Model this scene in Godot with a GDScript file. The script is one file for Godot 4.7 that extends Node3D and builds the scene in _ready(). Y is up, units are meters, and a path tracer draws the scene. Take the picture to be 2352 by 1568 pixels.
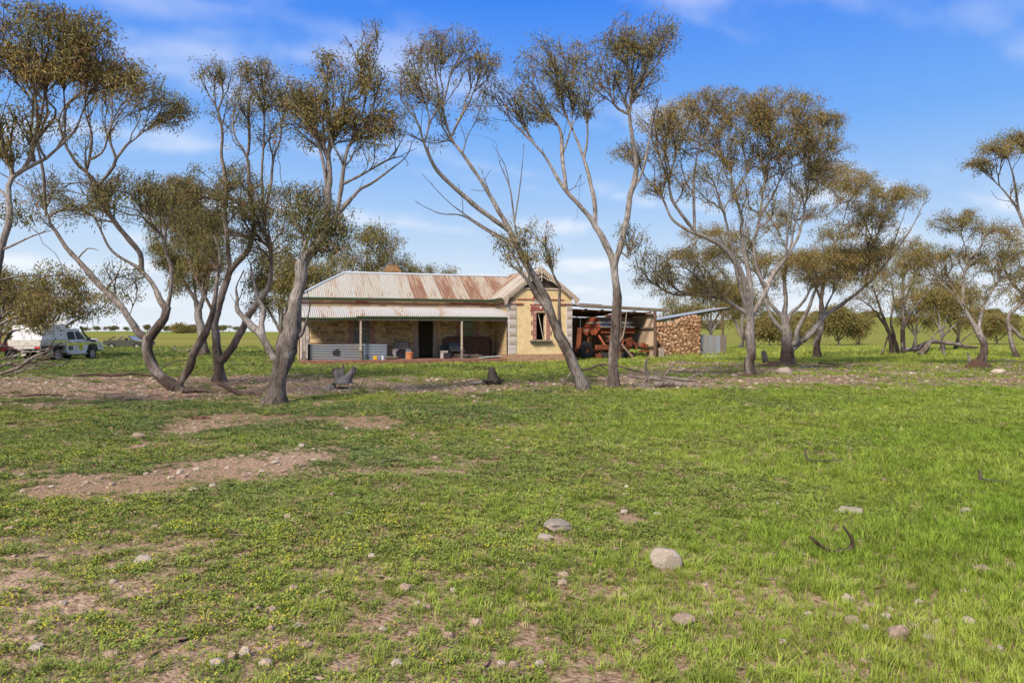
extends Node3D
# An abandoned stone cottage among mallee trees. Photograph units: a picture 2352 wide, focal length 1700, horizon at y 764, eye 1.6 m.

const F := 1700.0
const EYE := 1.6
var rng := RandomNumberGenerator.new()
var taken := {}
var M := {}
var nz := FastNoiseLite.new()
var nz2 := FastNoiseLite.new()
var nz3 := FastNoiseLite.new()
var ico_v := PackedVector3Array()
var ico_f := PackedInt32Array()
var rock_meshes := []
var sprigs := []


class MB:
	var v := PackedVector3Array()
	var n := PackedVector3Array()
	var u := PackedVector2Array()
	var c := PackedColorArray()
	var i := PackedInt32Array()
	var col := Color.WHITE
	var smooth := false
	var colored := false
	var mapped := false

	func put(p: Vector3, nn := Vector3.UP, uv := Vector2.ZERO) -> int:
		v.append(p)
		n.append(nn)
		u.append(uv)
		c.append(col)
		return v.size() - 1

	func tri(a: Vector3, b: Vector3, d: Vector3) -> void:  # counter-clockwise from outside
		var nn := (b - a).cross(d - a).normalized()
		var k := put(a, nn)
		put(b, nn)
		put(d, nn)
		i.append_array([k, k + 2, k + 1])

	func quad(a: Vector3, b: Vector3, d: Vector3, e: Vector3, ua := Vector2.ZERO, ub := Vector2(1, 1)) -> void:
		var nn := (b - a).cross(e - a).normalized()
		var k := put(a, nn, ua)
		put(b, nn, Vector2(ub.x, ua.y))
		put(d, nn, ub)
		put(e, nn, Vector2(ua.x, ub.y))
		i.append_array([k, k + 2, k + 1, k, k + 3, k + 2])

	func box(at: Vector3, size: Vector3, b := Basis.IDENTITY, bev := 0.0) -> MB:
		var h := size * 0.5
		if bev <= 0.0:
			for ax in 3:
				for s in [-1.0, 1.0]:
					var w := Vector3.ZERO
					w[ax] = s
					var p := Vector3.ZERO
					p[(ax + 1) % 3] = s
					var q := Vector3.ZERO
					q[(ax + 2) % 3] = 1.0
					var pts := []
					for k in [[-1, -1], [1, -1], [1, 1], [-1, 1]]:
						pts.append(at + b * ((w + p * k[0] + q * k[1]) * h))
					quad(pts[0], pts[1], pts[2], pts[3])
			return self
		bev = minf(bev, minf(h.x, minf(h.y, h.z)) * 0.9)
		var corner := func(sx: float, sy: float, sz: float, ax: int) -> Vector3:
			var p := Vector3(sx * (h.x - bev), sy * (h.y - bev), sz * (h.z - bev))
			p[ax] = [sx, sy, sz][ax] * h[ax]
			return at + b * p
		for ax in 3:
			for s in [-1.0, 1.0]:
				var pts := []
				for k in [[-1.0, -1.0], [1.0, -1.0], [1.0, 1.0], [-1.0, 1.0]]:
					var sg := [0.0, 0.0, 0.0]
					sg[ax] = s
					sg[(ax + 1) % 3] = k[0] * s
					sg[(ax + 2) % 3] = k[1]
					pts.append(corner.call(sg[0], sg[1], sg[2], ax))
				quad(pts[0], pts[1], pts[2], pts[3])
		for ax in 3:  # edges along axis ax
			var a1 := (ax + 1) % 3
			var a2 := (ax + 2) % 3
			for s1 in [-1.0, 1.0]:
				for s2 in [-1.0, 1.0]:
					var lo := [0.0, 0.0, 0.0]
					lo[ax] = -1.0
					lo[a1] = s1
					lo[a2] = s2
					var hi := lo.duplicate()
					hi[ax] = 1.0
					var p0: Vector3 = corner.call(lo[0], lo[1], lo[2], a1)
					var p1: Vector3 = corner.call(hi[0], hi[1], hi[2], a1)
					var p2: Vector3 = corner.call(hi[0], hi[1], hi[2], a2)
					var p3: Vector3 = corner.call(lo[0], lo[1], lo[2], a2)
					if s1 * s2 < 0.0:
						quad(p0, p1, p2, p3)
					else:
						quad(p3, p2, p1, p0)
		for sx in [-1.0, 1.0]:
			for sy in [-1.0, 1.0]:
				for sz in [-1.0, 1.0]:
					var p0: Vector3 = corner.call(sx, sy, sz, 0)
					var p1: Vector3 = corner.call(sx, sy, sz, 1)
					var p2: Vector3 = corner.call(sx, sy, sz, 2)
					if sx * sy * sz > 0.0:
						tri(p0, p1, p2)
					else:
						tri(p2, p1, p0)
		return self

	func bar(a: Vector3, b: Vector3, w: float, h: float, bev := 0.0) -> MB:  # a beam of w by h from a to b
		var d := (b - a).normalized()
		var s := d.cross(Vector3.UP)
		if s.length() < 0.01:
			s = Vector3.RIGHT
		s = s.normalized()
		var t := s.cross(d).normalized()
		return box((a + b) * 0.5, Vector3(a.distance_to(b), h, w), Basis(d, t, s), bev)

	func tube(pts: PackedVector3Array, r: PackedFloat32Array, sides: int, noise: FastNoiseLite = null, amp := 0.0, cols := PackedColorArray(), cap := true) -> MB:
		smooth = true
		var m := pts.size()
		var ref := Vector3.ZERO
		var along := 0.0
		var base := v.size()
		for k in m:
			var d := (pts[mini(k + 1, m - 1)] - pts[maxi(k - 1, 0)]).normalized()
			if k == 0:
				ref = d.cross(Vector3(0.31, 0.2, 0.93))
				if ref.length() < 0.05:
					ref = d.cross(Vector3.RIGHT)
			else:
				along += pts[k].distance_to(pts[k - 1])
			ref = (ref - d * ref.dot(d)).normalized()
			var side := d.cross(ref)
			if cols.size() > k:
				col = cols[k]
			for j in sides:
				var a := TAU * j / sides
				var o := ref * cos(a) + side * sin(a)
				var rr := r[k]
				if noise:
					var q := pts[k] + o * r[k]
					rr *= 1.0 + amp * (noise.get_noise_3d(q.x * 9.0, q.y * 1.6, q.z * 9.0) + 0.7 * noise.get_noise_3d(q.x * 34.0, q.y * 4.0, q.z * 34.0))
				if noise and cols.size() > k:
					var w := pts[k] + o * r[k]
					var f := noise.get_noise_3d(w.x * 16.0, w.y * 2.2, w.z * 16.0)
					var g := noise.get_noise_3d(w.x * 5.0 + 30.0, w.y * 1.4, w.z * 5.0)
					col = cols[k] * (1.0 + 0.75 * f) if g < 0.16 else cols[k].lerp(Color(0.50, 0.47, 0.44), clampf((g - 0.16) * 4.0, 0.0, 0.55))
				put(pts[k] + o * rr, o, Vector2(float(j) / sides, along))
		for k in m - 1:
			for j in sides:
				var a0 := base + k * sides + j
				var a1 := base + k * sides + (j + 1) % sides
				i.append_array([a0, a0 + sides, a1, a1, a0 + sides, a1 + sides])
		if cap:
			for e in 2:
				var k := (m - 1) * e
				var d := (pts[k] - pts[1 if e == 0 else m - 2]).normalized()
				var ring := base + k * sides
				var s0 := v.size()
				for j in sides:
					put(v[ring + j], d)
				for j in range(1, sides - 1):
					if e == 0:
						i.append_array([s0, s0 + j, s0 + j + 1])
					else:
						i.append_array([s0, s0 + j + 1, s0 + j])
		return self

	func prism(poly: PackedVector2Array, depth: float, xf := Transform3D.IDENTITY) -> MB:  # poly in x, y; from z = -depth / 2 to depth / 2
		if Geometry2D.is_polygon_clockwise(poly):
			poly.reverse()
		if poly.size() > 2 and signed(poly) < 0.0:
			poly.reverse()
		var t := Geometry2D.triangulate_polygon(poly)
		var h := depth * 0.5
		for k in range(0, t.size(), 3):
			var a := poly[t[k]]
			var b := poly[t[k + 1]]
			var d := poly[t[k + 2]]
			if (b - a).cross(d - a) < 0.0:
				var e := b
				b = d
				d = e
			tri(xf * Vector3(a.x, a.y, h), xf * Vector3(b.x, b.y, h), xf * Vector3(d.x, d.y, h))
			tri(xf * Vector3(a.x, a.y, -h), xf * Vector3(d.x, d.y, -h), xf * Vector3(b.x, b.y, -h))
		for k in poly.size():
			var a := poly[k]
			var b := poly[(k + 1) % poly.size()]
			quad(xf * Vector3(a.x, a.y, -h), xf * Vector3(b.x, b.y, -h), xf * Vector3(b.x, b.y, h), xf * Vector3(a.x, a.y, h))
		return self

	func signed(poly: PackedVector2Array) -> float:
		var s := 0.0
		for k in poly.size():
			s += poly[k].cross(poly[(k + 1) % poly.size()])
		return s

	func lathe(prof: Array, segs: int, xf := Transform3D.IDENTITY) -> MB:  # prof: [radius, y] upwards outside
		for k in prof.size() - 1:
			var a: Array = prof[k]
			var b: Array = prof[k + 1]
			for j in segs:
				var t0 := TAU * j / segs
				var t1 := TAU * (j + 1) / segs
				var p := [Vector3(a[0] * cos(t0), a[1], a[0] * sin(t0)), Vector3(a[0] * cos(t1), a[1], a[0] * sin(t1)), Vector3(b[0] * cos(t1), b[1], b[0] * sin(t1)), Vector3(b[0] * cos(t0), b[1], b[0] * sin(t0))]
				if a[0] < 0.0001:
					tri(xf * p[0], xf * p[3], xf * p[2])
				elif b[0] < 0.0001:
					tri(xf * p[0], xf * p[3], xf * p[1])
				else:
					quad(xf * p[0], xf * p[3], xf * p[2], xf * p[1])
		return self

	func mesh() -> ArrayMesh:
		var a := []
		a.resize(Mesh.ARRAY_MAX)
		a[Mesh.ARRAY_VERTEX] = v
		if smooth:
			a[Mesh.ARRAY_NORMAL] = n
		if mapped:
			a[Mesh.ARRAY_TEX_UV] = u
		if colored:
			a[Mesh.ARRAY_COLOR] = c
		a[Mesh.ARRAY_INDEX] = i
		var m := ArrayMesh.new()
		m.add_surface_from_arrays(Mesh.PRIMITIVE_TRIANGLES, a)
		return m


func numbered(called: String) -> String:
	if not taken.has(called):
		taken[called] = 0
		return called
	taken[called] += 1
	return "%s_%03d" % [called, taken[called]]


func tag(o: Node, label: String, category: String, group := "") -> Node:
	o.set_meta("label", label)
	o.set_meta("category", category)
	if group:
		o.set_meta("group", group)
	return o


func thing(called: String, label: String, category: String, at := Vector3.ZERO, turn := 0.0, group := "") -> Node3D:
	var o := Node3D.new()
	o.name = numbered(called)
	add_child(o)
	o.position = at
	o.rotation.y = turn
	tag(o, label, category, group)
	return o


func obj(called: String, m, mat: Material, parent: Node = null) -> MeshInstance3D:
	var o := MeshInstance3D.new()
	o.mesh = m.mesh() if m is MB else m
	o.material_override = mat
	if parent == null:
		o.name = numbered(called)
		add_child(o)
	else:
		o.name = called
		parent.add_child(o, true)
	return o


func structure(o: Node) -> Node:
	o.set_meta("kind", "structure")
	return o


func px(x: float, y: float, d: float) -> Vector3:  # a point d metres in front of the photographer
	return Vector3((x - 1176.0) / F * d, EYE - (y - 764.0) / F * d, -d)


func ground_at(x: float, y: float) -> Vector3:  # where a mark low in the photograph stands on the land
	var d := F * EYE / (y - 764.0)
	for k in 4:
		d = F * (EYE - gh((x - 1176.0) / F * d, -d)) / (y - 764.0)
	var p := Vector3((x - 1176.0) / F * d, 0, -d)
	p.y = gh(p.x, p.z)
	return p


func gh(x: float, z: float) -> float:  # height of the land
	var d := sqrt(x * x + z * z)
	var h := 0.05 * nz2.get_noise_2d(x * 0.9, z * 0.9) * clampf(d / 8.0, 0.3, 1.0)
	if d > 46.0:
		var side := atan2(x, -z)  # -0.6 at the left edge of the view, 0.6 at the right
		var far := smoothstep(46.0, 130.0, d)
		var rise := smoothstep(110.0, 640.0, d)
		h += far * (-0.35 + 0.6 * nz2.get_noise_2d(x * 0.02, z * 0.02)) + rise * lerpf(2.6, 13.5, smoothstep(0.02, 0.36, side))
	return h


func lin(r: float, g: float, b: float, a := 1.0) -> Color:
	var c := Color(r, g, b).linear_to_srgb()
	c.a = a
	return c


func noise_tex(kind: int, freq: float, oct: int, lo: Color, hi: Color, size := 512, mid = null, sd := 1) -> NoiseTexture2D:
	var f := FastNoiseLite.new()
	f.noise_type = kind
	f.frequency = freq
	f.seed = sd
	f.fractal_octaves = oct
	var t := NoiseTexture2D.new()
	t.width = size
	t.height = size
	t.seamless = true
	t.noise = f
	var g := Gradient.new()
	g.set_color(0, lo)
	g.set_color(1, hi)
	if mid != null:
		g.add_point(0.5, mid)
	t.color_ramp = g
	return t


func mat(called: String, col: Color, rough := 0.85, tex: Texture2D = null, scale := 1.0, bump: Texture2D = null, depth := 0.0, metal := 0.0, world := false) -> StandardMaterial3D:
	var m := StandardMaterial3D.new()
	m.resource_name = called
	m.albedo_color = col
	m.roughness = rough
	m.metallic = metal
	if tex:
		m.albedo_texture = tex
	if tex or bump:
		m.uv1_triplanar = true
		m.uv1_world_triplanar = world
		m.uv1_scale = Vector3.ONE * scale
	if bump:
		m.heightmap_enabled = true
		m.heightmap_texture = bump
		m.heightmap_scale = depth
	M[called] = m
	return m


func icosphere(sub: int) -> void:
	var t := (1.0 + sqrt(5.0)) / 2.0
	var vs := [Vector3(-1, t, 0), Vector3(1, t, 0), Vector3(-1, -t, 0), Vector3(1, -t, 0), Vector3(0, -1, t), Vector3(0, 1, t), Vector3(0, -1, -t), Vector3(0, 1, -t), Vector3(t, 0, -1), Vector3(t, 0, 1), Vector3(-t, 0, -1), Vector3(-t, 0, 1)]
	var fs := [0, 11, 5, 0, 5, 1, 0, 1, 7, 0, 7, 10, 0, 10, 11, 1, 5, 9, 5, 11, 4, 11, 10, 2, 10, 7, 6, 7, 1, 8, 3, 9, 4, 3, 4, 2, 3, 2, 6, 3, 6, 8, 3, 8, 9, 4, 9, 5, 2, 4, 11, 6, 2, 10, 8, 6, 7, 9, 8, 1]
	for k in vs.size():
		vs[k] = vs[k].normalized()
	for s in sub:
		var nf := []
		var seen := {}
		for k in range(0, fs.size(), 3):
			var m := []
			for e in [[0, 1], [1, 2], [2, 0]]:
				var a: int = fs[k + e[0]]
				var b: int = fs[k + e[1]]
				var key := Vector2i(mini(a, b), maxi(a, b))
				if not seen.has(key):
					seen[key] = vs.size()
					vs.append(((vs[a] + vs[b]) * 0.5).normalized())
				m.append(seen[key])
			nf.append_array([fs[k], m[0], m[2], fs[k + 1], m[1], m[0], fs[k + 2], m[2], m[1], m[0], m[1], m[2]])
		fs = nf
	ico_v = PackedVector3Array(vs)
	ico_f = PackedInt32Array(fs)


func rock(sd: int, sub := 2, lump := 0.28, fine := 0.08) -> ArrayMesh:
	icosphere(sub)
	var f := FastNoiseLite.new()
	f.seed = sd
	f.frequency = 0.8
	var vs := PackedVector3Array()
	var cuts := []
	var r := RandomNumberGenerator.new()
	r.seed = sd
	for k in 10:
		cuts.append(Vector3(r.randf_range(-1, 1), r.randf_range(-0.6, 1), r.randf_range(-1, 1)).normalized())
	for p in ico_v:
		var q := p * (1.0 + lump * f.get_noise_3dv(p * 1.3) * 1.6 + fine * f.get_noise_3dv(p * 6.0))
		for c in cuts:
			var over: float = q.dot(c) - 0.74
			if over > 0.0:
				q -= c * over * 0.8
		vs.append(q)
	var ns := PackedVector3Array()
	ns.resize(vs.size())
	for k in range(0, ico_f.size(), 3):
		var a := ico_f[k]
		var b := ico_f[k + 1]
		var c := ico_f[k + 2]
		var nn := (vs[b] - vs[a]).cross(vs[c] - vs[a])
		ns[a] += nn
		ns[b] += nn
		ns[c] += nn
	var m := MB.new()
	for k in vs.size():
		m.put(vs[k], ns[k].normalized())
	for k in range(0, ico_f.size(), 3):
		m.i.append_array([ico_f[k], ico_f[k + 2], ico_f[k + 1]])
	m.smooth = true
	return m.mesh()


func multi(called: String, m: Mesh, material: Material, xf: Array, cols: Array, parent: Node) -> MultiMeshInstance3D:
	var mm := MultiMesh.new()
	mm.transform_format = MultiMesh.TRANSFORM_3D
	mm.use_colors = cols.size() > 0
	mm.mesh = m
	mm.instance_count = xf.size()
	for k in xf.size():
		mm.set_instance_transform(k, xf[k])
		if cols.size():
			mm.set_instance_color(k, cols[k])
	var o := MultiMeshInstance3D.new()
	o.multimesh = mm
	o.material_override = material
	if parent == null:
		o.name = numbered(called)
		add_child(o)
	else:
		o.name = called
		parent.add_child(o, true)
	return o


func wobble(s: float) -> float:
	return rng.randf_range(-s, s)


# ---------------------------------------------------------------- light, sky, camera
func make_view() -> void:
	var cam := Camera3D.new()
	cam.name = "camera"
	cam.position = Vector3(0, EYE, 0)
	cam.projection = Camera3D.PROJECTION_FRUSTUM
	cam.near = 0.1
	cam.far = 4000.0
	cam.size = 0.1 * 1568.0 / F
	cam.frustum_offset = Vector2(0, -0.1 * 20.0 / F)
	add_child(cam)
	cam.current = true
	var sun := DirectionalLight3D.new()
	sun.name = "sun"
	sun.light_color = Color(1.0, 0.95, 0.88)
	sun.light_energy = 1.1
	sun.light_angular_distance = 14.0
	sun.shadow_enabled = true
	sun.rotation_degrees = Vector3(-42, -30, 0)
	add_child(sun)
	var e := Environment.new()
	e.background_mode = Environment.BG_SKY
	e.sky = Sky.new()
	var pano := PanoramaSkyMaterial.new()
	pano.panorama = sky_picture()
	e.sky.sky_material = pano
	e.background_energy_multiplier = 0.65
	e.tonemap_mode = Environment.TONE_MAPPER_LINEAR
	e.tonemap_exposure = 1.66
	e.sdfgi_enabled = true
	e.ssao_enabled = true
	e.ssil_enabled = true
	var we := WorldEnvironment.new()
	we.name = "daylight"
	we.environment = e
	add_child(we)


func sky_picture() -> ImageTexture:
	var w := 1024
	var h := 512
	var im := Image.create(w, h, false, Image.FORMAT_RGBAF)
	var f := FastNoiseLite.new()
	f.seed = 11
	f.frequency = 1.0
	f.fractal_octaves = 5
	f.domain_warp_enabled = true
	f.domain_warp_amplitude = 0.35
	f.domain_warp_frequency = 1.3
	var stops := [[-1.0, Vector3(0.25, 0.27, 0.2)], [-0.02, Vector3(0.55, 0.6, 0.6)], [0.0, Vector3(0.74, 0.80, 0.87)], [0.05, Vector3(0.68, 0.77, 0.87)], [0.1, Vector3(0.54, 0.69, 0.87)], [0.17, Vector3(0.355, 0.555, 0.87)], [0.26, Vector3(0.18, 0.41, 0.87)], [0.42, Vector3(0.045, 0.225, 0.84)], [0.7, Vector3(0.05, 0.23, 0.82)], [1.0, Vector3(0.06, 0.22, 0.76)]]
	for j in h:
		var lat := PI * (0.5 - (j + 0.5) / h)
		var y := sin(lat)
		var k := 0
		while k < stops.size() - 2 and y > stops[k + 1][0]:
			k += 1
		var t := clampf((y - stops[k][0]) / (stops[k + 1][0] - stops[k][0]), 0.0, 1.0)
		var base: Vector3 = stops[k][1].lerp(stops[k + 1][1], t)
		for i in w:
			var c := base
			if y > 0.0:
				var lon := TAU * (i + 0.5) / w + 0.5
				var dir := Vector3(sin(lon) * cos(lat), y, cos(lon) * cos(lat))
				# thin streaks on a flat sheet high above
				var q := Vector2(dir.x, dir.z) / (y + 0.12)
				var wisp := f.get_noise_2d(q.x * 0.55 + 3.0, q.y * 1.5) * 0.7 + 0.3 * f.get_noise_2d(q.x * 1.9, q.y * 4.1 + 9.0)
				var low := smoothstep(0.34, 0.02, y)
				var a := smoothstep(0.0, 0.5, wisp) * lerpf(0.36, 0.85, low) + smoothstep(0.44, 0.75, y) * 0.62  # last term: unseen overhead cloud, added to lighten the shaded parts
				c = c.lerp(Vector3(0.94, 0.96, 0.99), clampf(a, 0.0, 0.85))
			im.set_pixel(i, j, Color(c.x, c.y, c.z))
	return ImageTexture.create_from_image(im)


# ---------------------------------------------------------------- land
var patches := []  # bare ground: centre x, z, radius x, radius z, strength


func make_patches() -> void:
	for p in [[330, 1110, 260, 26, 0.8], [520, 1075, 170, 22, 1.0], [690, 1045, 130, 20, 1.0], [150, 1130, 150, 20, 0.7], [530, 965, 150, 20, 0.9], [300, 1020, 90, 10, 0.3], [860, 965, 130, 12, 0.8], [1060, 960, 90, 9, 0.6], [1390, 1165, 55, 16, 0.8], [1450, 1195, 40, 16, 0.9], [1020, 1320, 60, 24, 0.9], [1240, 1460, 60, 40, 0.7], [840, 1440, 60, 24, 0.8], [1330, 1560, 90, 40, 0.7], [1940, 1420, 110, 50, 0.55], [2060, 1400, 80, 30, 0.6], [330, 1215, 60, 16, 0.6], [820, 1530, 60, 24, 0.6], [1200, 1500, 70, 26, 0.7], [1870, 1290, 60, 16, 0.5], [1400, 1360, 50, 18, 0.5], [1760, 1370, 80, 20, 0.5], [230, 1250, 50, 14, 0.5], [640, 1160, 70, 10, 0.4], [1300, 1240, 60, 10, 0.3], [60, 1080, 100, 16, 0.5]]:
		var g := ground_at(p[0], p[1])
		patches.append([g.x, g.z, p[2] / F * -g.z, p[3] * g.z * g.z / (F * EYE), p[4]])


func band(x: float, d: float) -> float:  # stony, littered ground beneath the row of trees: 1 in its middle
	var lo := lerpf(17.4, 20.6, smoothstep(-9.0, 4.0, x))
	var hi := lerpf(27.0, 25.5, smoothstep(-9.0, -1.0, x)) if x < 2.0 else lerpf(25.5, 40.0, smoothstep(2.0, 9.0, x))
	var rag := 2.6 * nz.get_noise_2d(x * 0.35, d * 0.5) + 1.2 * nz.get_noise_2d(x * 1.3 + 9.0, d * 1.6)
	return smoothstep(lo - 1.6, lo + 1.8, d + rag) * smoothstep(hi + 3.0, hi - 1.0, d + rag)


func cover(x: float, z: float) -> float:  # 0 bare, 1 closed sward
	var d := -z
	var n := nz.get_noise_2d(x * 0.8, z * 0.8) * 0.6 + nz.get_noise_2d(x * 3.0 + 50.0, z * 3.0) * 0.55 + nz.get_noise_2d(x * 9.0 - 20.0, z * 9.0) * 0.4
	var s := x / maxf(d, 0.5)
	var base := 0.90 + 0.13 * clampf(s * 2.0, -1.0, 1.0)
	if d > 26.0:
		base += 0.15
	base -= (0.52 if x < 3.0 else 0.80) * band(x, d)
	base -= 0.12 * smoothstep(9.0, 14.0, d) * smoothstep(0.1, -0.3, s)
	for p in patches:
		var qx: float = (x - p[0]) / p[2]
		var qz: float = (z - p[1]) / p[3]
		var q := qx * qx + qz * qz
		if q < 1.6:
			base -= p[4] * 0.5 * smoothstep(1.6, 0.0, q)
	var thick := smoothstep(0.0, 0.75, base - 0.16 + n * 0.8)
	return maxf(thick, 0.55 * smoothstep(0.12, 0.5, nz.get_noise_2d(x * 5.0 + 11.0, z * 5.0)) * clampf(base + 0.35, 0.0, 1.0))


func make_land() -> void:
	var soil := noise_tex(FastNoiseLite.TYPE_SIMPLEX_SMOOTH, 0.035, 6, Color(0.48, 0.43, 0.40), Color(1, 1, 1), 1024, Color(0.86, 0.84, 0.82), 3)
	var grit := noise_tex(FastNoiseLite.TYPE_SIMPLEX, 0.12, 4, Color(0, 0, 0), Color(1, 1, 1), 512, null, 5)
	var m := mat("land", Color.WHITE, 0.95, soil, 0.45, grit, 1.4, 0.0, true)
	m.vertex_color_use_as_albedo = true
	m.specular_mode = BaseMaterial3D.SPECULAR_DISABLED
	var b := MB.new()
	b.smooth = true
	b.colored = true
	var rings := [0.0]
	var r := 1.2
	while r < 2600.0:
		rings.append(r)
		r *= 1.045 if r < 60.0 else 1.035 if r < 700.0 else 1.1
	var seg := 240
	for k in rings.size():
		for j in seg:
			var a := TAU * j / seg
			var x: float = rings[k] * sin(a)
			var z: float = -rings[k] * cos(a)
			var y := gh(x, z)
			b.col = land_color(x, z, rings[k], a if a < PI else a - TAU)
			var nn := Vector3(gh(x - 0.3, z) - gh(x + 0.3, z), 0.6, gh(x, z - 0.3) - gh(x, z + 0.3)).normalized()
			b.put(Vector3(x, y, z), nn)
	for k in rings.size() - 1:
		for j in seg:
			var p := k * seg + j
			var q := k * seg + (j + 1) % seg
			# clockwise seen from above
			b.i.append_array([p, p + seg, q, q, p + seg, q + seg])
	structure(obj("ground", b, m))


func land_color(x: float, z: float, d: float, a: float) -> Color:
	var n := nz.get_noise_2d(x * 0.5, z * 0.5)
	var soil := Color(0.36, 0.255, 0.172).lerp(Color(0.47, 0.345, 0.25), clampf(0.5 + n, 0.0, 1.0))
	var lush := Color(0.20, 0.255, 0.05).lerp(Color(0.26, 0.29, 0.065), clampf(0.5 + 1.2 * nz.get_noise_2d(x * 0.11 + 70.0, z * 0.11), 0.0, 1.0))
	var near := soil
	if d > 26.0:
		near = soil.lerp(lush, smoothstep(26.0, 44.0, d) * (1.0 - 0.85 * band(x, -z)))
	var dd := d * maxf(cos(a), 0.2)
	if dd < 58.0:
		return near
	# fields beyond: strips of crop running across the view
	var wavy := dd + 6.0 * nz.get_noise_2d(x * 0.04, z * 0.04)
	var crop := Color(0.29, 0.315, 0.075)
	if wavy > 420.0:
		crop = Color(0.20, 0.27, 0.055)
	elif wavy > 210.0:
		crop = Color(0.265, 0.30, 0.07)
	elif wavy > 120.0:
		crop = Color(0.31, 0.31, 0.085)
	if absf(wavy - 120.0) < 3.5 or absf(wavy - 212.0) < 9.0:
		crop = Color(0.27, 0.20, 0.10)
	crop = crop.lerp(Color(0.255, 0.30, 0.075), smoothstep(0.0, 0.3, a) * 0.75)
	var pale := 0.5 + 1.1 * nz.get_noise_2d(x * 0.03 + 200.0, z * 0.09)
	crop = crop.lerp(Color(0.32, 0.31, 0.10), clampf(pale, 0.0, 1.0) * 0.35)
	return near.lerp(crop, smoothstep(58.0, 85.0, dd))


# ---------------------------------------------------------------- plants on the ground
func blade_tuft(sd: int, blades: int, spread: float, lean: float, w: float) -> ArrayMesh:
	var r := RandomNumberGenerator.new()
	r.seed = sd
	var b := MB.new()
	for k in blades:
		var a := r.randf() * TAU
		var at := Vector3(cos(a), 0, sin(a)) * spread * sqrt(r.randf())
		var out := Vector3(cos(a + r.randf_range(-1, 1)), 0, sin(a + r.randf_range(-1, 1)))
		var h := r.randf_range(0.45, 1.0)
		var side := out.cross(Vector3.UP).normalized() * w * r.randf_range(0.7, 1.3)
		var p1 := at + Vector3.UP * h * 0.55 + out * lean * h * 0.28
		var p2 := at + Vector3.UP * h * r.randf_range(0.8, 1.0) + out * lean * h * r.randf_range(0.6, 1.2)
		var nn := (out * 0.5 + Vector3.UP * 0.8).normalized()
		var s := b.put(at - side * 0.5 + Vector3(0, -0.1, 0), nn)
		b.put(at + side * 0.5 + Vector3(0, -0.1, 0), nn)
		b.put(p1 - side * 0.45, nn)
		b.put(p1 + side * 0.45, nn)
		b.put(p2, nn)
		b.i.append_array([s, s + 2, s + 1, s + 1, s + 2, s + 3, s + 2, s + 4, s + 3])
	return b.mesh()


func leaf_into(b: MB, at: Vector3, dir: Vector3, side: Vector3, len: float, wid: float) -> void:
	var nn := side.cross(dir).normalized()
	if nn.y < 0.0:
		nn = -nn
	var s := b.put(at, nn)
	b.put(at + dir * len * 0.45 + side * wid * 0.5 + nn * wid * 0.2, nn)
	b.put(at + dir * len, nn)
	b.put(at + dir * len * 0.45 - side * wid * 0.5 + nn * wid * 0.2, nn)
	b.i.append_array([s, s + 1, s + 2, s, s + 2, s + 3])


func herb_tuft(sd: int, leaves: int, flat: float) -> ArrayMesh:
	var r := RandomNumberGenerator.new()
	r.seed = sd
	var b := MB.new()
	for k in leaves:
		var a := r.randf() * TAU
		var rad := sqrt(r.randf())
		var at := Vector3(cos(a) * rad * 0.5, r.randf_range(0.0, 0.55) * (1.1 - rad * 0.6), sin(a) * rad * 0.5)
		var dir := Vector3(cos(a) + r.randf_range(-0.7, 0.7), r.randf_range(0.0, 1.2) * flat, sin(a) + r.randf_range(-0.7, 0.7)).normalized()
		var side := dir.cross(Vector3.UP).normalized().rotated(dir, r.randf_range(-0.6, 0.6))
		leaf_into(b, at, dir, side, r.randf_range(0.2, 0.42), r.randf_range(0.09, 0.17))
	return b.mesh()


func flower_tuft(sd: int) -> ArrayMesh:
	var r := RandomNumberGenerator.new()
	r.seed = sd
	var b := MB.new()
	for k in 5:
		var at := Vector3(r.randf_range(-0.5, 0.5), r.randf_range(0.6, 1.0), r.randf_range(-0.5, 0.5))
		for q in 3:
			var o := at + Vector3(r.randf_range(-0.05, 0.05), r.randf_range(-0.06, 0.05), r.randf_range(-0.05, 0.05))
			b.tri(o + Vector3(-0.04, 0, 0.03), o + Vector3(0.045, 0.01, 0.025), o + Vector3(0, 0.035, -0.04))
			b.tri(o + Vector3(-0.03, -0.03, 0), o + Vector3(0.03, -0.03, 0.01), o + Vector3(0, 0.04, 0.02))
	return b.mesh()


func green(c: Color, back: float, rough := 0.55) -> StandardMaterial3D:
	var m := StandardMaterial3D.new()
	m.albedo_color = c
	m.roughness = rough
	m.vertex_color_use_as_albedo = true
	m.metallic_specular = 0.18
	m.cull_mode = BaseMaterial3D.CULL_DISABLED
	if back > 0.0:
		m.backlight_enabled = true
		m.backlight = Color(back, back, back)
	return m


func mix3(a: Color, b: Color, c: Color) -> Color:
	var t := rng.randf()
	return a.lerp(b, t * 2.0) if t < 0.5 else b.lerp(c, t * 2.0 - 1.0)


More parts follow.
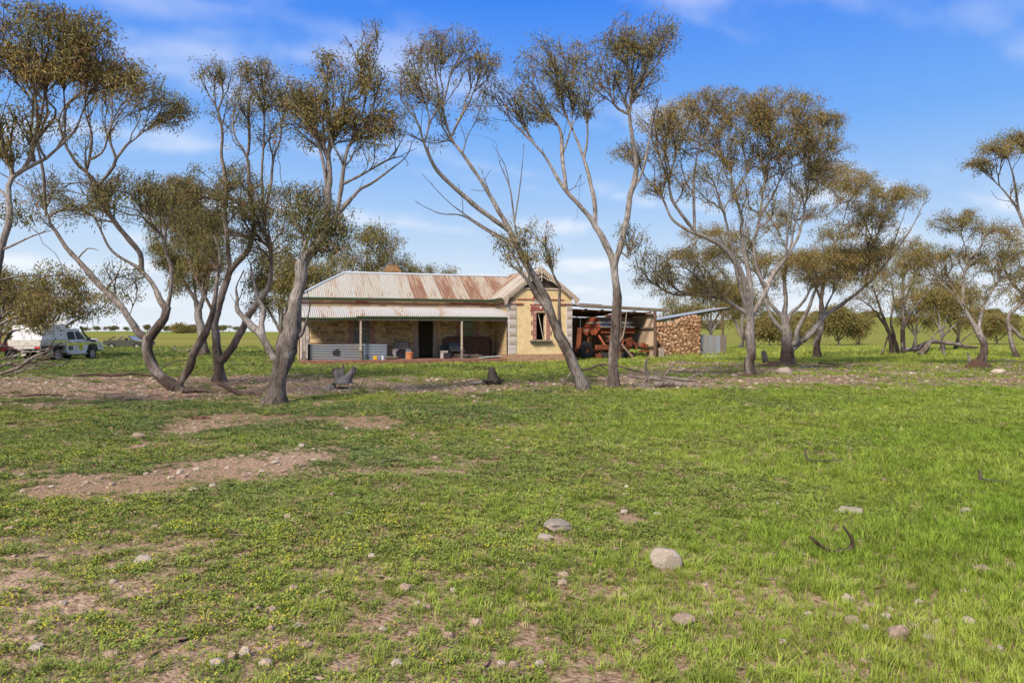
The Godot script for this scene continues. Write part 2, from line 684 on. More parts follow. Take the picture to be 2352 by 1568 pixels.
func make_cover() -> void:
	var grass_m := green(Color.WHITE, 0.62, 0.5)
	var herb_m := green(Color.WHITE, 0.5, 0.6)
	var flower_m := green(Color.WHITE, 0.4, 0.7)
	var gm := [blade_tuft(1, 16, 0.5, 1.0, 0.075), blade_tuft(2, 13, 0.35, 0.7, 0.07), blade_tuft(3, 18, 0.7, 1.3, 0.08)]
	var hm := [herb_tuft(4, 26, 0.6), herb_tuft(5, 34, 0.9), herb_tuft(6, 22, 0.4)]
	var fm := flower_tuft(7)
	var gx := [[], [], []]
	var gc := [[], [], []]
	var hx := [[], [], []]
	var hc := [[], [], []]
	var fx := []
	var fc := []
	var bands := [[1.6, 5.0, 15000, 0.055], [5.0, 8.0, 26000, 0.06], [8.0, 12.5, 34000, 0.072], [12.5, 19.0, 40000, 0.09], [19.0, 30.0, 40000, 0.12], [30.0, 48.0, 36000, 0.17], [48.0, 85.0, 30000, 0.30]]
	rng.seed = 77
	for bd in bands:
		var lo: float = bd[0]
		var hi: float = bd[1]
		for k in bd[2]:
			var d := sqrt(rng.randf_range(lo * lo, hi * hi))
			var half := 0.72 * d + 1.6
			var x := rng.randf_range(-half, half)
			if hi > 29.0 and d > 33.0 and in_building(x, -d):
				continue
			var dens := cover(x, -d)
			if rng.randf() > dens:
				continue
			var s := x / d
			var kind := nz3.get_noise_2d(x * 0.55, -d * 0.55) + 0.35 * nz3.get_noise_2d(x * 2.1, -d * 2.1)
			var lush := smoothstep(-0.30, 0.75, s + 0.75 * kind + (0.35 if d > 28.0 else 0.0) + 0.14 * smoothstep(7.0, 4.0, d))
			var at := Vector3(x, gh(x, -d) - 0.004, -d)
			var size: float = bd[3] * rng.randf_range(0.65, 1.35) * (0.6 + 0.4 * dens)
			var turn := Basis(Vector3.UP, rng.randf() * TAU) * Basis(Vector3.RIGHT, wobble(0.2))
			if rng.randf() < lush:
				var v := rng.randi() % 3
				var tall := rng.randf_range(0.65, 1.3) * (1.0 + 0.45 * smoothstep(0.25, 0.6, s) * smoothstep(14.0, 6.0, d))
				gx[v].append(Transform3D(turn.scaled(Vector3(size, size * tall, size)), at))
				var patch := clampf(0.5 + 0.9 * nz.get_noise_2d(x * 0.6 - 30.0, -d * 0.6), 0.0, 1.0)
				var c := Color(0.175, 0.255, 0.03).lerp(Color(0.29, 0.335, 0.06), clampf(patch * rng.randf_range(0.5, 1.0) + 0.25 * smoothstep(0.2, -0.3, s), 0.0, 1.0))
				if rng.randf() < 0.15 - 0.11 * smoothstep(0.0, 0.4, s):
					c = mix3(Color(0.36, 0.33, 0.12), Color(0.28, 0.30, 0.08), Color(0.40, 0.34, 0.17))
				c = c.lerp(Color(0.33, 0.36, 0.07), 0.7 * smoothstep(26.0, 50.0, d))
				var deep := rng.randf_range(0.82, 1.24) * (1.0 + 0.35 * nz.get_noise_2d(x * 5.0 + 7.0, -d * 5.0))
				gc[v].append(Color(c.r * deep, c.g * deep, c.b * deep))
			else:
				var v := rng.randi() % 3
				hx[v].append(Transform3D(turn.scaled(Vector3.ONE * size * rng.randf_range(0.9, 1.5)), at))
				var dark := clampf(0.5 + 1.4 * nz3.get_noise_2d(x * 0.3 + 20.0, -d * 0.3) - s * 0.5, 0.0, 1.0) * smoothstep(5.0, 10.0, d)
				var c := mix3(Color(0.155, 0.20, 0.045), Color(0.225, 0.255, 0.06), Color(0.175, 0.245, 0.042)).lerp(Color(0.105, 0.15, 0.055), dark * 0.7)
				if rng.randf() < 0.08:
					c = Color(0.30, 0.22, 0.12)
				var deep := rng.randf_range(0.82, 1.22) * (1.0 + 0.3 * nz.get_noise_2d(x * 5.0 + 7.0, -d * 5.0))
				hc[v].append(Color(c.r * deep, c.g * deep, c.b * deep))
				var yellow := smoothstep(-0.15, 0.4, nz3.get_noise_2d(x * 0.4 - 60.0, -d * 0.4 + 10.0) - s * 0.55)
				if d < 19.0 and rng.randf() < 0.13 * yellow:
					fx.append(Transform3D(turn.scaled(Vector3.ONE * rng.randf_range(0.06, 0.09)), at))
					fc.append(Color(0.72, 0.62, 0.03).lerp(Color(0.6, 0.58, 0.08), rng.randf()))
	var names := ["grass", "grass", "grass"]
	for v in 3:
		var o := multi(names[v], gm[v], grass_m, gx[v], gc[v], null)
		tag(o, ["short bright green grass growing over the paddock", "upright green grass blades among the weeds", "spreading green grass in loose clumps over the paddock"][v], "grass")
		o.set_meta("kind", "stuff")
		o = multi("weeds", hm[v], herb_m, hx[v], hc[v], null)
		tag(o, ["low broad leafed green weeds covering the paddock", "leafy green weeds in rounded tufts on the paddock", "flat dark green weeds creeping over bare soil"][v], "weeds")
		o.set_meta("kind", "stuff")
	var o := multi("wildflowers", fm, flower_m, fx, fc, null)
	tag(o, "tiny yellow wildflowers dotted among the green weeds", "flowers")
	o.set_meta("kind", "stuff")


func in_building(x: float, z: float) -> bool:
	# cottage frame: origin at its left front corner, turned 18 degrees
	var p := Vector2(x + 10.88, -z - 38.22)
	var t := p.x * 0.951 + p.y * 0.309
	var n := -p.x * 0.309 + p.y * 0.951
	return (t > -0.1 and t < 10.5 and n > -2.55 and n < 6.0) or (t > 10.3 and t < 14.2 and n > -2.75 and n < 6.0) or (t > 14.0 and t < 19.5 and n > -0.6 and n < 7.0)


# ---------------------------------------------------------------- stones, twigs
func make_litter() -> void:
	var pit := noise_tex(FastNoiseLite.TYPE_SIMPLEX_SMOOTH, 0.03, 5, Color(0.60, 0.55, 0.50), Color(1, 1, 1), 512, Color(0.86, 0.83, 0.79), 8)
	var rough := noise_tex(FastNoiseLite.TYPE_SIMPLEX, 0.05, 5, Color(0, 0, 0), Color(1, 1, 1), 512, null, 9)
	var stone_m := mat("limestone", Color.WHITE, 0.95, pit, 3.0, rough, 1.2, 0.0, true)
	stone_m.vertex_color_use_as_albedo = true
	var big_m := [mat("limestone_pale", lin(0.84, 0.75, 0.64), 0.95, pit, 6.0, rough, 1.5, 0.0, true), mat("limestone_pink", lin(0.68, 0.52, 0.41), 0.95, pit, 6.0, rough, 1.5, 0.0, true), mat("limestone_grey", lin(0.56, 0.50, 0.44), 0.95, pit, 5.0, rough, 1.5, 0.0, true)]
	for k in 6:
		rock_meshes.append(rock(100 + k, 3, 0.26, 0.07))
	rng.seed = 5
	# stones that can be told apart: x, y of the foot, width, height in the photograph, colour, label
	var marked := [
		[1538, 1312, 74, 50, 0, "round pale boulder sitting alone in the green foreground grass"],
		[1279, 1222, 62, 24, 2, "flat grey stone lying in the grass beyond the round boulder"],
		[1250, 1244, 36, 15, 0, "small pale stone just in front of the flat grey stone"],
		[1962, 1184, 56, 16, 0, "flat white stone half hidden in grass above the bent stick"],
		[313, 1008, 28, 13, 1, "pinkish stone beside the small dark twig at the bare track"],
		[322, 1296, 36, 20, 0, "angular pale stone in the yellow flowered weeds"],
		[77, 1500, 34, 20, 0, "white stone low in the corner weeds"],
		[494, 1537, 34, 22, 0, "broad pale stone of the three lying together near the bottom edge"],
		[530, 1518, 22, 20, 1, "middle stone of the three lying together near the bottom edge"],
		[558, 1512, 24, 22, 0, "knobbly whitish stone of the three near the bottom edge"],
		[1572, 1440, 56, 22, 1, "flat pink stone in the grass below the round boulder"],
		[2264, 1322, 44, 22, 1, "brown stone in long grass by the bent stick's far side"],
		[2070, 1478, 48, 36, 1, "chunky buff stone among the cluster of low stones"],
		[1806, 862, 34, 20, 2, "large grey rock on bare soil by the root mound"],
		[2078, 810, 40, 14, 2, "low grey boulder behind the three stemmed tree"],
		[2302, 858, 30, 11, 0, "pale triangular rock near the burl footed tree"],
		[690, 1028, 14, 9, 0, "small round white stone on the bare track"],
		[1436, 1182, 18, 12, 0, "round stone at the edge of the bare soil patch"],
		[800, 1186, 20, 9, 0, "small pale stone among weeds left of the grey slab"],
		[852, 1284, 18, 12, 0, "small white stone near the split stick"],
	]
	for s in marked:
		stone(s, big_m, "limestone_rock", "")
	var more := [[930, 1360, 26, 16, 1], [1960, 1440, 34, 20, 1], [2115, 1395, 24, 16, 0], [2000, 1400, 22, 14, 1], [2220, 1365, 24, 12, 0], [1950, 1388, 24, 20, 0], [2160, 1440, 22, 14, 0], [2040, 1428, 22, 20, 0], [1990, 1452, 26, 16, 0], [2100, 1450, 22, 18, 1], [2230, 1440, 30, 22, 0], [2140, 1475, 26, 16, 0], [978, 1404, 22, 16, 1], [958, 1392, 14, 12, 0], [670, 1360, 22, 14, 1], [620, 1410, 22, 16, 1], [620, 1450, 18, 12, 1], [680, 1445, 20, 12, 0], [700, 1490, 26, 14, 1], [1030, 1470, 24, 16, 1], [910, 1530, 26, 14, 0], [1180, 1540, 22, 18, 1], [1240, 1535, 24, 16, 0], [1150, 1534, 20, 14, 0], [1510, 1185, 18, 8, 0], [1900, 1240, 14, 8, 0], [1860, 1420, 20, 14, 0], [1700, 1345, 18, 10, 1], [2080, 1330, 18, 10, 1], [890, 1335, 16, 10, 1], [440, 1130, 20, 9, 0], [485, 1120, 16, 8, 0], [560, 1095, 16, 8, 1], [630, 1065, 18, 8, 0], [720, 1060, 14, 7, 0], [300, 1140, 18, 9, 1], [240, 1155, 16, 8, 0], [650, 1085, 14, 7, 1], [390, 1100, 14, 7, 0], [760, 1140, 16, 8, 1], [2390, 1182, 22, 10, 0], [2225, 1182, 26, 14, 0], [1760, 1180, 14, 7, 1], [1290, 1175, 12, 7, 1], [1350, 1220, 14, 8, 0], [590, 1400, 18, 12, 1], [250, 1420, 18, 12, 1], [140, 1390, 16, 10, 0], [880, 1452, 20, 12, 0], [1040, 1360, 14, 10, 0], [1460, 1480, 20, 12, 1], [1620, 1500, 18, 12, 1], [1800, 1480, 20, 12, 0], [1680, 1240, 12, 7, 1], [2300, 1500, 26, 16, 0], [1990, 1530, 24, 14, 1]]
	for s in more:
		stone(s + ["small pale limestone piece lying loose in the foreground grass"], big_m, "loose_stone", "loose limestone pieces in the foreground grass")
	# stony litter
	var sx := []
	var sc := []
	var sx2 := []
	var sc2 := []
	for k in 90000:
		var d := sqrt(rng.randf_range(2.0 * 2.0, 44.0 * 44.0)) if k > 40000 else sqrt(rng.randf_range(2.0, 170.0))
		var half := 0.72 * d + 1.5
		var x := rng.randf_range(-half, half)
		var bare := 1.0 - cover(x, -d)
		var want := bare * (0.2 + 0.45 * band(x, d)) + 0.01
		if rng.randf() > want or in_building(x, -d):
			continue
		var size := 0.006 + 0.04 * pow(rng.randf(), 4.0) + (0.05 * pow(rng.randf(), 12.0) if d > 15.0 else 0.0)
		if d > 16.0:
			size = maxf(size * 1.2, 0.012)
		var b := Basis(Vector3.UP, rng.randf() * TAU).scaled(Vector3(size, size * rng.randf_range(0.5, 0.9), size * rng.randf_range(0.7, 1.2)))
		var c := mix3(Color(0.66, 0.55, 0.44), Color(0.48, 0.34, 0.25), Color(0.78, 0.70, 0.61))
		(sx if k % 2 else sx2).append(Transform3D(b, Vector3(x, gh(x, -d) + size * 0.15, -d)))
		(sc if k % 2 else sc2).append(c)
	for q in 2:
		var o := multi("stones", rock(55 + q, 1, 0.3, 0.1), stone_m, sx if q else sx2, sc if q else sc2, null)
		tag(o, ["countless small pale stones strewn over the bare soil", "scatter of chipped limestone gravel under the trees"][q], "stones")
		o.set_meta("kind", "stuff")
	# fallen twigs, bark strips and dry leaves
	var tw := MB.new()
	tw.tube(PackedVector3Array([Vector3(-0.5, 0, 0), Vector3(-0.2, 0.03, 0.05), Vector3(0.15, 0.02, -0.03), Vector3(0.5, 0.05, 0.04)]), PackedFloat32Array([0.02, 0.018, 0.014, 0.006]), 4)
	var tw_m := green(Color.WHITE, 0.0, 0.9)
	var tx := []
	var tc := []
	var lf := MB.new()
	leaf_into(lf, Vector3(-0.5, 0, 0), Vector3.RIGHT, Vector3.BACK, 1.0, 0.3)
	var lx := []
	var lc := []
	for k in 80000:
		var d := sqrt(rng.randf_range(9.0, 42.0 * 42.0)) if k < 70000 else sqrt(rng.randf_range(4.0, 140.0))
		var half := 0.72 * d + 1.5
		var x := rng.randf_range(-half, half)
		var w := band(x, d)
		if rng.randf() > w * 0.8 + 0.06 or in_building(x, -d):
			continue
		var at := Vector3(x, gh(x, -d) + 0.012, -d)
		var turn := Basis(Vector3.UP, rng.randf() * TAU) * Basis(Vector3.BACK, wobble(0.15))
		if k % 3 == 0:
			tx.append(Transform3D(turn.scaled(Vector3.ONE * (0.08 + (0.5 if d > 14.0 else 0.16) * pow(rng.randf(), 3.0))), at))
			tc.append(mix3(Color(0.17, 0.12, 0.09), Color(0.34, 0.29, 0.25), Color(0.10, 0.07, 0.055)))
		else:
			lx.append(Transform3D(turn.scaled(Vector3.ONE * rng.randf_range(0.07, 0.17)), at))
			lc.append(mix3(Color(0.30, 0.20, 0.12), Color(0.15, 0.09, 0.06), Color(0.42, 0.33, 0.24)))
	var o := multi("twigs", tw.mesh(), tw_m, tx, tc, null)
	tag(o, "fallen twigs and sticks strewn beneath the trees", "twigs")
	o.set_meta("kind", "stuff")
	o = multi("leaf_litter", lf.mesh(), tw_m, lx, lc, null)
	tag(o, "dry brown fallen leaves lying under the trees", "leaves")
	o.set_meta("kind", "stuff")


func stone(s: Array, mats: Array, called: String, group: String) -> void:
	var g := ground_at(s[0], s[1])
	var w: float = s[2] / F * -g.z
	var h: float = s[3] / F * -g.z
	var o := obj(called, rock_meshes[rng.randi() % 6], mats[s[4]])
	o.position = g + Vector3(0, h * 0.42, -w * 0.3)
	if group:
		w *= 1.05
		h *= 1.05
	if s[2] > 70:
		o.mesh = rock(14, 3, 0.10, 0.05)
		o.position.y = g.y + h * 0.42
	o.basis = Basis(Vector3.UP, rng.randf() * TAU).scaled(Vector3(w * 0.56, h * 0.62, w * rng.randf_range(0.42, 0.58)))
	tag(o, s[5], "rock" if group == "" else "stone", group)


# ---------------------------------------------------------------- trees
func make_sprigs() -> void:
	for sd in 8:
		var r := RandomNumberGenerator.new()
		r.seed = 300 + sd
		var b := MB.new()
		for k in (13 if sd < 4 else 7):
			var at := Vector3(r.randf_range(-0.13, 0.13), r.randf_range(-0.10, 0.10), r.randf_range(-0.13, 0.13))
			var out := Vector3(r.randf_range(-1, 1), 0, r.randf_range(-1, 1)).normalized()
			var dir := (out * r.randf_range(0.25, 1.0) + Vector3.DOWN * r.randf_range(0.0, 1.1)).normalized()
			var side := dir.cross(Vector3(r.randf_range(-1, 1), r.randf_range(-1, 1), r.randf_range(-1, 1))).normalized()
			leaf_into(b, at, dir, side, r.randf_range(0.07, 0.115), r.randf_range(0.015, 0.022) * (1.0 if sd < 4 else 1.5))
		var soup := PackedVector3Array()
		for q in b.i:
			soup.append(b.v[q])
		sprigs.append(soup)
	var bark := noise_tex(FastNoiseLite.TYPE_SIMPLEX_SMOOTH, 0.014, 5, Color(0.36, 0.33, 0.31), Color(1.0, 1.0, 1.0), 512, Color(0.84, 0.82, 0.80), 21)
	var ridges := noise_tex(FastNoiseLite.TYPE_CELLULAR, 0.05, 4, Color(0, 0, 0), Color(1, 1, 1), 512, null, 22)
	var m := mat("bark", Color.WHITE, 0.92, bark, 1.0, ridges, 1.3, 0.0, true)
	m.uv1_scale = Vector3(3.4, 0.6, 3.4)
	m.vertex_color_use_as_albedo = true
	m.metallic_specular = 0.25
	M["leaf"] = green(Color.WHITE, 0.42, 0.5)
	M["leaf"].metallic_specular = 0.3


var leaf_tris := 0


# limbs: polylines of [x, y, radius] in photograph units at distance d; blobs: [x, y, rx, ry, tips] of foliage
func tree(called: String, label: String, d: float, limbs: Array, blobs: Array, opt := {}) -> Node3D:
	if d < 0.0:
		d = -ground_at(limbs[0][0][0], limbs[0][0][1]).z
	var r := RandomNumberGenerator.new()
	r.seed = opt.get("seed", 1)
	var pos := PackedVector3Array()
	var par := PackedInt32Array()
	var dir := PackedVector3Array()
	var rad := PackedFloat32Array()
	var own := PackedByteArray()  # 1: a drawn limb, whose radius is given
	var may := PackedByteArray()  # may carry twigs
	var firm := PackedFloat32Array()  # metres along the limb from the ground
	var k_px := d / F
	var base2: Vector2 = Vector2(limbs[0][0][0], limbs[0][0][1])
	var step: float = opt.get("step", 0.16)
	var ends := []  # tips of limbs, with their depth
	for li in limbs.size():
		var raw: Array = limbs[li]
		var pts := []
		var slant: float = opt.get("slant", 0.35) * r.randf_range(-1.0, 1.0)
		var z0 := 0.0
		var parent := -1
		var start := 0.0
		if li > 0:
			var best := 1e9
			for k in pos.size():
				var p := pos[k]
				var s := Vector2(p.x * F / -p.z + 1176.0, (EYE - p.y) * F / -p.z + 764.0)
				var q := s.distance_to(Vector2(raw[0][0], raw[0][1]))
				if q < best:
					best = q
					parent = k
			z0 = -pos[parent].z - d
			start = firm[parent]
		var run := 0.0
		for k in raw.size():
			if k > 0:
				run += Vector2(raw[k][0], raw[k][1]).distance_to(Vector2(raw[k - 1][0], raw[k - 1][1])) * k_px
			var z: float = z0 + (slant * run if li > 0 else slant * 0.35 * run) + (raw[k][3] if raw[k].size() > 3 else 0.0)
			var p := px(raw[k][0], raw[k][1], d + z)
			pts.append([p, raw[k][2] * k_px * opt.get("slim", 0.8)])
		if li > 0:
			pts[0][0] = pos[parent]
		var total := pts.size()
		var fi := pos.size()
		for k in total - 1:
			var p0: Vector3 = pts[maxi(k - 1, 0)][0]
			var p1: Vector3 = pts[k][0]
			var p2: Vector3 = pts[k + 1][0]
			var p3: Vector3 = pts[mini(k + 2, total - 1)][0]
			var n := maxi(1, int(p1.distance_to(p2) / step))
			for q in n:
				if li > 0 and k == 0 and q == 0:
					continue
				var t := float(q) / n
				var p := p1.cubic_interpolate(p2, p0, p3, t)
				var rr: float = lerpf(pts[k][1], pts[k + 1][1], t) * lerpf(1.0, 0.6, smoothstep(0.3, 1.0, (k + t) / (total - 1)))
				if q > 0 or k > 0:
					p += Vector3(nz.get_noise_3dv(p * 2.4), 0, nz.get_noise_3dv(p * 2.4 + Vector3(40, 0, 0))) * rr * 0.5
				var pa := parent if pos.size() == fi else pos.size() - 1
				firm.append(start + (p.distance_to(pos[pa]) if pa >= 0 else 0.0))
				start = firm[firm.size() - 1]
				pos.append(p)
				par.append(pa)
				rad.append(rr)
				own.append(1)
				may.append(1 if (k + t) / (total - 1) > opt.get("bare", 0.45) or (li > 0 and (k + t) / (total - 1) > 0.25) else 0)
		pos.append(pts[total - 1][0])
		par.append(pos.size() - 2)
		rad.append(pts[total - 1][1] * 0.6)
		own.append(1)
		may.append(1)
		firm.append(start)
		ends.append(pos.size() - 1)
	for k in pos.size():
		var q := pos[k] - pos[par[k]] if par[k] >= 0 else Vector3.UP
		dir.append(q.normalized() if q.length() > 1e-5 else Vector3.UP)
	var drawn := pos.size()
	# foliage points
	var want := []
	for bl in blobs:
		var near := 1e9
		var zc := 0.0
		for k in drawn:
			if may[k]:
				var p := pos[k]
				var s := Vector2(p.x * F / -p.z + 1176.0, (EYE - p.y) * F / -p.z + 764.0)
				var q := s.distance_squared_to(Vector2(bl[0], bl[1]))
				if q < near:
					near = q
					zc = -p.z - d
		var rz: float = maxf(bl[2], bl[3]) * k_px * opt.get("deep", 0.85)
		for q in int(bl[4] * opt.get("tips", 1.0) * 2.5):
			var o := Vector3(r.randfn(0, 1), r.randfn(0, 1), r.randfn(0, 1)).normalized() * pow(r.randf(), 0.42) * 1.42
			if opt.get("cap", 0.0) > 0.0 and o.y < 0.0 and r.randf() < opt.cap:
				o.y = -o.y
			var goal := px(bl[0] + o.x * bl[2], bl[1] - o.y * bl[3], d + zc + o.z * rz)
			var gap: float = opt.get("gap", 2.6)
			if nz.get_noise_3d(goal.x * gap, goal.y * gap, goal.z * gap) < r.randf_range(-0.3, 0.12):
				continue
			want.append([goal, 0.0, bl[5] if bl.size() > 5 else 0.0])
	for k in drawn:
		if may[k] and rad[k] < 0.09 and r.randf() < opt.get("twigs", 0.3):
			var q := (dir[k] + Vector3(r.randfn(0, 0.5), r.randf_range(0.0, 0.75), r.randfn(0, 0.5))).normalized()
			want.append([pos[k] + q * r.randf_range(0.3, 2.1) * opt.get("twig", 1.0) * clampf(rad[k] / 0.035, 0.22, 1.0), 0.0, -9.0])
	for w in want:
		var near := 1e9
		for k in drawn:
			if may[k]:
				near = minf(near, pos[k].distance_squared_to(w[0]))
		w[1] = near if w[2] > -5.0 else near * 0.0001
	want.sort_custom(func(a, b): return a[1] < b[1])
	var tips := []
	for w in want:
		var reach: float = 0.05 if w[2] < -5.0 else opt.get("reach", 0.42)
		var goal: Vector3 = w[0]
		var best := 1e9
		var from := -1
		for k in pos.size():
			if may[k]:
				var q := goal - pos[k]
				var l := q.length()
				if l > best:
					continue
				var cost := l * (1.0 + 2.1 * (1.0 - q.dot(dir[k]) / maxf(l, 0.01)))
				if cost < best and l > reach:
					best = cost
					from = k
		if from < 0:
			continue
		var p0 := pos[from]
		var l := p0.distance_to(goal)
		var t0 := dir[from] * l * 0.8
		var t1 := (goal - p0) * 0.5 + Vector3(r.randf_range(-0.3, 0.3), r.randf_range(0.0, 0.7), r.randf_range(-0.3, 0.3)) * l
		var n := clampi(int(l / 0.16), 2, 9)
		var last := from
		for q in range(1, n + 1):
			var t := float(q) / n
			var t2 := t * t
			var t3 := t2 * t
			var p := p0 * (2.0 * t3 - 3.0 * t2 + 1.0) + t0 * (t3 - 2.0 * t2 + t) + goal * (-2.0 * t3 + 3.0 * t2) + t1 * (t3 - t2)
			if q < n:
				p += Vector3(r.randfn(0, 1), r.randfn(0, 1), r.randfn(0, 1)) * l * 0.022
			pos.append(p)
			par.append(last)
			dir.append((p - pos[last]).normalized())
			rad.append(0.0)
			own.append(0)
			may.append(1)
			firm.append(firm[last] + p.distance_to(pos[last]))
			last = pos.size() - 1
		tips.append([last, from, w[2]])
	# girth: each branch as stout as what it carries
	var acc := PackedFloat32Array()
	acc.resize(pos.size())
	var tip_r: float = opt.get("tip", 0.0068)
	for k in range(pos.size() - 1, -1, -1):
		var rr := maxf(pow(acc[k], 1.0 / 2.25), tip_r)
		if own[k] == 0:
			rad[k] = rr
		if par[k] >= 0:
			acc[par[k]] += pow(rr + 0.0007, 2.25)
	for k in pos.size():
		if own[k] == 0:
			rad[k] = minf(rad[k], rad[par[k]] * 0.92)
	# root flare
	if opt.get("flare", 0.8) > 0.0:
		for k in drawn:
			var hh := pos[k].y - pos[0].y
			rad[k] *= 1.0 + opt.get("flare", 0.8) * exp(-maxf(hh, 0.0) / 0.14) * (1.0 if firm[k] < 0.9 else 0.0)
	# tubes
	var next := PackedInt32Array()
	next.resize(pos.size())
	next.fill(-1)
	for k in range(1, pos.size()):
		var p := par[k]
		if p >= 0:
			if own[k] == 1 and par[k] == k - 1 and own[p] == 1:
				next[p] = k
			elif next[p] < 0 or (own[next[p]] == 0 and rad[k] > rad[next[p]]):
				next[p] = k
	var trunk := MB.new()
	var boughs := MB.new()
	trunk.colored = true
	boughs.colored = true
	trunk.smooth = true
	boughs.smooth = true
	var rough_to: float = opt.get("rough", 2.2)
	var dark: Color = opt.get("dark", Color(0.16, 0.128, 0.108))
	var pale: Color = opt.get("pale", Color(0.40, 0.365, 0.335))
	for k in pos.size():
		if par[k] >= 0 and next[par[k]] == k:
			continue
		var pts := PackedVector3Array()
		var rs := PackedFloat32Array()
		var cs := PackedColorArray()
		if par[k] >= 0:
			pts.append(pos[par[k]])
			rs.append(minf(rad[k] * 1.12, rad[par[k]]))
			cs.append(bark_color(pos[k], firm[k], rad[k], rough_to, dark, pale))
		var q := k
		while q >= 0:
			pts.append(pos[q])
			rs.append(rad[q])
			cs.append(bark_color(pos[q], firm[q], rad[q], rough_to, dark, pale))
			q = next[q]
		if pts.size() < 2:
			continue
		var thick := rs[mini(1, rs.size() - 1)]
		var on := trunk if own[k] else boughs
		var sides := 22 if thick > 0.12 else 11 if thick > 0.05 else 7 if thick > 0.02 else 5 if thick > 0.009 else 3
		if opt.get("coarse", false):
			sides = mini(sides, 6)
		if own[k] and par[k] < 0:
			pts[0].y -= 0.12
		on.tube(pts, rs, sides, nz if own[k] else null, opt.get("gnarl", 0.3), cs)
	var t := thing(called, label, "tree", pos[0], 0.0, opt.get("group", ""))
	shift(trunk, pos[0])
	obj("trunk", trunk, M.bark, t)
	if boughs.v.size():
		shift(boughs, pos[0])
		obj("branches", boughs, M.bark, t)
	# leaves
	var xf := []
	var cols := []
	var per: int = opt.get("sprigs", 8)
	var size: float = opt.get("leaf", 1.0) * (1.0 if opt.get("coarse", false) else 1.08)
	var tone: float = opt.get("tone", 0.0)
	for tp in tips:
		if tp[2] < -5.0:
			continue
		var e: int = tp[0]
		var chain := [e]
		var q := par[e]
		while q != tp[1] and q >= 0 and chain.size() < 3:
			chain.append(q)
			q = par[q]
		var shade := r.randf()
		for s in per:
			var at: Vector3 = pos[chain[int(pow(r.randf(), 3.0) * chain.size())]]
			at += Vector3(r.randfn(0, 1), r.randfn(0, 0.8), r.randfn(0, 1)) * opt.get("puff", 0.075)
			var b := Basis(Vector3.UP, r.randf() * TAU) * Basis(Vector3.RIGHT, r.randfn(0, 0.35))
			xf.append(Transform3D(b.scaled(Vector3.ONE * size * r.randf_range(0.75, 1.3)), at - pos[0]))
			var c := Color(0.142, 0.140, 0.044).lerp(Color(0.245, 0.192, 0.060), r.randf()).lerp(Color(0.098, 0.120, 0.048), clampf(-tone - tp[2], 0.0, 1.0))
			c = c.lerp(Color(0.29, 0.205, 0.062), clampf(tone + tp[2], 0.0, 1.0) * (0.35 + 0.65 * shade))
			if r.randf() < 0.10:
				c = Color(0.25, 0.13, 0.055)
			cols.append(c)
	if xf.size():
		var kinds := 4 if opt.get("coarse", false) else 0
		var vs := PackedVector3Array()
		var cs := PackedColorArray()
		var one := PackedColorArray()
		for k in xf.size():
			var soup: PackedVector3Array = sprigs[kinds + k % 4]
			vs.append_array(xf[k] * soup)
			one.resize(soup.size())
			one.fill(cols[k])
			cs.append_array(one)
		var a := []
		a.resize(Mesh.ARRAY_MAX)
		a[Mesh.ARRAY_VERTEX] = vs
		a[Mesh.ARRAY_COLOR] = cs
		var am := ArrayMesh.new()
		am.add_surface_from_arrays(Mesh.PRIMITIVE_TRIANGLES, a)
		obj("crown", am, M.leaf, t)
		leaf_tris += vs.size() / 3
	return t


func shift(b: MB, by: Vector3) -> void:
	for k in b.v.size():
		b.v[k] -= by


func bark_color(p: Vector3, along: float, r: float, rough_to: float, dark: Color, pale: Color) -> Color:
	var n := nz.get_noise_3d(p.x * 2.2, p.y * 1.1, p.z * 2.2)
	var c := dark.lerp(pale, smoothstep(rough_to - 0.7, rough_to + 0.7, along + n * 1.8))
	c = c.lerp(Color(0.48, 0.455, 0.43), clampf(n * 2.4 - 0.35, 0.0, 0.7) * smoothstep(rough_to, rough_to + 0.6, along))
	c = c.lerp(Color(0.16, 0.125, 0.105), clampf(-n * 2.0 - 0.5, 0.0, 0.6))
	return c.lerp(Color(0.15, 0.118, 0.10), smoothstep(0.022, 0.006, r))


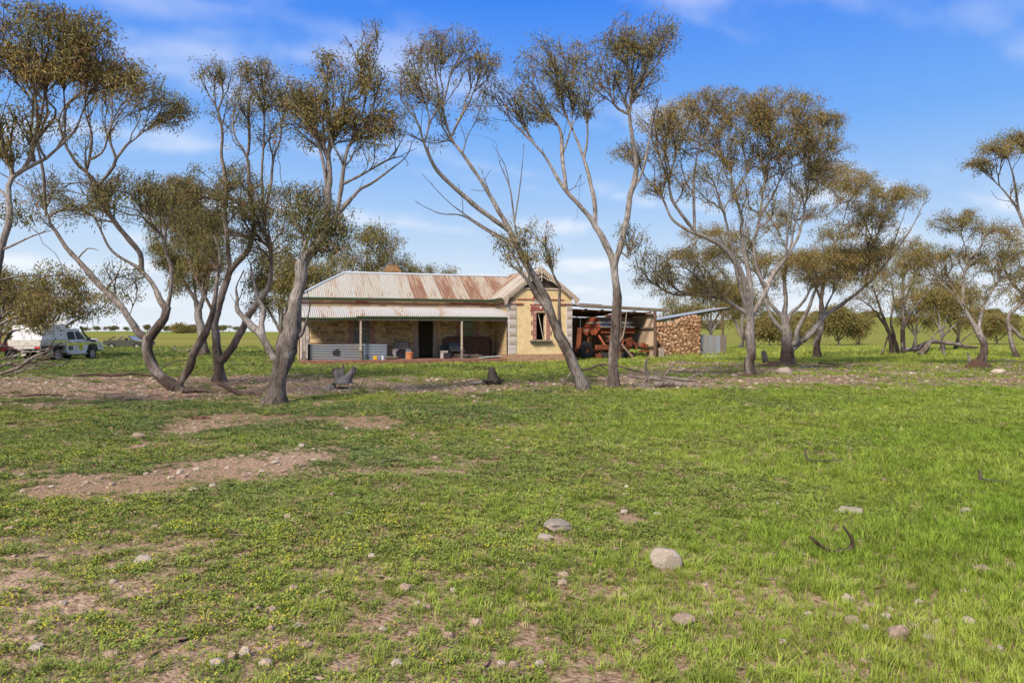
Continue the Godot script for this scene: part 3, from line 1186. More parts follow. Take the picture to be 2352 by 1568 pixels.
# a tree of the kind that stands behind: stems from one foot, each under a flat cap of leaves
func back_tree(called: String, label: String, x: float, y: float, d: float, high: float, wide: float, sd: int, opt := {}) -> Node3D:
	var r := RandomNumberGenerator.new()
	r.seed = sd
	var limbs := []
	var blobs := []
	var stems: int = opt.get("stems", 4)
	var tr: float = opt.get("girth", high * 0.035)
	var fork: float = opt.get("fork", 0.22)
	var fx := x + r.randf_range(-0.06, 0.06) * wide
	limbs.append([[x, y, tr], [lerpf(x, fx, 0.6), y - high * fork * 0.6, tr * 0.85], [fx, y - high * fork, tr * 0.7]])
	for k in stems:
		var t := (k + 0.5) / stems * 2.0 - 1.0 + r.randf_range(-0.15, 0.15)
		var ex := x + t * wide * 0.40
		var ey := y - high * (0.80 - 0.25 * absf(t) + r.randf_range(-0.08, 0.06))
		limbs.append([[fx, y - high * fork, tr * 0.5], [lerpf(fx, ex, 0.35) + r.randf_range(-0.03, 0.03) * wide, lerpf(y - high * fork, ey, 0.4), tr * 0.38], [lerpf(fx, ex, 0.8), lerpf(y - high * fork, ey, 0.75), tr * 0.24], [ex, ey, tr * 0.13]])
		blobs.append([ex + r.randf_range(-0.05, 0.05) * wide, ey - high * 0.06, wide * r.randf_range(0.16, 0.24), high * r.randf_range(0.09, 0.15), opt.get("n", 26)])
		blobs.append([lerpf(fx, ex, 0.75) + r.randf_range(-0.1, 0.1) * wide, ey + high * r.randf_range(0.08, 0.2), wide * 0.17, high * 0.1, opt.get("n", 26) * 0.6])
	var o := opt.duplicate()
	o.merge({"seed": sd, "step": maxf(0.3, 0.006 * d), "bare": 0.7, "cap": 0.6, "coarse": true, "slim": 1.0, "gnarl": 0.2, "twigs": 0.05, "twig": 2.0})
	return tree(called, label, d, limbs, blobs, o)


# ---------------------------------------------------------------- cottage
func pic(w: int, h: int, f: Callable) -> ImageTexture:
	var im := Image.create(w, h, false, Image.FORMAT_RGB8)
	for y in h:
		for x in w:
			var c: Vector3 = f.call(x, y)
			im.set_pixel(x, y, Color(c.x, c.y, c.z).linear_to_srgb())
	return ImageTexture.create_from_image(im)


func rust_material(called: String, amount: float, zinc: Vector3, sd: int, rough := 0.6) -> StandardMaterial3D:
	var f := FastNoiseLite.new()
	f.seed = sd
	f.frequency = 1.0
	f.fractal_octaves = 4
	var tex := pic(128, 256, func(x: int, y: int) -> Vector3:
		var v := y / 256.0
		var streak := f.get_noise_2d(x * 0.075, v * 1.1 + sd) * 0.9 + f.get_noise_2d(x * 0.32, v * 2.6) * 0.5 + f.get_noise_2d(x * 0.5, y * 0.16) * 0.35
		var k := smoothstep(0.12, 0.62, streak + amount - 0.35 + 0.22 * v * amount)
		var base := zinc * (1.0 + 0.16 * f.get_noise_2d(x * 0.1 + 40.0, y * 0.02)) + Vector3(0.03, 0.01, -0.03) * f.get_noise_2d(x * 0.05, y * 0.02 + 80.0)
		var tan := Vector3(0.37, 0.255, 0.145)
		var red := Vector3(0.195, 0.092, 0.052) * (1.0 + 0.5 * f.get_noise_2d(x * 0.7, y * 0.35))
		return base.lerp(tan, smoothstep(0.0, 0.5, k)).lerp(red, smoothstep(0.3, 1.0, k)))
	var m := StandardMaterial3D.new()
	m.resource_name = called
	m.albedo_texture = tex
	m.roughness = rough
	m.metallic_specular = 0.4
	M[called] = m
	return m


func house_materials() -> void:
	var blot := noise_tex(FastNoiseLite.TYPE_SIMPLEX_SMOOTH, 0.012, 5, Color(0.74, 0.70, 0.64), Color(1, 1, 1), 512, Color(0.93, 0.91, 0.88), 31)
	var grain := noise_tex(FastNoiseLite.TYPE_SIMPLEX, 0.06, 4, Color(0, 0, 0), Color(1, 1, 1), 256, null, 32)
	mat("mortar", lin(0.74, 0.57, 0.34), 0.95, blot, 0.5, grain, 0.6)
	mat("stone_a", lin(0.56, 0.41, 0.22), 0.95, blot, 1.3, grain, 1.0)
	mat("stone_b", lin(0.43, 0.305, 0.165), 0.95, blot, 1.3, grain, 1.0)
	mat("stone_c", lin(0.66, 0.50, 0.29), 0.95, blot, 1.3, grain, 1.0)
	mat("plaster", lin(0.72, 0.555, 0.30), 0.92, noise_tex(FastNoiseLite.TYPE_SIMPLEX_SMOOTH, 0.012, 5, Color(0.88, 0.86, 0.82), Color(1, 1, 1), 512, Color(0.97, 0.96, 0.95), 37), 0.35, grain, 0.35)
	mat("side_plaster", lin(0.60, 0.45, 0.25), 0.92, blot, 0.5, grain, 0.4)
	mat("pebbledash", lin(0.25, 0.19, 0.145), 0.95, grain, 3.0, grain, 1.0)
	mat("plinth", lin(0.42, 0.27, 0.17), 0.95, blot, 0.8, grain, 0.8)
	mat("brick_a", lin(0.38, 0.125, 0.09), 0.9, blot, 1.5)
	mat("brick_b", lin(0.32, 0.10, 0.075), 0.9, blot, 1.5)
	mat("brick_c", lin(0.44, 0.165, 0.12), 0.9, blot, 1.5)
	mat("joint", lin(0.68, 0.55, 0.45), 0.95)
	var flaky := noise_tex(FastNoiseLite.TYPE_SIMPLEX_SMOOTH, 0.03, 5, Color(0.42, 0.35, 0.28), Color(1, 1, 1), 512, Color(0.96, 0.95, 0.94), 33)
	mat("whitewash", lin(0.66, 0.61, 0.58), 0.9, flaky, 1.1, grain, 0.4)
	var worm := noise_tex(FastNoiseLite.TYPE_CELLULAR, 0.06, 3, Color(0.46, 0.40, 0.34), Color(1, 1, 1), 512, Color(0.88, 0.84, 0.79), 34)
	mat("worm_stone", lin(0.60, 0.53, 0.46), 0.95, worm, 2.6, worm, 1.4)
	mat("cream", lin(0.60, 0.52, 0.41), 0.7, flaky, 0.8)
	mat("dirty_cream", lin(0.52, 0.43, 0.34), 0.75, flaky, 0.9)
	mat("gutter_green", lin(0.055, 0.105, 0.045), 0.6, blot, 1.0)
	mat("dark_room", lin(0.46, 0.40, 0.31), 0.95)
	mat("door_wood", lin(0.12, 0.09, 0.07), 0.8)
	mat("old_wood", lin(0.20, 0.125, 0.085), 0.9, noise_tex(FastNoiseLite.TYPE_SIMPLEX, 0.02, 4, Color(0.6, 0.56, 0.52), Color(1, 1, 1), 256, null, 35), 1.2, grain, 0.5)
	mat("grey_wood", lin(0.30, 0.25, 0.20), 0.9, M.old_wood.albedo_texture, 1.2, grain, 0.5)
	mat("slab", lin(0.27, 0.13, 0.09), 0.95, blot, 0.8, grain, 0.8)
	mat("black", lin(0.02, 0.02, 0.022), 0.6)
	mat("blue_white", lin(0.46, 0.49, 0.52), 0.5)
	mat("chimney", lin(0.36, 0.21, 0.10), 0.95, blot, 0.8, grain, 1.0)
	rust_material("iron_0", 0.10, Vector3(0.37, 0.35, 0.305), 1)
	rust_material("iron_1", 0.30, Vector3(0.365, 0.335, 0.28), 2)
	rust_material("iron_2", 0.48, Vector3(0.355, 0.31, 0.25), 3)
	rust_material("iron_3", 0.82, Vector3(0.34, 0.28, 0.22), 4)
	rust_material("nose_0", 0.08, Vector3(0.385, 0.37, 0.35), 5)
	rust_material("nose_1", 0.34, Vector3(0.39, 0.355, 0.32), 6)
	rust_material("zinc", 0.06, Vector3(0.24, 0.27, 0.31), 7, 0.5)
	rust_material("zinc_old", 0.24, Vector3(0.22, 0.235, 0.25), 8)
	rust_material("tan_iron", 0.16, Vector3(0.46, 0.34, 0.235), 9)
	rust_material("dark_iron", 0.7, Vector3(0.20, 0.15, 0.12), 10)
	var g := StandardMaterial3D.new()
	g.albedo_color = Color(0.55, 0.6, 0.6, 0.35)
	g.transparency = BaseMaterial3D.TRANSPARENCY_ALPHA
	g.roughness = 0.06
	M["glass"] = g
	mat("dusty_glass", lin(0.24, 0.22, 0.20), 0.28, blot, 0.7)


func wall_boxes(x0: float, x1: float, y0: float, y1: float, z0: float, z1: float, holes: Array) -> MB:
	var b := MB.new()
	var cuts := [x0, x1]
	for h in holes:
		cuts.append(h[0])
		cuts.append(h[1])
	cuts.sort()
	for k in cuts.size() - 1:
		var a: float = cuts[k]
		var c: float = cuts[k + 1]
		if c - a < 0.001:
			continue
		var spans := [[y0, y1]]
		for h in holes:
			if h[0] < (a + c) * 0.5 and h[1] > (a + c) * 0.5:
				var next := []
				for s in spans:
					if h[2] > s[0]:
						next.append([s[0], minf(h[2], s[1])])
					if h[3] < s[1]:
						next.append([maxf(h[3], s[0]), s[1]])
				spans = next
		for s in spans:
			if s[1] - s[0] > 0.001:
				b.box(Vector3((a + c) * 0.5, (s[0] + s[1]) * 0.5, (z0 + z1) * 0.5), Vector3(c - a, s[1] - s[0], z1 - z0))
	return b


# corrugated sheet: place(s, t) gives the point, s across (metres), t from 0 at the foot to 1 at the top
func corrugated(called: String, parent: Node, s0: float, s1: float, place: Callable, up: Vector3, rows: Array, material: Material, pitch := 0.095, amp := 0.016, flip := false) -> MeshInstance3D:
	var b := MB.new()
	b.smooth = true
	b.mapped = true
	var n := int((s1 - s0) / pitch * 6.0) + 1
	var shift_u := rng.randf()
	var mirror := rng.randf() < 0.5
	for k in n + 1:
		var s := lerpf(s0, s1, float(k) / n)
		var ph := s / pitch * TAU
		for q in rows.size():
			var t: float = rows[q]
			var p: Vector3 = place.call(s, t)
			var e := 0.004
			var ds: Vector3 = (place.call(s + e, t) - place.call(s - e, t)).normalized()
			var dt: Vector3 = place.call(s, minf(t + 0.02, 1.0)) - place.call(s, maxf(t - 0.02, 0.0))
			var nn := ds.cross(dt).normalized()
			if nn.dot(up) < 0.0:
				nn = -nn
			if not nn.is_finite() or nn.length() < 0.5:
				nn = up
			var tilt := (nn - ds * cos(ph) * amp * TAU / pitch).normalized()
			b.put(p + nn * sin(ph) * amp, tilt, Vector2((1.0 - (s - s0) / (s1 - s0) if mirror else (s - s0) / (s1 - s0)) + shift_u, 1.0 - t))
	var m := rows.size()
	var mid := (n / 2) * m
	flip = (b.v[mid + 1] - b.v[mid]).cross(b.v[mid + m] - b.v[mid]).dot(up) > 0.0
	for k in n:
		for q in m - 1:
			var a := k * m + q
			if flip:
				b.i.append_array([a, a + m, a + 1, a + 1, a + m, a + m + 1])
			else:
				b.i.append_array([a, a + 1, a + m, a + 1, a + m + 1, a + m])
	return obj(called, b, material, parent)


var block_meshes := []


func place_block(called: String, parent: Node, at: Vector3, size: Vector3, material: Material, turn := 0.0) -> void:
	if block_meshes.is_empty():
		for k in 5:
			var b := MB.new().box(Vector3.ZERO, Vector3.ONE, Basis.IDENTITY, 0.07)
			var r := RandomNumberGenerator.new()
			r.seed = k
			var off := {}
			for q in b.v.size():
				var key := Vector3i((b.v[q] * 2.2).round())
				if not off.has(key):
					off[key] = Vector3(r.randf_range(-0.05, 0.05), r.randf_range(-0.07, 0.07), 0.0)
				b.v[q] += off[key]
			block_meshes.append(b.mesh())
	var o := obj(called, block_meshes[rng.randi() % 5], material, parent)
	o.transform = Transform3D(Basis(Vector3.BACK, turn).scaled_local(size), at)


var brick_mesh: ArrayMesh


func brick(parent: Node, at: Vector3, size: Vector3, turn := 0.0, about := Vector3.BACK) -> void:
	if brick_mesh == null:
		brick_mesh = MB.new().box(Vector3.ZERO, Vector3.ONE, Basis.IDENTITY, 0.04).mesh()
	var o := obj("brick", brick_mesh, M[["brick_a", "brick_b", "brick_c"][rng.randi() % 3]], parent)
	o.transform = Transform3D(Basis(about, turn).scaled_local(size), at)


func surround(house: Node3D, x0: float, x1: float, y0: float, y1: float, z: float, off: int) -> Node3D:
	var p := Node3D.new()
	p.name = "window_surround"
	house.add_child(p, true)
	var n := int((y1 - y0) / 0.0865)
	for s in 2:  # mortar behind the bricks
		for g in range(0, n, 3):
			var w := 0.335 if ((g / 3) + off) % 2 == 0 else 0.225
			var c := mini(3, n - g)
			var cx := x0 - w * 0.5 if s == 0 else x1 + w * 0.5
			obj("joint", MB.new().box(Vector3(cx, y0 + (g + c * 0.5) * 0.0865, z + 0.002), Vector3(w, c * 0.0865 - 0.002, 0.014)), M.joint, p)
	for c in n:
		var wide := ((c / 3) + off) % 2 == 0
		var y := y0 + (c + 0.5) * 0.0865
		for s in 2:
			var parts := [0.225] if not wide else ([0.225, 0.105] if c % 2 else [0.105, 0.225])
			if not wide and c % 2:
				parts = [0.11, 0.11]
			var at := 0.0
			for w in parts:
				var cx: float = x0 - at - w * 0.5 if s == 0 else x1 + at + w * 0.5
				brick(p, Vector3(cx, y, z + 0.008 + rng.randf() * 0.004), Vector3(w - 0.024, 0.058, 0.03))
				at += w
	return p


func sash(house: Node3D, x0: float, x1: float, y0: float, y1: float, z: float, glass: Material) -> void:
	var w := Node3D.new()
	w.name = "window"
	house.add_child(w, true)
	var f := MB.new()
	var t := 0.055
	f.box(Vector3(x0 + t * 0.5, (y0 + y1) * 0.5, z), Vector3(t, y1 - y0, 0.09), Basis.IDENTITY, 0.006)
	f.box(Vector3(x1 - t * 0.5, (y0 + y1) * 0.5, z), Vector3(t, y1 - y0, 0.09), Basis.IDENTITY, 0.006)
	f.box(Vector3((x0 + x1) * 0.5, y1 - t * 0.5, z), Vector3(x1 - x0 - 2 * t, t, 0.086))
	f.box(Vector3((x0 + x1) * 0.5, y0 + t * 0.5, z), Vector3(x1 - x0 - 2 * t, t, 0.086))
	f.box(Vector3((x0 + x1) * 0.5, (y0 + y1) * 0.5, z), Vector3(x1 - x0 - 2 * t, 0.045, 0.08))
	obj("frame", f, M.cream, w)
	for k in 2:
		var ya := lerpf(y0, y1, 0.5 * k) + 0.04
		var yb := lerpf(y0, y1, 0.5 * k + 0.5) - 0.04
		obj("pane", MB.new().box(Vector3((x0 + x1) * 0.5, (ya + yb) * 0.5, z - 0.01), Vector3(x1 - x0 - 2 * t, yb - ya, 0.005)), glass, w)


func make_house() -> void:
	rng.seed = 41
	var H := thing("stone_cottage", "derelict stone cottage with rusty iron roof, verandah and yellow gabled wing", "house", Vector3(-10.88, 0.0, -38.22), deg_to_rad(18))
	var X1 := 10.42
	var W0 := 10.42
	var W1 := 14.01
	var ZF := 2.57
	# verandah floor and plinths
	var fl := obj("verandah_floor", MB.new().box(Vector3(5.25, 0.09, 1.235), Vector3(10.7, 0.3, 2.43), Basis.IDENTITY, 0.02), M.slab, H)
	fl.set_meta("label", "worn red brown verandah floor edge")
	obj("plinth", MB.new().box(Vector3((W0 + W1) * 0.5, 0.2, ZF * 0.5 - 1.3), Vector3(W1 - W0 + 0.12, 0.56, ZF + 2.74), Basis.IDENTITY, 0.03), M.plinth, H)
	# main front wall with its openings
	var holes := [[2.62, 3.52, 1.03, 2.58], [5.95, 7.08, 0.2, 2.62], [8.42, 9.30, 1.0, 2.58]]
	var front := obj("front_wall", wall_boxes(0.0, X1, 0.0, 3.47, -0.4, 0.0, holes), M.mortar, H)
	var rest := MB.new()
	rest.box(Vector3(0.2, 1.735, -2.8), Vector3(0.4, 3.47, 4.8))
	rest.box(Vector3(7.0, 1.735, -5.4), Vector3(14.02, 3.47, 0.4))
	rest.box(Vector3(W1 - 0.2, 1.735, -2.75), Vector3(0.4, 3.47, 4.9))
	obj("rear_wall", rest, M.mortar, H)
	var room := MB.new()
	room.box(Vector3(7.0, 0.2, -2.75), Vector3(13.2, 0.06, 4.86))
	room.box(Vector3(7.0, 3.30, -2.85), Vector3(13.2, 0.06, 4.6))
	room.box(Vector3(12.2, 3.30, 1.0), Vector3(2.8, 0.06, 2.6))
	room.box(Vector3(5.2, 1.75, -2.8), Vector3(0.12, 3.0, 4.7))
	room.box(Vector3(7.9, 1.75, -2.8), Vector3(0.12, 3.0, 4.7))
	room.box(Vector3(6.55, 1.75, -3.4), Vector3(2.5, 3.0, 0.1))
	obj("inner_walls", room, M.dark_room, H)
	# stones of the front wall
	var blocked := [[2.26, 3.92, 0.98, 2.6], [5.82, 7.22, 0.0, 2.7], [8.1, 9.66, 0.95, 2.6], [-0.1, 0.42, 0.0, 3.5]]
	var y := 0.27
	while y < 3.0:
		var hgt := rng.randf_range(0.15, 0.25)
		var x := 0.44
		while x < X1 - 0.1:
			var w := rng.randf_range(0.22, 0.52)
			var cx := x + w * 0.5
			var clear := cx + w * 0.5 < X1
			for q in blocked:
				if cx + w * 0.5 > q[0] and cx - w * 0.5 < q[1] and y + hgt > q[2] and y < q[3]:
					clear = false
			if clear and rng.randf() < 0.9:
				place_block("stone", front, Vector3(cx, y + hgt * 0.5, -0.012 + rng.randf() * 0.008), Vector3(w - rng.randf_range(0.03, 0.07), hgt - rng.randf_range(0.025, 0.05), 0.06), M[["stone_a", "stone_b", "stone_c"][rng.randi() % 3]], wobble(0.02))
			x += w
		y += hgt
	# rough hole in the render by the wing
	for k in 46:
		var p := Vector2(rng.randf_range(9.68, 10.34), rng.randf_range(0.5, 2.5))
		var sz := rng.randf_range(0.05, 0.13)
		var o := obj("stone", rock_mesh(k), M[["stone_c", "stone_b", "mortar", "stone_b"][rng.randi() % 4]], front)
		o.transform = Transform3D(Basis(Vector3.BACK, rng.randf() * TAU).scaled_local(Vector3(sz, sz * 0.7, 0.04)), Vector3(p.x, p.y, 0.0))
	# upper courses above the verandah: ashlar and a red string course
	var up := obj("upper_wall", MB.new().box(Vector3(5.32, 3.23, 0.008), Vector3(9.7, 0.46, 0.012)), M.mortar, H)
	var xx := 0.5
	while xx < 10.1:
		var w := rng.randf_range(0.3, 0.6)
		for row in [[3.055, 0.12], [3.245, 0.15]]:
			place_block("stone", up, Vector3(xx + w * 0.5, row[0], 0.012), Vector3(w - 0.02, row[1], 0.03), M[["stone_c", "stone_a", "plaster"][rng.randi() % 3]])
		xx += w
	for k in 44:
		brick(up, Vector3(0.1 + k * 0.2355, 3.145, 0.02), Vector3(0.222, 0.068, 0.05))
	for k in 5:
		brick(up, Vector3(2.85 + (k % 3) * 0.225, 3.215 + 0.072 * (k / 3), 0.022), Vector3(0.21, 0.062, 0.05))
	for k in 9:
		brick(up, Vector3(8.0 + k * 0.225 + wobble(0.02), 3.218 + 0.01 * wobble(1), 0.022), Vector3(0.21, 0.064, 0.05))
	obj("vent", MB.new().box(Vector3(3.07, 3.31, 0.03), Vector3(0.34, 0.1, 0.03)), M.stone_b, H)
	# corner quoins
	for k in 13:
		if k * 0.24 + 0.3 < 3.4:
			place_block("quoin", H, Vector3(0.17, 0.38 + k * 0.24, -0.13), Vector3(0.4 if k % 2 else 0.44, 0.232, 0.34), M.whitewash)
	# windows and door of the main front
	surround(H, 2.62, 3.52, 1.03, 2.6, 0.0, 0)
	surround(H, 8.42, 9.30, 1.0, 2.6, 0.0, 1)
	sash(H, 2.62, 3.52, 1.03, 2.58, -0.14, M.dusty_glass)
	sash(H, 8.42, 9.30, 1.0, 2.58, -0.14, M.glass)
	for s in [[2.55, 3.59, 1.0], [8.36, 9.36, 0.97]]:
		obj("window_sill", MB.new().box(Vector3((s[0] + s[1]) * 0.5, s[2], 0.02), Vector3(s[1] - s[0], 0.07, 0.2), Basis.IDENTITY, 0.012), M.stone_c, H)
	var dc := Node3D.new()
	dc.name = "doorway"
	H.add_child(dc)
	for s in [[5.84, 6.09], [6.91, 7.16]]:
		obj("pilaster", MB.new().box(Vector3((s[0] + s[1]) * 0.5, 1.42, 0.005), Vector3(s[1] - s[0], 2.36, 0.11), Basis.IDENTITY, 0.01), M.dirty_cream, dc)
		obj("plinth_block", MB.new().box(Vector3((s[0] + s[1]) * 0.5, 0.53, 0.03), Vector3(s[1] - s[0] + 0.05, 0.58, 0.12), Basis.IDENTITY, 0.012), M.dirty_cream, dc)
		for f in 3:
			obj("flute", MB.new().box(Vector3(lerpf(s[0], s[1], 0.25 + f * 0.25), 1.7, 0.065), Vector3(0.025, 1.7, 0.02), Basis.IDENTITY, 0.008), M.cream, dc)
	obj("lintel", MB.new().box(Vector3(6.5, 2.67, 0.0), Vector3(1.36, 0.14, 0.12), Basis.IDENTITY, 0.01), M.dirty_cream, dc)
	obj("door", MB.new().box(Vector3(6.13, 1.4, -0.75), Vector3(0.05, 2.34, 0.78), Basis.IDENTITY, 0.008), M.door_wood, dc)
	# ---- the gabled wing
	var side := obj("wing_side_wall", wall_boxes(0.0, ZF - 0.0, 0.3, 3.47, -0.4, 0.0, []), M.side_plaster, H)
	side.transform = Transform3D(Basis(Vector3.UP, -PI / 2), Vector3(W0, 0, 0))
	obj("wing_far_wall", MB.new().box(Vector3(W1 - 0.2, 1.735, ZF * 0.5 - 0.2), Vector3(0.4, 3.47, ZF - 0.42)), M.side_plaster, H)
	var wx0 := W0 + 1.55
	var wx1 := W0 + 2.10
	var wing := obj("wing_wall", wall_boxes(W0, W1, 0.3, 3.44, ZF - 0.4, ZF, [[wx0, wx1, 1.22, 2.69]]), M.plaster, H)
	var rx := (W0 + W1) * 0.5
	var gable := MB.new().prism(PackedVector2Array([Vector2(W0, 3.44), Vector2(W1, 3.44), Vector2(W1 - 0.62, 3.93), Vector2(W0 + 0.62, 3.93)]), 0.4, Transform3D(Basis.IDENTITY, Vector3(0, 0, ZF - 0.2)))
	obj("gable_wall", gable, M.plaster, H)
	obj("gable_infill", MB.new().prism(PackedVector2Array([Vector2(W0 + 0.62, 3.93), Vector2(W1 - 0.62, 3.93), Vector2(rx, 4.86)]), 0.38, Transform3D(Basis.IDENTITY, Vector3(0, 0, ZF - 0.2))), M.pebbledash, H)
	obj("gable_band", MB.new().box(Vector3(rx, 3.94, ZF + 0.02), Vector3(W1 - W0 - 1.05, 0.09, 0.07), Basis.IDENTITY, 0.015), M.cream, H)
	for e in 2:
		var qw := 0.47 if e == 0 else 0.36
		for k in 12:
			var rusticated := k % 2 == 0
			var cx := W0 + qw * 0.5 - 0.03 if e == 0 else W1 - qw * 0.5 + 0.03
			if k == 11:
				rusticated = false
			var qp := Node3D.new()
			qp.name = "quoin"
			H.add_child(qp, true)
			place_block("block", qp, Vector3(cx, 0.60 + k * 0.228, ZF - 0.1), Vector3(qw, 0.222, 0.26), M.whitewash)
			if rusticated and k > 0:
				obj("rough_face", MB.new().box(Vector3(cx + wobble(0.01), 0.60 + k * 0.228, ZF + 0.032), Vector3(qw - 0.1, 0.165, 0.02), Basis.IDENTITY, 0.008), M.worm_stone, qp)
	var ws := surround(H, wx0, wx1, 1.22, 2.72, ZF, 1)
	obj("joint", MB.new().prism(PackedVector2Array([Vector2(wx0 - 0.335, 2.715), Vector2(wx1 + 0.335, 2.715), Vector2(wx1 + 0.335, 3.06), Vector2(wx0 - 0.335, 3.06)]), 0.014, Transform3D(Basis.IDENTITY, Vector3(0, 0, ZF + 0.002))), M.joint, ws)
	for k in 4:  # sides of the head
		for s in [-1.0, 1.0]:
			brick(ws, Vector3(rx + s * 0.5 + (-0.005 if k % 2 else 0.0) * s, 2.76 + k * 0.0865, ZF + 0.012), Vector3(0.20 - 0.03 * k, 0.068, 0.03))
	for k in 6:  # slanting bricks that meet in the middle
		for s in [-1.0, 1.0]:
			brick(ws, Vector3(rx + s * (0.055 + k * 0.078), 2.885, ZF + 0.012 + 0.003 * (k % 2)), Vector3(0.058, 0.30, 0.03), s * -0.62)
	for k in 10:
		brick(ws, Vector3(rx - 0.55 + k * 0.1225, 3.095, ZF + 0.02), Vector3(0.108, 0.06, 0.05))
	obj("window_sill", MB.new().box(Vector3(rx, 1.16, ZF + 0.06), Vector3(1.24, 0.1, 0.3), Basis.IDENTITY, 0.02), M.grey_wood, H)
	obj("sill_apron", MB.new().box(Vector3(rx, 1.06, ZF + 0.012), Vector3(1.2, 0.1, 0.03), Basis.IDENTITY, 0.01), M.cream, H)
	var wf := MB.new()
	wf.box(Vector3(wx0 + 0.025, 1.955, ZF - 0.2), Vector3(0.05, 1.46, 0.12))
	wf.box(Vector3(wx1 - 0.025, 1.955, ZF - 0.2), Vector3(0.05, 1.46, 0.12))
	wf.box(Vector3((wx0 + wx1) * 0.5, 2.66, ZF - 0.2), Vector3(0.44, 0.05, 0.11))
	obj("window_frame", wf, M.cream, H)
	obj("prop_stick", MB.new().bar(Vector3(wx0 + 0.14, 2.66, ZF - 0.1), Vector3(wx1 - 0.13, 1.24, ZF - 0.06), 0.045, 0.03), M.cream, H)
	# fanlight over the window
	var lun := PackedVector2Array()
	for k in 13:
		lun.append(Vector2(rx + 0.33 * cos(PI * k / 12.0), 3.30 + 0.33 * sin(PI * k / 12.0)))
	var fan := obj("fanlight", MB.new().prism(lun, 0.02, Transform3D(Basis.IDENTITY, Vector3(0, 0, ZF + 0.004))), M.gutter_green, H)
	for k in 9:
		for s in [-1.0, 1.0]:
			var cx := rx - 0.28 + k * 0.07
			var top := 3.30 + sqrt(maxf(0.0, 0.32 * 0.32 - pow(cx - rx, 2.0)))
			obj("lattice", MB.new().bar(Vector3(cx, 3.31, ZF + 0.018), Vector3(clampf(cx + s * 0.12, rx - 0.28, rx + 0.28), lerpf(3.31, top, 0.8), ZF + 0.019 + 0.002 * s), 0.008, 0.01), M.cream, fan)
	var arc := MB.new()
	for k in 12:
		var a0 := PI * k / 12.0
		var a1 := PI * (k + 1) / 12.0
		arc.bar(Vector3(rx + 0.345 * cos(a0), 3.30 + 0.345 * sin(a0), ZF + 0.012), Vector3(rx + 0.345 * cos(a1), 3.30 + 0.345 * sin(a1), ZF + 0.012), 0.05, 0.035)
	arc.box(Vector3(rx, 3.285, ZF + 0.015), Vector3(0.74, 0.04, 0.06))
	obj("fanlight_frame", arc, M.cream, fan)
	for k in 15:
		var a := PI * (k + 0.5) / 15.0
		brick(ws, Vector3(rx + 0.43 * cos(a), 3.30 + 0.43 * sin(a), ZF + 0.014), Vector3(0.115, 0.066, 0.04), a)
	obj("sign_panel", MB.new().box(Vector3(rx, 3.20, ZF + 0.01), Vector3(0.72, 0.12, 0.03), Basis.IDENTITY, 0.008), M.whitewash, H)
	var strings := Node3D.new()
	strings.name = "string_course"
	H.add_child(strings)
	for k in 6:
		if k < 5:
			brick(strings, Vector3(W0 + 0.56 + k * 0.2, 3.375, ZF + 0.015), Vector3(0.19, 0.075, 0.045))
		if k < 4:
			brick(strings, Vector3(W1 - 0.56 - k * 0.2, 3.375, ZF + 0.015), Vector3(0.19, 0.075, 0.045))
	for k in 4:
		brick(strings, Vector3(W0 + 0.1 + k * 0.2, 3.135, ZF + 0.045), Vector3(0.19, 0.075, 0.05))
		brick(strings, Vector3(W1 - 0.1 - k * 0.2, 3.135, ZF + 0.045), Vector3(0.19, 0.075, 0.05))
	for k in 10:
		brick(strings, Vector3(W0 - 0.008, 3.145, 0.12 + k * 0.235), Vector3(0.222, 0.068, 0.05), PI / 2, Vector3.UP)
	# ---- roofs
	var E := 3.44
	var kinds := [0, 0, 1, 0, 1, 1, 0, 1, 3, 1, 3, 2, 3, 2, 3, 2]
	var ZR := -2.6
	var YR := 4.95
	var main_roof := Node3D.new()
	main_roof.name = "main_roof"
	H.add_child(main_roof)
	var main_at := func(s: float, t: float) -> Vector3:
		var lo := 0.2 if s < 10.12 else 0.2 - (s - 10.12) / 1.95 * 2.8
		var hi := ZR if s > 2.45 else 0.2 - clampf((s + 0.35) / 2.8, 0.0, 1.0) * 2.8
		var z := lerpf(lo, minf(hi, lo - 0.001), t)
		return Vector3(s, E + (0.2 - z) / 2.8 * (YR - E), z)
	for k in 16:
		var a := -0.35 + k * 0.775
		corrugated("roof_sheet", main_roof, a, minf(a + 0.78, 12.05), main_at, Vector3.UP, [0.0, 0.5, 1.0], M["iron_%d" % kinds[k]])
	var hip_at := func(s: float, t: float) -> Vector3:  # left end; s runs along z
		var f := clampf((0.2 - s) / 2.8, 0.0, 1.0) if s > ZR else clampf((s + 5.56) / 2.8, 0.0, 1.0)
		return Vector3(lerpf(-0.35, -0.35 + 2.8 * f, t), lerpf(E, E + (YR - E) * f, t), s)
	for k in 8:
		corrugated("roof_sheet", main_roof, -5.56 + k * 0.74, -5.56 + k * 0.74 + 0.745, hip_at, Vector3.UP, [0.0, 1.0], M["iron_%d" % (k % 2)])
	var back_at := func(s: float, t: float) -> Vector3:
		var f := clampf((s + 0.35) / 2.8, 0.0, 1.0)
		return Vector3(s, lerpf(E, lerpf(E, YR, f), t), lerpf(-5.9, lerpf(-5.9, ZR, f), t))
	for k in 12:
		corrugated("roof_sheet", main_roof, 0.0 + k * 1.2, k * 1.2 + 1.21, back_at, Vector3.UP, [0.0, 1.0], M.iron_1)
	var caps := MB.new()
	caps.tube(PackedVector3Array([Vector3(2.35, YR + 0.02, ZR), Vector3(7.0, YR + 0.012, ZR), Vector3(12.1, YR + 0.02, ZR)]), PackedFloat32Array([0.075, 0.075, 0.075]), 8)
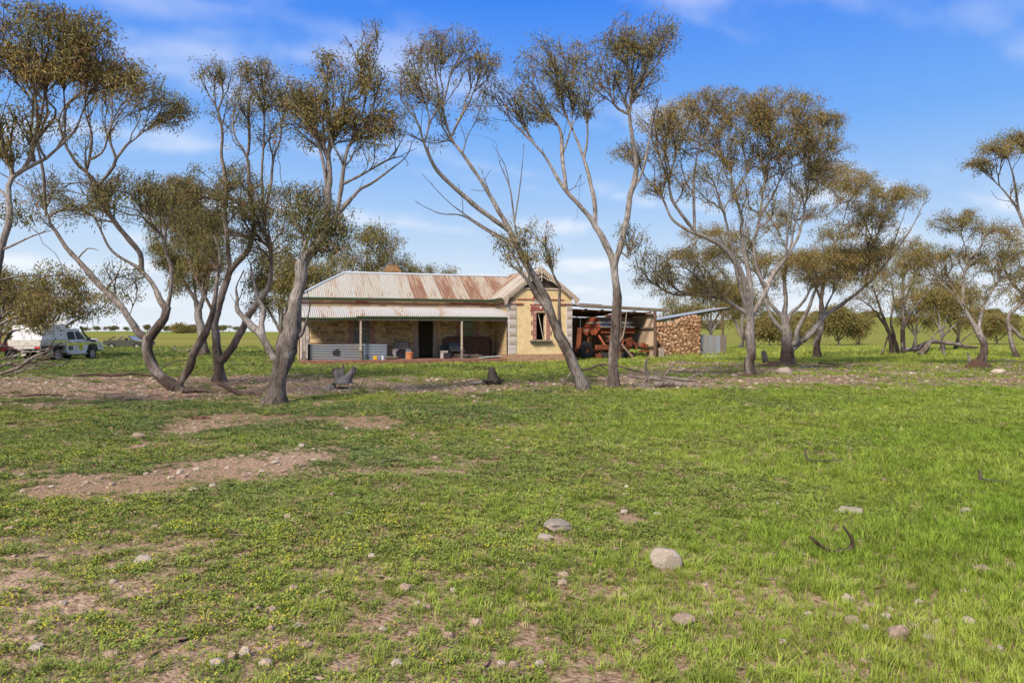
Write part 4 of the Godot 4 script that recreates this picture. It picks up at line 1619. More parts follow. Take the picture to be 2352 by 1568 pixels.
	caps.tube(PackedVector3Array([Vector3(-0.2, E + 0.04, 0.21), Vector3(1.0, E + 0.04 + 0.735, -1.2), Vector3(2.42, YR + 0.02, ZR)]), PackedFloat32Array([0.065, 0.06, 0.065]), 8)
	obj("ridge_cap", caps, M.blue_white, main_roof)
	var wing_roof := Node3D.new()
	wing_roof.name = "wing_roof"
	H.add_child(wing_roof)
	var YW := 5.08
	var wing_at := func(s: float, t: float) -> Vector3:  # left slope; s runs along z
		var lo := 10.12 if s > 0.2 else 10.12 + (0.2 - s) / 2.8 * 1.95
		return Vector3(lerpf(lo, rx, t), lerpf(E + (lo - 10.12) / (rx - 10.12) * (YW - E), YW, t) + 0.012, s)
	var wk := [1, 2, 1, 1, 3, 2, 3]
	for k in 7:
		corrugated("roof_sheet", wing_roof, ZR + k * 0.764, ZR + k * 0.764 + 0.769, wing_at, Vector3.UP, [0.0, 0.5, 1.0], M["iron_%d" % wk[6 - k]])
	var far_at := func(s: float, t: float) -> Vector3:
		return Vector3(lerpf(14.31, rx, t), lerpf(E, YW, t) + 0.012, s)
	for k in 11:
		corrugated("roof_sheet", wing_roof, -5.6 + k * 0.757, -5.6 + k * 0.757 + 0.762, far_at, Vector3.UP, [0.0, 1.0], M["iron_%d" % (k % 3)])
	caps = MB.new()
	caps.tube(PackedVector3Array([Vector3(rx, YW + 0.03, ZF + 0.19), Vector3(rx, YW + 0.03, 0.0), Vector3(rx, YW + 0.02, ZR - 0.2)]), PackedFloat32Array([0.07, 0.07, 0.07]), 8)
	obj("ridge_cap", caps, M.blue_white, wing_roof)
	# barge boards with a cut-out fringe
	for s in [-1.0, 1.0]:
		var foot := Vector3(rx + s * 2.16, E - 0.10, ZF + 0.17)
		var top := Vector3(rx, YW - 0.08, ZF + 0.17)
		var bb := MB.new().bar(foot, top, 0.045, 0.19, 0.01)
		var dirb := (top - foot).normalized()
		var down := Vector3(dirb.y * -s, -absf(dirb.x), 0).normalized() if s < 0 else Vector3(-dirb.y, -absf(dirb.x), 0).normalized()
		down = Vector3(-dirb.y, dirb.x, 0.0)
		if down.y > 0.0:
			down = -down
		obj("barge_board", bb, M.dirty_cream, H)
		var fr := MB.new()
		var n := 22
		for k in n:
			var p := foot.lerp(top, (k + 0.5) / n) + down * 0.13
			fr.bar(p - dirb * 0.037, p + dirb * 0.037, 0.03, 0.10, 0.012)
		obj("barge_fringe", fr, M.cream, H)
		obj("barge_bracket", MB.new().prism(PackedVector2Array([Vector2(0, 0), Vector2(0.3, 0.26), Vector2(0.34, 0.08), Vector2(0.2, -0.26), Vector2(0.08, -0.3), Vector2(0.1, -0.12)]), 0.05, Transform3D(Basis.IDENTITY if s < 0.0 else Basis(Vector3(-1, 0, 0), Vector3.UP, Vector3(0, 0, -1)), foot + Vector3(-s * 0.0, 0.02, 0.03))), M.dirty_cream, H)
	obj("finial", MB.new().bar(Vector3(rx, YW - 0.75, ZF + 0.18), Vector3(rx, YW + 0.1, ZF + 0.18), 0.05, 0.05, 0.01), M.cream, H)
	obj("collar_arch", MB.new().tube(PackedVector3Array([Vector3(rx - 0.75, 4.3, ZF + 0.16), Vector3(rx - 0.35, 4.42, ZF + 0.16), Vector3(rx, 4.62, ZF + 0.16), Vector3(rx + 0.35, 4.42, ZF + 0.16), Vector3(rx + 0.75, 4.3, ZF + 0.16)]), PackedFloat32Array([0.03, 0.04, 0.04, 0.04, 0.03]), 6), M.cream, H)
	# gutters and fascias
	var prof := PackedVector2Array([Vector2(0, 0.055), Vector2(0, -0.055), Vector2(0.05, -0.06), Vector2(0.1, -0.02), Vector2(0.115, 0.055)])
	var gut := MB.new().prism(prof, 10.5, Transform3D(Basis(Vector3(0, 0, 1), Vector3(0, 1, 0), Vector3(-1, 0, 0)), Vector3(4.9, E - 0.06, 0.2)))
	obj("gutter", gut, M.gutter_green, H)
	gut = MB.new().prism(prof, 2.3, Transform3D(Basis(Vector3(-1, 0, 0), Vector3(0, 1, 0), Vector3(0, 0, -1)), Vector3(10.13, E - 0.055, 1.6)))
	obj("gutter", gut, M.gutter_green, H)
	obj("eaves_soffit", MB.new().box(Vector3(4.9, E - 0.125, 0.1), Vector3(10.6, 0.03, 0.2)), M.dirty_cream, H)
	obj("eaves_soffit", MB.new().box(Vector3(10.27, E - 0.11, 1.55), Vector3(0.28, 0.03, 2.3)), M.dirty_cream, H)
	# ---- verandah
	var nose := [[0.0, 2.985], [0.55, 2.925], [1.1, 2.86], [1.55, 2.80], [1.9, 2.735], [2.15, 2.655], [2.32, 2.56], [2.41, 2.46], [2.43, 2.40]]
	var ver := Node3D.new()
	ver.name = "verandah_roof"
	H.add_child(ver)
	var nose_at := func(s: float, t: float) -> Vector3:
		var f := (1.0 - t) * (nose.size() - 1)
		var k := mini(int(f), nose.size() - 2)
		var sag := 0.10 * smoothstep(2.6, -0.2, s) + 0.03 * sin(s * 0.9)
		var p := Vector2(nose[k][0], nose[k][1]).lerp(Vector2(nose[k + 1][0], nose[k + 1][1]), f - k)
		return Vector3(s, p.y - sag * p.x / 2.43, p.y * 0.0 + p.x)
	var rows := []
	for k in nose.size():
		rows.append(float(k) / (nose.size() - 1))
	for k in 14:
		var a := 0.0 + k * 0.744
		corrugated("roof_sheet", ver, a, a + 0.75, nose_at, Vector3.UP, rows, M["nose_%d" % (1 if k in [1, 3, 6, 9] else 0)], 0.1, 0.02)
	# turned-down end at the left
	var end := MB.new()
	for k in nose.size() - 1:
		var p: Array = nose[k]
		var q: Array = nose[k + 1]
		end.quad(Vector3(0.02, p[1] - 0.1 * p[0] / 2.43, p[0]), Vector3(-0.5 * p[0] / 2.43, 2.36, p[0] * 0.98), Vector3(-0.5 * q[0] / 2.43, 2.36, q[0] * 0.98), Vector3(0.02, q[1] - 0.1 * q[0] / 2.43, q[0]))
	obj("roof_end", end, M.nose_0, ver)
	for seg in [[-0.3, 2.55, 2.31], [2.55, 6.2, 2.395], [6.2, 10.4, 2.40]]:
		var ya: float = seg[2]
		gut = MB.new().prism(prof, seg[1] - seg[0], Transform3D(Basis(Vector3(0, 0, 1), Vector3(0, 1, 0), Vector3(-1, 0, 0)), Vector3((seg[0] + seg[1]) * 0.5, ya - 0.02, 2.41)))
		obj("gutter", gut, M.gutter_green, ver)
	obj("beam", MB.new().bar(Vector3(-0.1, 2.19, 2.34), Vector3(2.7, 2.26, 2.34), 0.09, 0.11, 0.008), M.dirty_cream, ver)
	obj("beam", MB.new().bar(Vector3(2.7, 2.26, 2.34), Vector3(10.38, 2.28, 2.34), 0.09, 0.11, 0.008), M.dirty_cream, ver)
	for k in 12:
		obj("rafter", MB.new().bar(Vector3(0.3 + k * 0.9, 2.90, 0.03), Vector3(0.3 + k * 0.9, 2.60, 1.9), 0.05, 0.07), M.old_wood, ver)
	for p in [[0.06, 2.16], [2.76, 2.22], [7.94, 2.23]]:
		var post := obj("verandah_post", MB.new().box(Vector3(p[0], (0.24 + p[1]) * 0.5, 2.33), Vector3(0.105, p[1] - 0.24, 0.105), Basis.IDENTITY, 0.022), M.dirty_cream, H)
		obj("base_sleeve", MB.new().box(Vector3(p[0], 0.48, 2.33), Vector3(0.125, 0.5, 0.125), Basis.IDENTITY, 0.01), M.grey_wood, post)
		obj("collar", MB.new().box(Vector3(p[0], 0.80, 2.33), Vector3(0.13, 0.06, 0.13), Basis.IDENTITY, 0.015), M.cream, post)
	obj("downpipe", MB.new().tube(PackedVector3Array([Vector3(-0.06, 2.25, 2.3), Vector3(-0.1, 2.0, 1.8), Vector3(-0.12, 1.6, 0.25), Vector3(-0.12, 0.1, 0.2)]), PackedFloat32Array([0.035, 0.035, 0.035, 0.035]), 8), M.grey_wood, H)
	obj("downpipe", MB.new().tube(PackedVector3Array([Vector3(10.3, 2.3, 2.45), Vector3(10.34, 2.2, 2.5), Vector3(10.36, 1.2, 2.52), Vector3(10.36, 0.3, 2.52)]), PackedFloat32Array([0.03, 0.03, 0.03, 0.03]), 8), M.black, H)
	# chimney
	var ch := MB.new()
	ch.box(Vector3(5.3, 4.6, -4.1), Vector3(0.95, 1.3, 0.6))
	ch.prism(PackedVector2Array([Vector2(-0.52, 0), Vector2(0.52, 0), Vector2(0.5, 0.1), Vector2(0.34, 0.18), Vector2(0.28, 0.38), Vector2(-0.28, 0.38), Vector2(-0.34, 0.18), Vector2(-0.5, 0.1)]), 0.62, Transform3D(Basis.IDENTITY, Vector3(5.3, 5.2, -4.1)))
	obj("chimney", ch, M.chimney, H)


func rock_mesh(k: int) -> Mesh:
	return rock_meshes[k % rock_meshes.size()]


# a point in the cottage's own axes, in the world
func hp(x: float, y: float, z: float) -> Vector3:
	return Vector3(-10.88, 0, -38.22) + Basis(Vector3.UP, deg_to_rad(18)) * Vector3(x, y, z)


func make_verandah_things() -> void:
	rng.seed = 8
	var turn := deg_to_rad(18)
	# corrugated sheets standing on edge
	var t := thing("corrugated_sheet", "long ribbed grey iron sheet standing on edge behind the peeling left verandah post", "metal sheet", hp(0.3, 0.24, 2.1), turn)
	var hole := Vector2(1.28, 0.38)
	var at := func(s: float, q: float) -> Vector3:
		return Vector3(q * 2.55, s, 0.02 * sin(q * 5.0))
	corrugated("sheet", t, 0.0, 0.80, at, Vector3.BACK, [0.0, 0.2, 0.4, 0.6, 0.8, 1.0], M.zinc_old, 0.08, 0.018)
	obj("dark_hole_plate", MB.new().prism(PackedVector2Array([Vector2(-0.16, -0.13), Vector2(0.14, -0.16), Vector2(0.19, 0.1), Vector2(0.06, 0.18), Vector2(-0.06, 0.12), Vector2(-0.18, 0.06)]), 0.004, Transform3D(Basis.IDENTITY, Vector3(hole.x, hole.y, 0.042))), M.black, t)  # black plate laid on the sheet, painting the dark inside its hole
	obj("rolled_edge", MB.new().tube(PackedVector3Array([Vector3(-0.03, 0, -0.02), Vector3(-0.03, 0.79, -0.02)]), PackedFloat32Array([0.06, 0.06]), 8), M.black, t)
	t = thing("corrugated_sheet", "shorter blue grey ribbed iron sheet standing on edge right of the left post", "metal sheet", hp(2.86, 0.24, 2.0), turn)
	at = func(s: float, q: float) -> Vector3:
		return Vector3(q * 1.25, s - 0.02 * q, -0.10 * q * q)
	corrugated("sheet", t, 0.0, 0.80, at, Vector3.BACK, [0.0, 0.25, 0.5, 0.75, 1.0], M.zinc, 0.08, 0.018)
	# car tailgate leaning on the wall
	t = thing("car_tailgate", "white hatchback tailgate with rear window leaning against the verandah wall", "car part", hp(5.02, 0.24, 1.05), turn)
	obj("shell", MB.new().prism(PackedVector2Array([Vector2(-0.34, 0.0), Vector2(0.34, 0.0), Vector2(0.5, 0.3), Vector2(0.46, 0.52), Vector2(-0.46, 0.52), Vector2(-0.5, 0.3)]), 0.05), M.whitewash, t)
	obj("window", MB.new().prism(PackedVector2Array([Vector2(-0.46, 0.525), Vector2(0.46, 0.525), Vector2(0.33, 0.87), Vector2(-0.30, 0.87)]), 0.03, Transform3D(Basis.IDENTITY, Vector3(0, 0, -0.02))), M.dusty_glass, t)
	var fr := MB.new()
	fr.bar(Vector3(-0.46, 0.52, 0), Vector3(-0.30, 0.88, -0.02), 0.04, 0.035)
	fr.bar(Vector3(0.46, 0.52, 0), Vector3(0.33, 0.88, -0.02), 0.04, 0.035)
	fr.bar(Vector3(-0.3, 0.875, -0.02), Vector3(0.33, 0.875, -0.02), 0.045, 0.035)
	fr.bar(Vector3(-0.22, 0.53, 0.0), Vector3(-0.16, 0.86, -0.015), 0.035, 0.03)
	obj("window_frame", fr, M.black, t)
	obj("dark_void_plate", MB.new().prism(PackedVector2Array([Vector2(-0.2, 0.02), Vector2(0.16, 0.02), Vector2(0.2, 0.5), Vector2(-0.12, 0.52), Vector2(-0.3, 0.36), Vector2(-0.34, 0.06)]), 0.02, Transform3D(Basis.IDENTITY, Vector3(0, 0, 0.036))), M.black, t)  # black plate laid over the shell, painting the dark of an opening
	t = thing("plant_pot", "terracotta orange plant pot in front of the white tailgate", "pot", hp(5.36, 0.24, 1.5), turn)
	mat("terracotta", lin(0.52, 0.20, 0.075), 0.85)
	obj("body", MB.new().lathe([[0.0, 0.0], [0.155, 0.0], [0.195, 0.29], [0.175, 0.29], [0.14, 0.05], [0.0, 0.05]], 20), M.terracotta, t)
	obj("rim", MB.new().lathe([[0.18, 0.27], [0.212, 0.275], [0.215, 0.35], [0.19, 0.35], [0.18, 0.27]], 20), M.terracotta, t)
	# tins and cans along the edge
	mat("tin_green", lin(0.02, 0.05, 0.04), 0.5)
	mat("tin_yellow", lin(0.75, 0.42, 0.02), 0.5)
	mat("tin_silver", lin(0.50, 0.54, 0.60), 0.4)
	mat("tin_violet", lin(0.16, 0.13, 0.25), 0.5)
	t = thing("paint_tin", "dark green tin at the verandah edge beside the post", "tin", hp(3.06, 0.24, 2.3), turn)
	obj("body", MB.new().lathe([[0.0, 0.0], [0.085, 0.0], [0.085, 0.19], [0.075, 0.2], [0.0, 0.2]], 18), M.tin_green, t)
	obj("lid", MB.new().lathe([[0.088, 0.195], [0.09, 0.215], [0.0, 0.215]], 18), M.tin_green, t)
	t = thing("oil_can", "bright yellow square can at the verandah edge", "can", hp(3.48, 0.24, 2.3), turn + 0.2)
	obj("body", MB.new().box(Vector3(0, 0.1, 0), Vector3(0.18, 0.2, 0.12), Basis.IDENTITY, 0.02), M.tin_yellow, t)
	obj("cap", MB.new().lathe([[0.03, 0.2], [0.03, 0.23], [0.0, 0.23]], 10), M.black, t)
	t = thing("paint_tin", "small violet tin between the yellow and silver cans", "tin", hp(3.70, 0.24, 2.28), turn)
	obj("body", MB.new().lathe([[0.0, 0.0], [0.055, 0.0], [0.055, 0.13], [0.0, 0.13]], 16), M.tin_violet, t)
	obj("lid", MB.new().lathe([[0.057, 0.128], [0.057, 0.145], [0.0, 0.145]], 16), M.tin_silver, t)
	t = thing("paint_tin", "tall silver tin right of the yellow can", "tin", hp(3.86, 0.24, 2.28), turn)
	obj("body", MB.new().lathe([[0.0, 0.0], [0.07, 0.0], [0.07, 0.2], [0.0, 0.2]], 16), M.tin_silver, t)
	obj("lid", MB.new().lathe([[0.073, 0.195], [0.073, 0.212], [0.0, 0.212]], 16), M.tin_silver, t)
	mat("wire_grey", lin(0.13, 0.12, 0.09), 0.8)
	t = thing("wire_roll", "grey roll of old netting lying at the verandah edge", "wire roll", hp(4.3, 0.24, 2.25), turn)
	var wr := MB.new()
	for k in 9:
		var ring := PackedVector3Array()
		var rr := PackedFloat32Array()
		for q in 13:
			ring.append(Vector3(-0.28 + k * 0.07, 0.095 + 0.085 * sin(TAU * q / 12.0), 0.09 * cos(TAU * q / 12.0)))
			rr.append(0.012)
		wr.tube(ring, rr, 5)
	obj("coil", wr, M.wire_grey, t)
	obj("core", MB.new().tube(PackedVector3Array([Vector3(-0.3, 0.09, 0), Vector3(0.3, 0.09, 0)]), PackedFloat32Array([0.07, 0.07]), 10), M.wire_grey, t)
	# timber settle against the wall
	t = thing("timber_settle", "long brown panelled timber settle standing under the verandah window", "bench", hp(8.75, 0.24, 0.42), turn)
	for k in 14:
		obj("board", MB.new().box(Vector3(-1.2 + k * 0.182, 0.30, 0.0), Vector3(0.172, 0.56, 0.03), Basis.IDENTITY, 0.006), M.old_wood, t)
		obj("board", MB.new().box(Vector3(-1.2 + k * 0.182, 0.86, -0.02), Vector3(0.172, 0.46, 0.03), Basis.IDENTITY, 0.006), M.old_wood, t)
	obj("rail", MB.new().box(Vector3(0.0, 0.60, 0.015), Vector3(2.62, 0.07, 0.06), Basis.IDENTITY, 0.01), M.old_wood, t)
	obj("top_rail", MB.new().box(Vector3(0.05, 1.12, -0.01), Vector3(2.5, 0.07, 0.09), Basis.IDENTITY, 0.02), M.old_wood, t)
	obj("end_panel", MB.new().box(Vector3(-1.34, 0.53, -0.08), Vector3(0.05, 1.02, 0.3), Basis.IDENTITY, 0.01), M.old_wood, t)
	obj("end_panel", MB.new().box(Vector3(1.33, 0.53, -0.08), Vector3(0.05, 1.02, 0.3), Basis.IDENTITY, 0.01), M.old_wood, t)
	mat("slate_cloth", lin(0.075, 0.085, 0.095), 0.8)
	t = thing("folding_chair", "dark grey fabric chair standing on planks by the right verandah post", "chair", hp(7.9, 0.24, 1.25), turn)
	obj("backrest", MB.new().box(Vector3(0.0, 0.66, -0.16), Vector3(0.72, 0.36, 0.04), Basis(Vector3.RIGHT, -0.2), 0.015), M.slate_cloth, t)
	obj("seat", MB.new().box(Vector3(0.05, 0.42, 0.05), Vector3(0.76, 0.05, 0.42), Basis.IDENTITY, 0.015), M.slate_cloth, t)
	for s in [[-0.32, -0.14], [0.4, -0.14], [-0.32, 0.22], [0.4, 0.22]]:
		obj("leg", MB.new().bar(Vector3(s[0], 0.0, s[1]), Vector3(s[0], 0.42, s[1]), 0.03, 0.03), M.black, t)
	t = thing("foam_box", "white box tucked beside the dark chair", "box", hp(7.25, 0.24, 1.2), turn)
	obj("body", MB.new().box(Vector3(0, 0.17, 0), Vector3(0.36, 0.34, 0.3), Basis.IDENTITY, 0.015), M.whitewash, t)
	obj("lid", MB.new().box(Vector3(0, 0.37, 0), Vector3(0.39, 0.06, 0.33), Basis.IDENTITY, 0.015), M.whitewash, t)
	mat("chair_green", lin(0.035, 0.075, 0.05), 0.5)
	t = thing("garden_chair", "dark green plastic chair back standing right of the doorway", "chair", hp(7.42, 0.24, 0.62), turn)
	var back := PackedVector2Array()
	for k in 9:
		back.append(Vector2(0.23 * cos(PI * k / 8.0), 0.55 + 0.24 * sin(PI * k / 8.0)))
	back.append_array(PackedVector2Array([Vector2(-0.2, 0.3), Vector2(0.2, 0.3)]))
	obj("backrest", MB.new().prism(back, 0.03, Transform3D(Basis(Vector3.RIGHT, -0.15), Vector3(0, 0, -0.1))), M.chair_green, t)
	obj("seat", MB.new().box(Vector3(0, 0.32, 0.1), Vector3(0.42, 0.04, 0.4), Basis.IDENTITY, 0.015), M.chair_green, t)
	for s in [[-0.18, -0.06], [0.18, -0.06], [-0.18, 0.26], [0.18, 0.26]]:
		obj("leg", MB.new().bar(Vector3(s[0], 0.0, s[1]), Vector3(s[0] * 0.95, 0.32, s[1]), 0.035, 0.035), M.chair_green, t)
	t = thing("crate", "small black crate in front of the green chair", "crate", hp(7.3, 0.24, 1.7), turn)
	obj("body", MB.new().box(Vector3(0, 0.14, 0), Vector3(0.34, 0.28, 0.3), Basis.IDENTITY, 0.02), M.black, t)
	obj("rim", MB.new().box(Vector3(0, 0.29, 0), Vector3(0.37, 0.03, 0.33), Basis.IDENTITY, 0.01), M.black, t)
	for k in 5:
		var pl := obj("plank", MB.new().box(Vector3(0, 0.02, 0), Vector3(rng.randf_range(1.2, 2.3), 0.035, 0.13), Basis.IDENTITY, 0.006), M.grey_wood)
		pl.position = hp(8.6 + wobble(0.3), 0.245 + 0.042 * k, 1.75 + wobble(0.06))
		pl.rotation.y = turn + wobble(0.08)
		tag(pl, "weathered grey plank in the low stack on the verandah floor", "plank", "planks stacked on the verandah")
	t = thing("corrugated_sheet", "pale green iron sheet lying on the verandah floor by the wing", "metal sheet", hp(8.9, 0.25, 2.0), turn + 0.06)
	mat("sheet_green", lin(0.30, 0.38, 0.36), 0.6)
	var lie := func(s: float, q: float) -> Vector3:
		return Vector3(q * 1.3, 0.1 * q + 0.02, s)
	corrugated("sheet", t, -0.35, 0.30, lie, Vector3.UP, [0.0, 0.5, 1.0], M.sheet_green, 0.076, 0.01, true)


# ---------------------------------------------------------------- shed, ruin, machines
func poly(a: Array) -> PackedVector2Array:
	var p := PackedVector2Array()
	for q in a:
		p.append(Vector2(q[0], q[1]))
	return p


func make_shed() -> void:
	rng.seed = 19
	var S := thing("machinery_shed", "lean-to iron shed on timber posts joined to the cottage's yellow wing", "shed", hp(14.1, 0.0, -1.0), deg_to_rad(18))
	# local: x 0 to 7 along the front, z 0 at the front and -4.4 at the rear
	for p in [[6.95, 0.0, 2.95], [4.55, 0.05, 2.98], [6.95, -4.3, 2.6], [0.15, -4.3, 2.75]]:
		obj("post", MB.new().tube(PackedVector3Array([Vector3(p[0], -0.1, p[1]), Vector3(p[0] + 0.02, 1.4, p[1]), Vector3(p[0], p[2], p[1])]), PackedFloat32Array([0.11, 0.1, 0.095]), 10, nz, 0.15), M.old_wood, S)
	obj("beam", MB.new().bar(Vector3(1.9, 3.22, 0.02), Vector3(7.9, 2.98, 0.0), 0.16, 0.2, 0.03), M.grey_wood, S)
	obj("beam", MB.new().bar(Vector3(-0.1, 3.32, -0.25), Vector3(4.2, 3.12, -0.3), 0.1, 0.12, 0.02), M.old_wood, S)
	obj("beam", MB.new().bar(Vector3(0.0, 3.08, -1.2), Vector3(6.95, 2.80, -1.2), 0.1, 0.14, 0.02), M.old_wood, S)
	obj("beam", MB.new().bar(Vector3(0.0, 2.92, -3.0), Vector3(6.95, 2.66, -3.0), 0.1, 0.14, 0.02), M.old_wood, S)
	for k in 7:
		obj("rafter", MB.new().bar(Vector3(0.3 + k * 1.08, 3.08 - k * 0.035, -0.2), Vector3(0.3 + k * 1.08, 2.78 - k * 0.035, -4.4), 0.06, 0.1), M.old_wood, S)
	for k in 2:
		obj("loose_board", MB.new().bar(Vector3(0.4 + k * 1.4, 3.38 - k * 0.03, 0.0), Vector3(1.8 + k * 1.6, 3.34 - k * 0.05, -0.1), 0.16, 0.03), M.grey_wood, S)
	var roof_at := func(s: float, t: float) -> Vector3:
		return Vector3(s, 3.17 - 0.035 * s - 0.085 * (4.4 - t * 3.6 - 0.0) + 0.0, -4.4 + t * 3.6)
	for k in 9:
		if k != 6:
			corrugated("roof_sheet", S, 0.0 + k * 0.77, 0.775 + k * 0.77, roof_at, Vector3.UP, [0.0, 0.5, 1.0], M.dark_iron if k % 2 else M.iron_3)
	var rear := func(s: float, t: float) -> Vector3:
		return Vector3(s, lerpf(0.0, 2.72 - 0.03 * s, t), -4.4)
	for k in 9:
		if k != 1:
			corrugated("wall_sheet", S, 0.0 + k * 0.77, 0.76 + k * 0.77, rear, Vector3.BACK, [0.0, 1.0], M.dark_iron)
	obj("wall_sheet", MB.new().box(Vector3(1.28, 1.3, -4.43), Vector3(0.5, 2.7, 0.01)), M.dark_iron, S)
	var far := func(s: float, t: float) -> Vector3:
		return Vector3(7.0, lerpf(0.55, 2.86 + 0.05 * s, t), s)
	for k in 5:
		corrugated("wall_sheet", S, -4.2 + k * 0.8, -3.4 + k * 0.8, far, Vector3.LEFT, [0.0, 1.0], M.tan_iron)
	for y in [0.75, 1.9, 2.72]:
		obj("rail", MB.new().bar(Vector3(6.9, y, -0.05), Vector3(6.9, y - 0.04, -4.2), 0.07, 0.1, 0.01), M.grey_wood, S)
	obj("low_panel", MB.new().box(Vector3(7.05, 0.35, -0.7), Vector3(0.04, 0.7, 1.3), Basis.IDENTITY, 0.01), M.dirty_cream, S)
	obj("low_panel", MB.new().box(Vector3(7.35, 0.33, 0.1), Vector3(0.42, 0.66, 0.04), Basis(Vector3.UP, 0.2), 0.01), M.dirty_cream, S)
	# a raking timber and a split pole propped at the front
	var o := obj("leaning_timber", MB.new().bar(hp(18.55, 1.05, -0.85), hp(19.05, 0.0, 0.2), 0.11, 0.06, 0.01), M.grey_wood)
	tag(o, "pale raking timber propped on the ground before the orange machine", "timber")
	o = obj("forked_pole", MB.new().tube(PackedVector3Array([hp(18.3, 0.8, -0.6), hp(18.75, 1.4, -0.75), hp(18.95, 2.1, -0.85), hp(19.1, 2.9, -0.95)]), PackedFloat32Array([0.05, 0.06, 0.055, 0.035]), 8, nz, 0.2), M.grey_wood)
	tag(o, "crooked pole leaning up to the shed beam", "pole")


func make_seeder() -> void:
	var rusty := noise_tex(FastNoiseLite.TYPE_SIMPLEX_SMOOTH, 0.012, 5, Color(0.52, 0.45, 0.42), Color(1, 1, 1), 512, Color(0.9, 0.86, 0.84), 61)
	mat("orange", lin(0.40, 0.115, 0.05), 0.6, rusty, 0.6)
	mat("orange_dark", lin(0.24, 0.065, 0.032), 0.7, rusty, 0.8)
	mat("slate_blue", lin(0.075, 0.095, 0.135), 0.5, rusty, 0.6)
	mat("stripe_white", lin(0.70, 0.66, 0.60), 0.6, rusty, 0.7)
	mat("tyre", lin(0.022, 0.021, 0.021), 0.9)
	mat("shaft_cream", lin(0.66, 0.55, 0.36), 0.6)
	var T := thing("grain_seeder", "rusty orange grain seeder with slate blue hopper parked in the shed", "farm machine", Vector3(5.42, 0.0, -45.0), deg_to_rad(40))
	var prof := poly([[-0.10, 2.55], [-0.19, 2.28], [-0.16, 2.13], [0.0, 1.92], [-0.485, 1.43], [-0.62, 1.5], [-0.72, 1.44], [-1.0, 1.68], [-1.06, 1.6], [-1.12, 1.41], [-1.19, 1.47], [-1.28, 1.40], [-1.54, 1.68], [-1.5, 2.13], [-1.35, 2.15], [-1.27, 2.43], [-1.29, 2.51]])
	# profile's x is the machine's z
	var turn := Basis(Vector3(0, 0, 1), Vector3(0, 1, 0), Vector3(-1, 0, 0))
	for k in 2:
		var o := obj("end_plate", MB.new().prism(prof, 0.04, Transform3D(turn, Vector3(0.0 + k * 3.16, 0, 0))), M.orange, T)
		if k == 0:
			obj("rib", MB.new().box(Vector3(-0.04, 1.95, -0.75), Vector3(0.05, 0.05, 1.45)), M.orange_dark, o)
			obj("stripe", MB.new().box(Vector3(-0.025, 2.21, -0.72), Vector3(0.012, 0.085, 1.1)), M.stripe_white, o)
			var tm := TextMesh.new()
			tm.text = "3542"
			tm.font = SystemFont.new()
			tm.font_size = 24
			tm.pixel_size = 0.0085
			tm.depth = 0.006
			var num := obj("number", tm, M.stripe_white, o)
			num.transform = Transform3D(Basis(Vector3.UP, -PI / 2), Vector3(-0.028, 1.76, -1.22))
	# hopper sides
	obj("hopper_panel", MB.new().prism(poly([[-0.10, 2.53], [-0.18, 2.29], [-0.30, 2.29], [-0.22, 2.53]]), 3.1, Transform3D(turn, Vector3(1.58, 0, 0))), M.slate_blue, T)
	obj("hopper_stripe", MB.new().prism(poly([[-0.15, 2.285], [-0.15, 2.20], [-0.28, 2.20], [-0.28, 2.285]]), 3.12, Transform3D(turn, Vector3(1.58, 0, 0))), M.stripe_white, T)
	obj("hopper_panel", MB.new().prism(poly([[-0.15, 2.195], [-0.03, 1.98], [-0.2, 1.98], [-0.3, 2.195]]), 3.1, Transform3D(turn, Vector3(1.58, 0, 0))), M.slate_blue, T)
	obj("hopper_ledge", MB.new().box(Vector3(1.58, 1.955, -0.08), Vector3(3.1, 0.045, 0.2)), M.stripe_white, T)
	obj("hopper", MB.new().prism(poly([[-0.02, 1.93], [-0.48, 1.45], [-0.72, 1.45], [-1.0, 1.7], [-1.12, 1.43], [-1.28, 1.43], [-1.52, 1.7], [-1.48, 2.12], [-1.28, 2.48], [-0.22, 2.48], [-0.2, 1.97]]), 3.08, Transform3D(turn, Vector3(1.58, 0, 0))), M.orange_dark, T)
	obj("hopper_lid", MB.new().box(Vector3(1.58, 2.53, -0.7), Vector3(3.16, 0.05, 1.2), Basis.IDENTITY, 0.015), M.orange, T)
	obj("hopper_rail", MB.new().bar(Vector3(0.1, 1.62, -0.05), Vector3(3.1, 1.62, -0.05), 0.08, 0.1, 0.01), M.orange, T)
	# frame
	for b in [[-0.9, 0.72, 0.4, 2.3, 0.72, 0.35, 0.14, 0.28], [-0.6, 0.55, -1.6, 3.4, 0.55, -1.6, 0.12, 0.2], [0.1, 0.7, 0.35, 0.1, 1.45, -0.3, 0.1, 0.1], [1.7, 0.7, 0.35, 1.9, 1.6, -0.3, 0.1, 0.12], [3.0, 0.6, 0.3, 3.0, 1.45, -0.4, 0.1, 0.1], [-0.55, 0.6, -1.4, -0.5, 1.9, -1.3, 0.16, 0.3], [0.15, 0.75, -1.2, 0.15, 1.5, -1.2, 0.1, 0.1]]:
		obj("frame_beam", MB.new().bar(Vector3(b[0], b[1], b[2]), Vector3(b[3], b[4], b[5]), b[6], b[7], 0.015), M.orange, T)
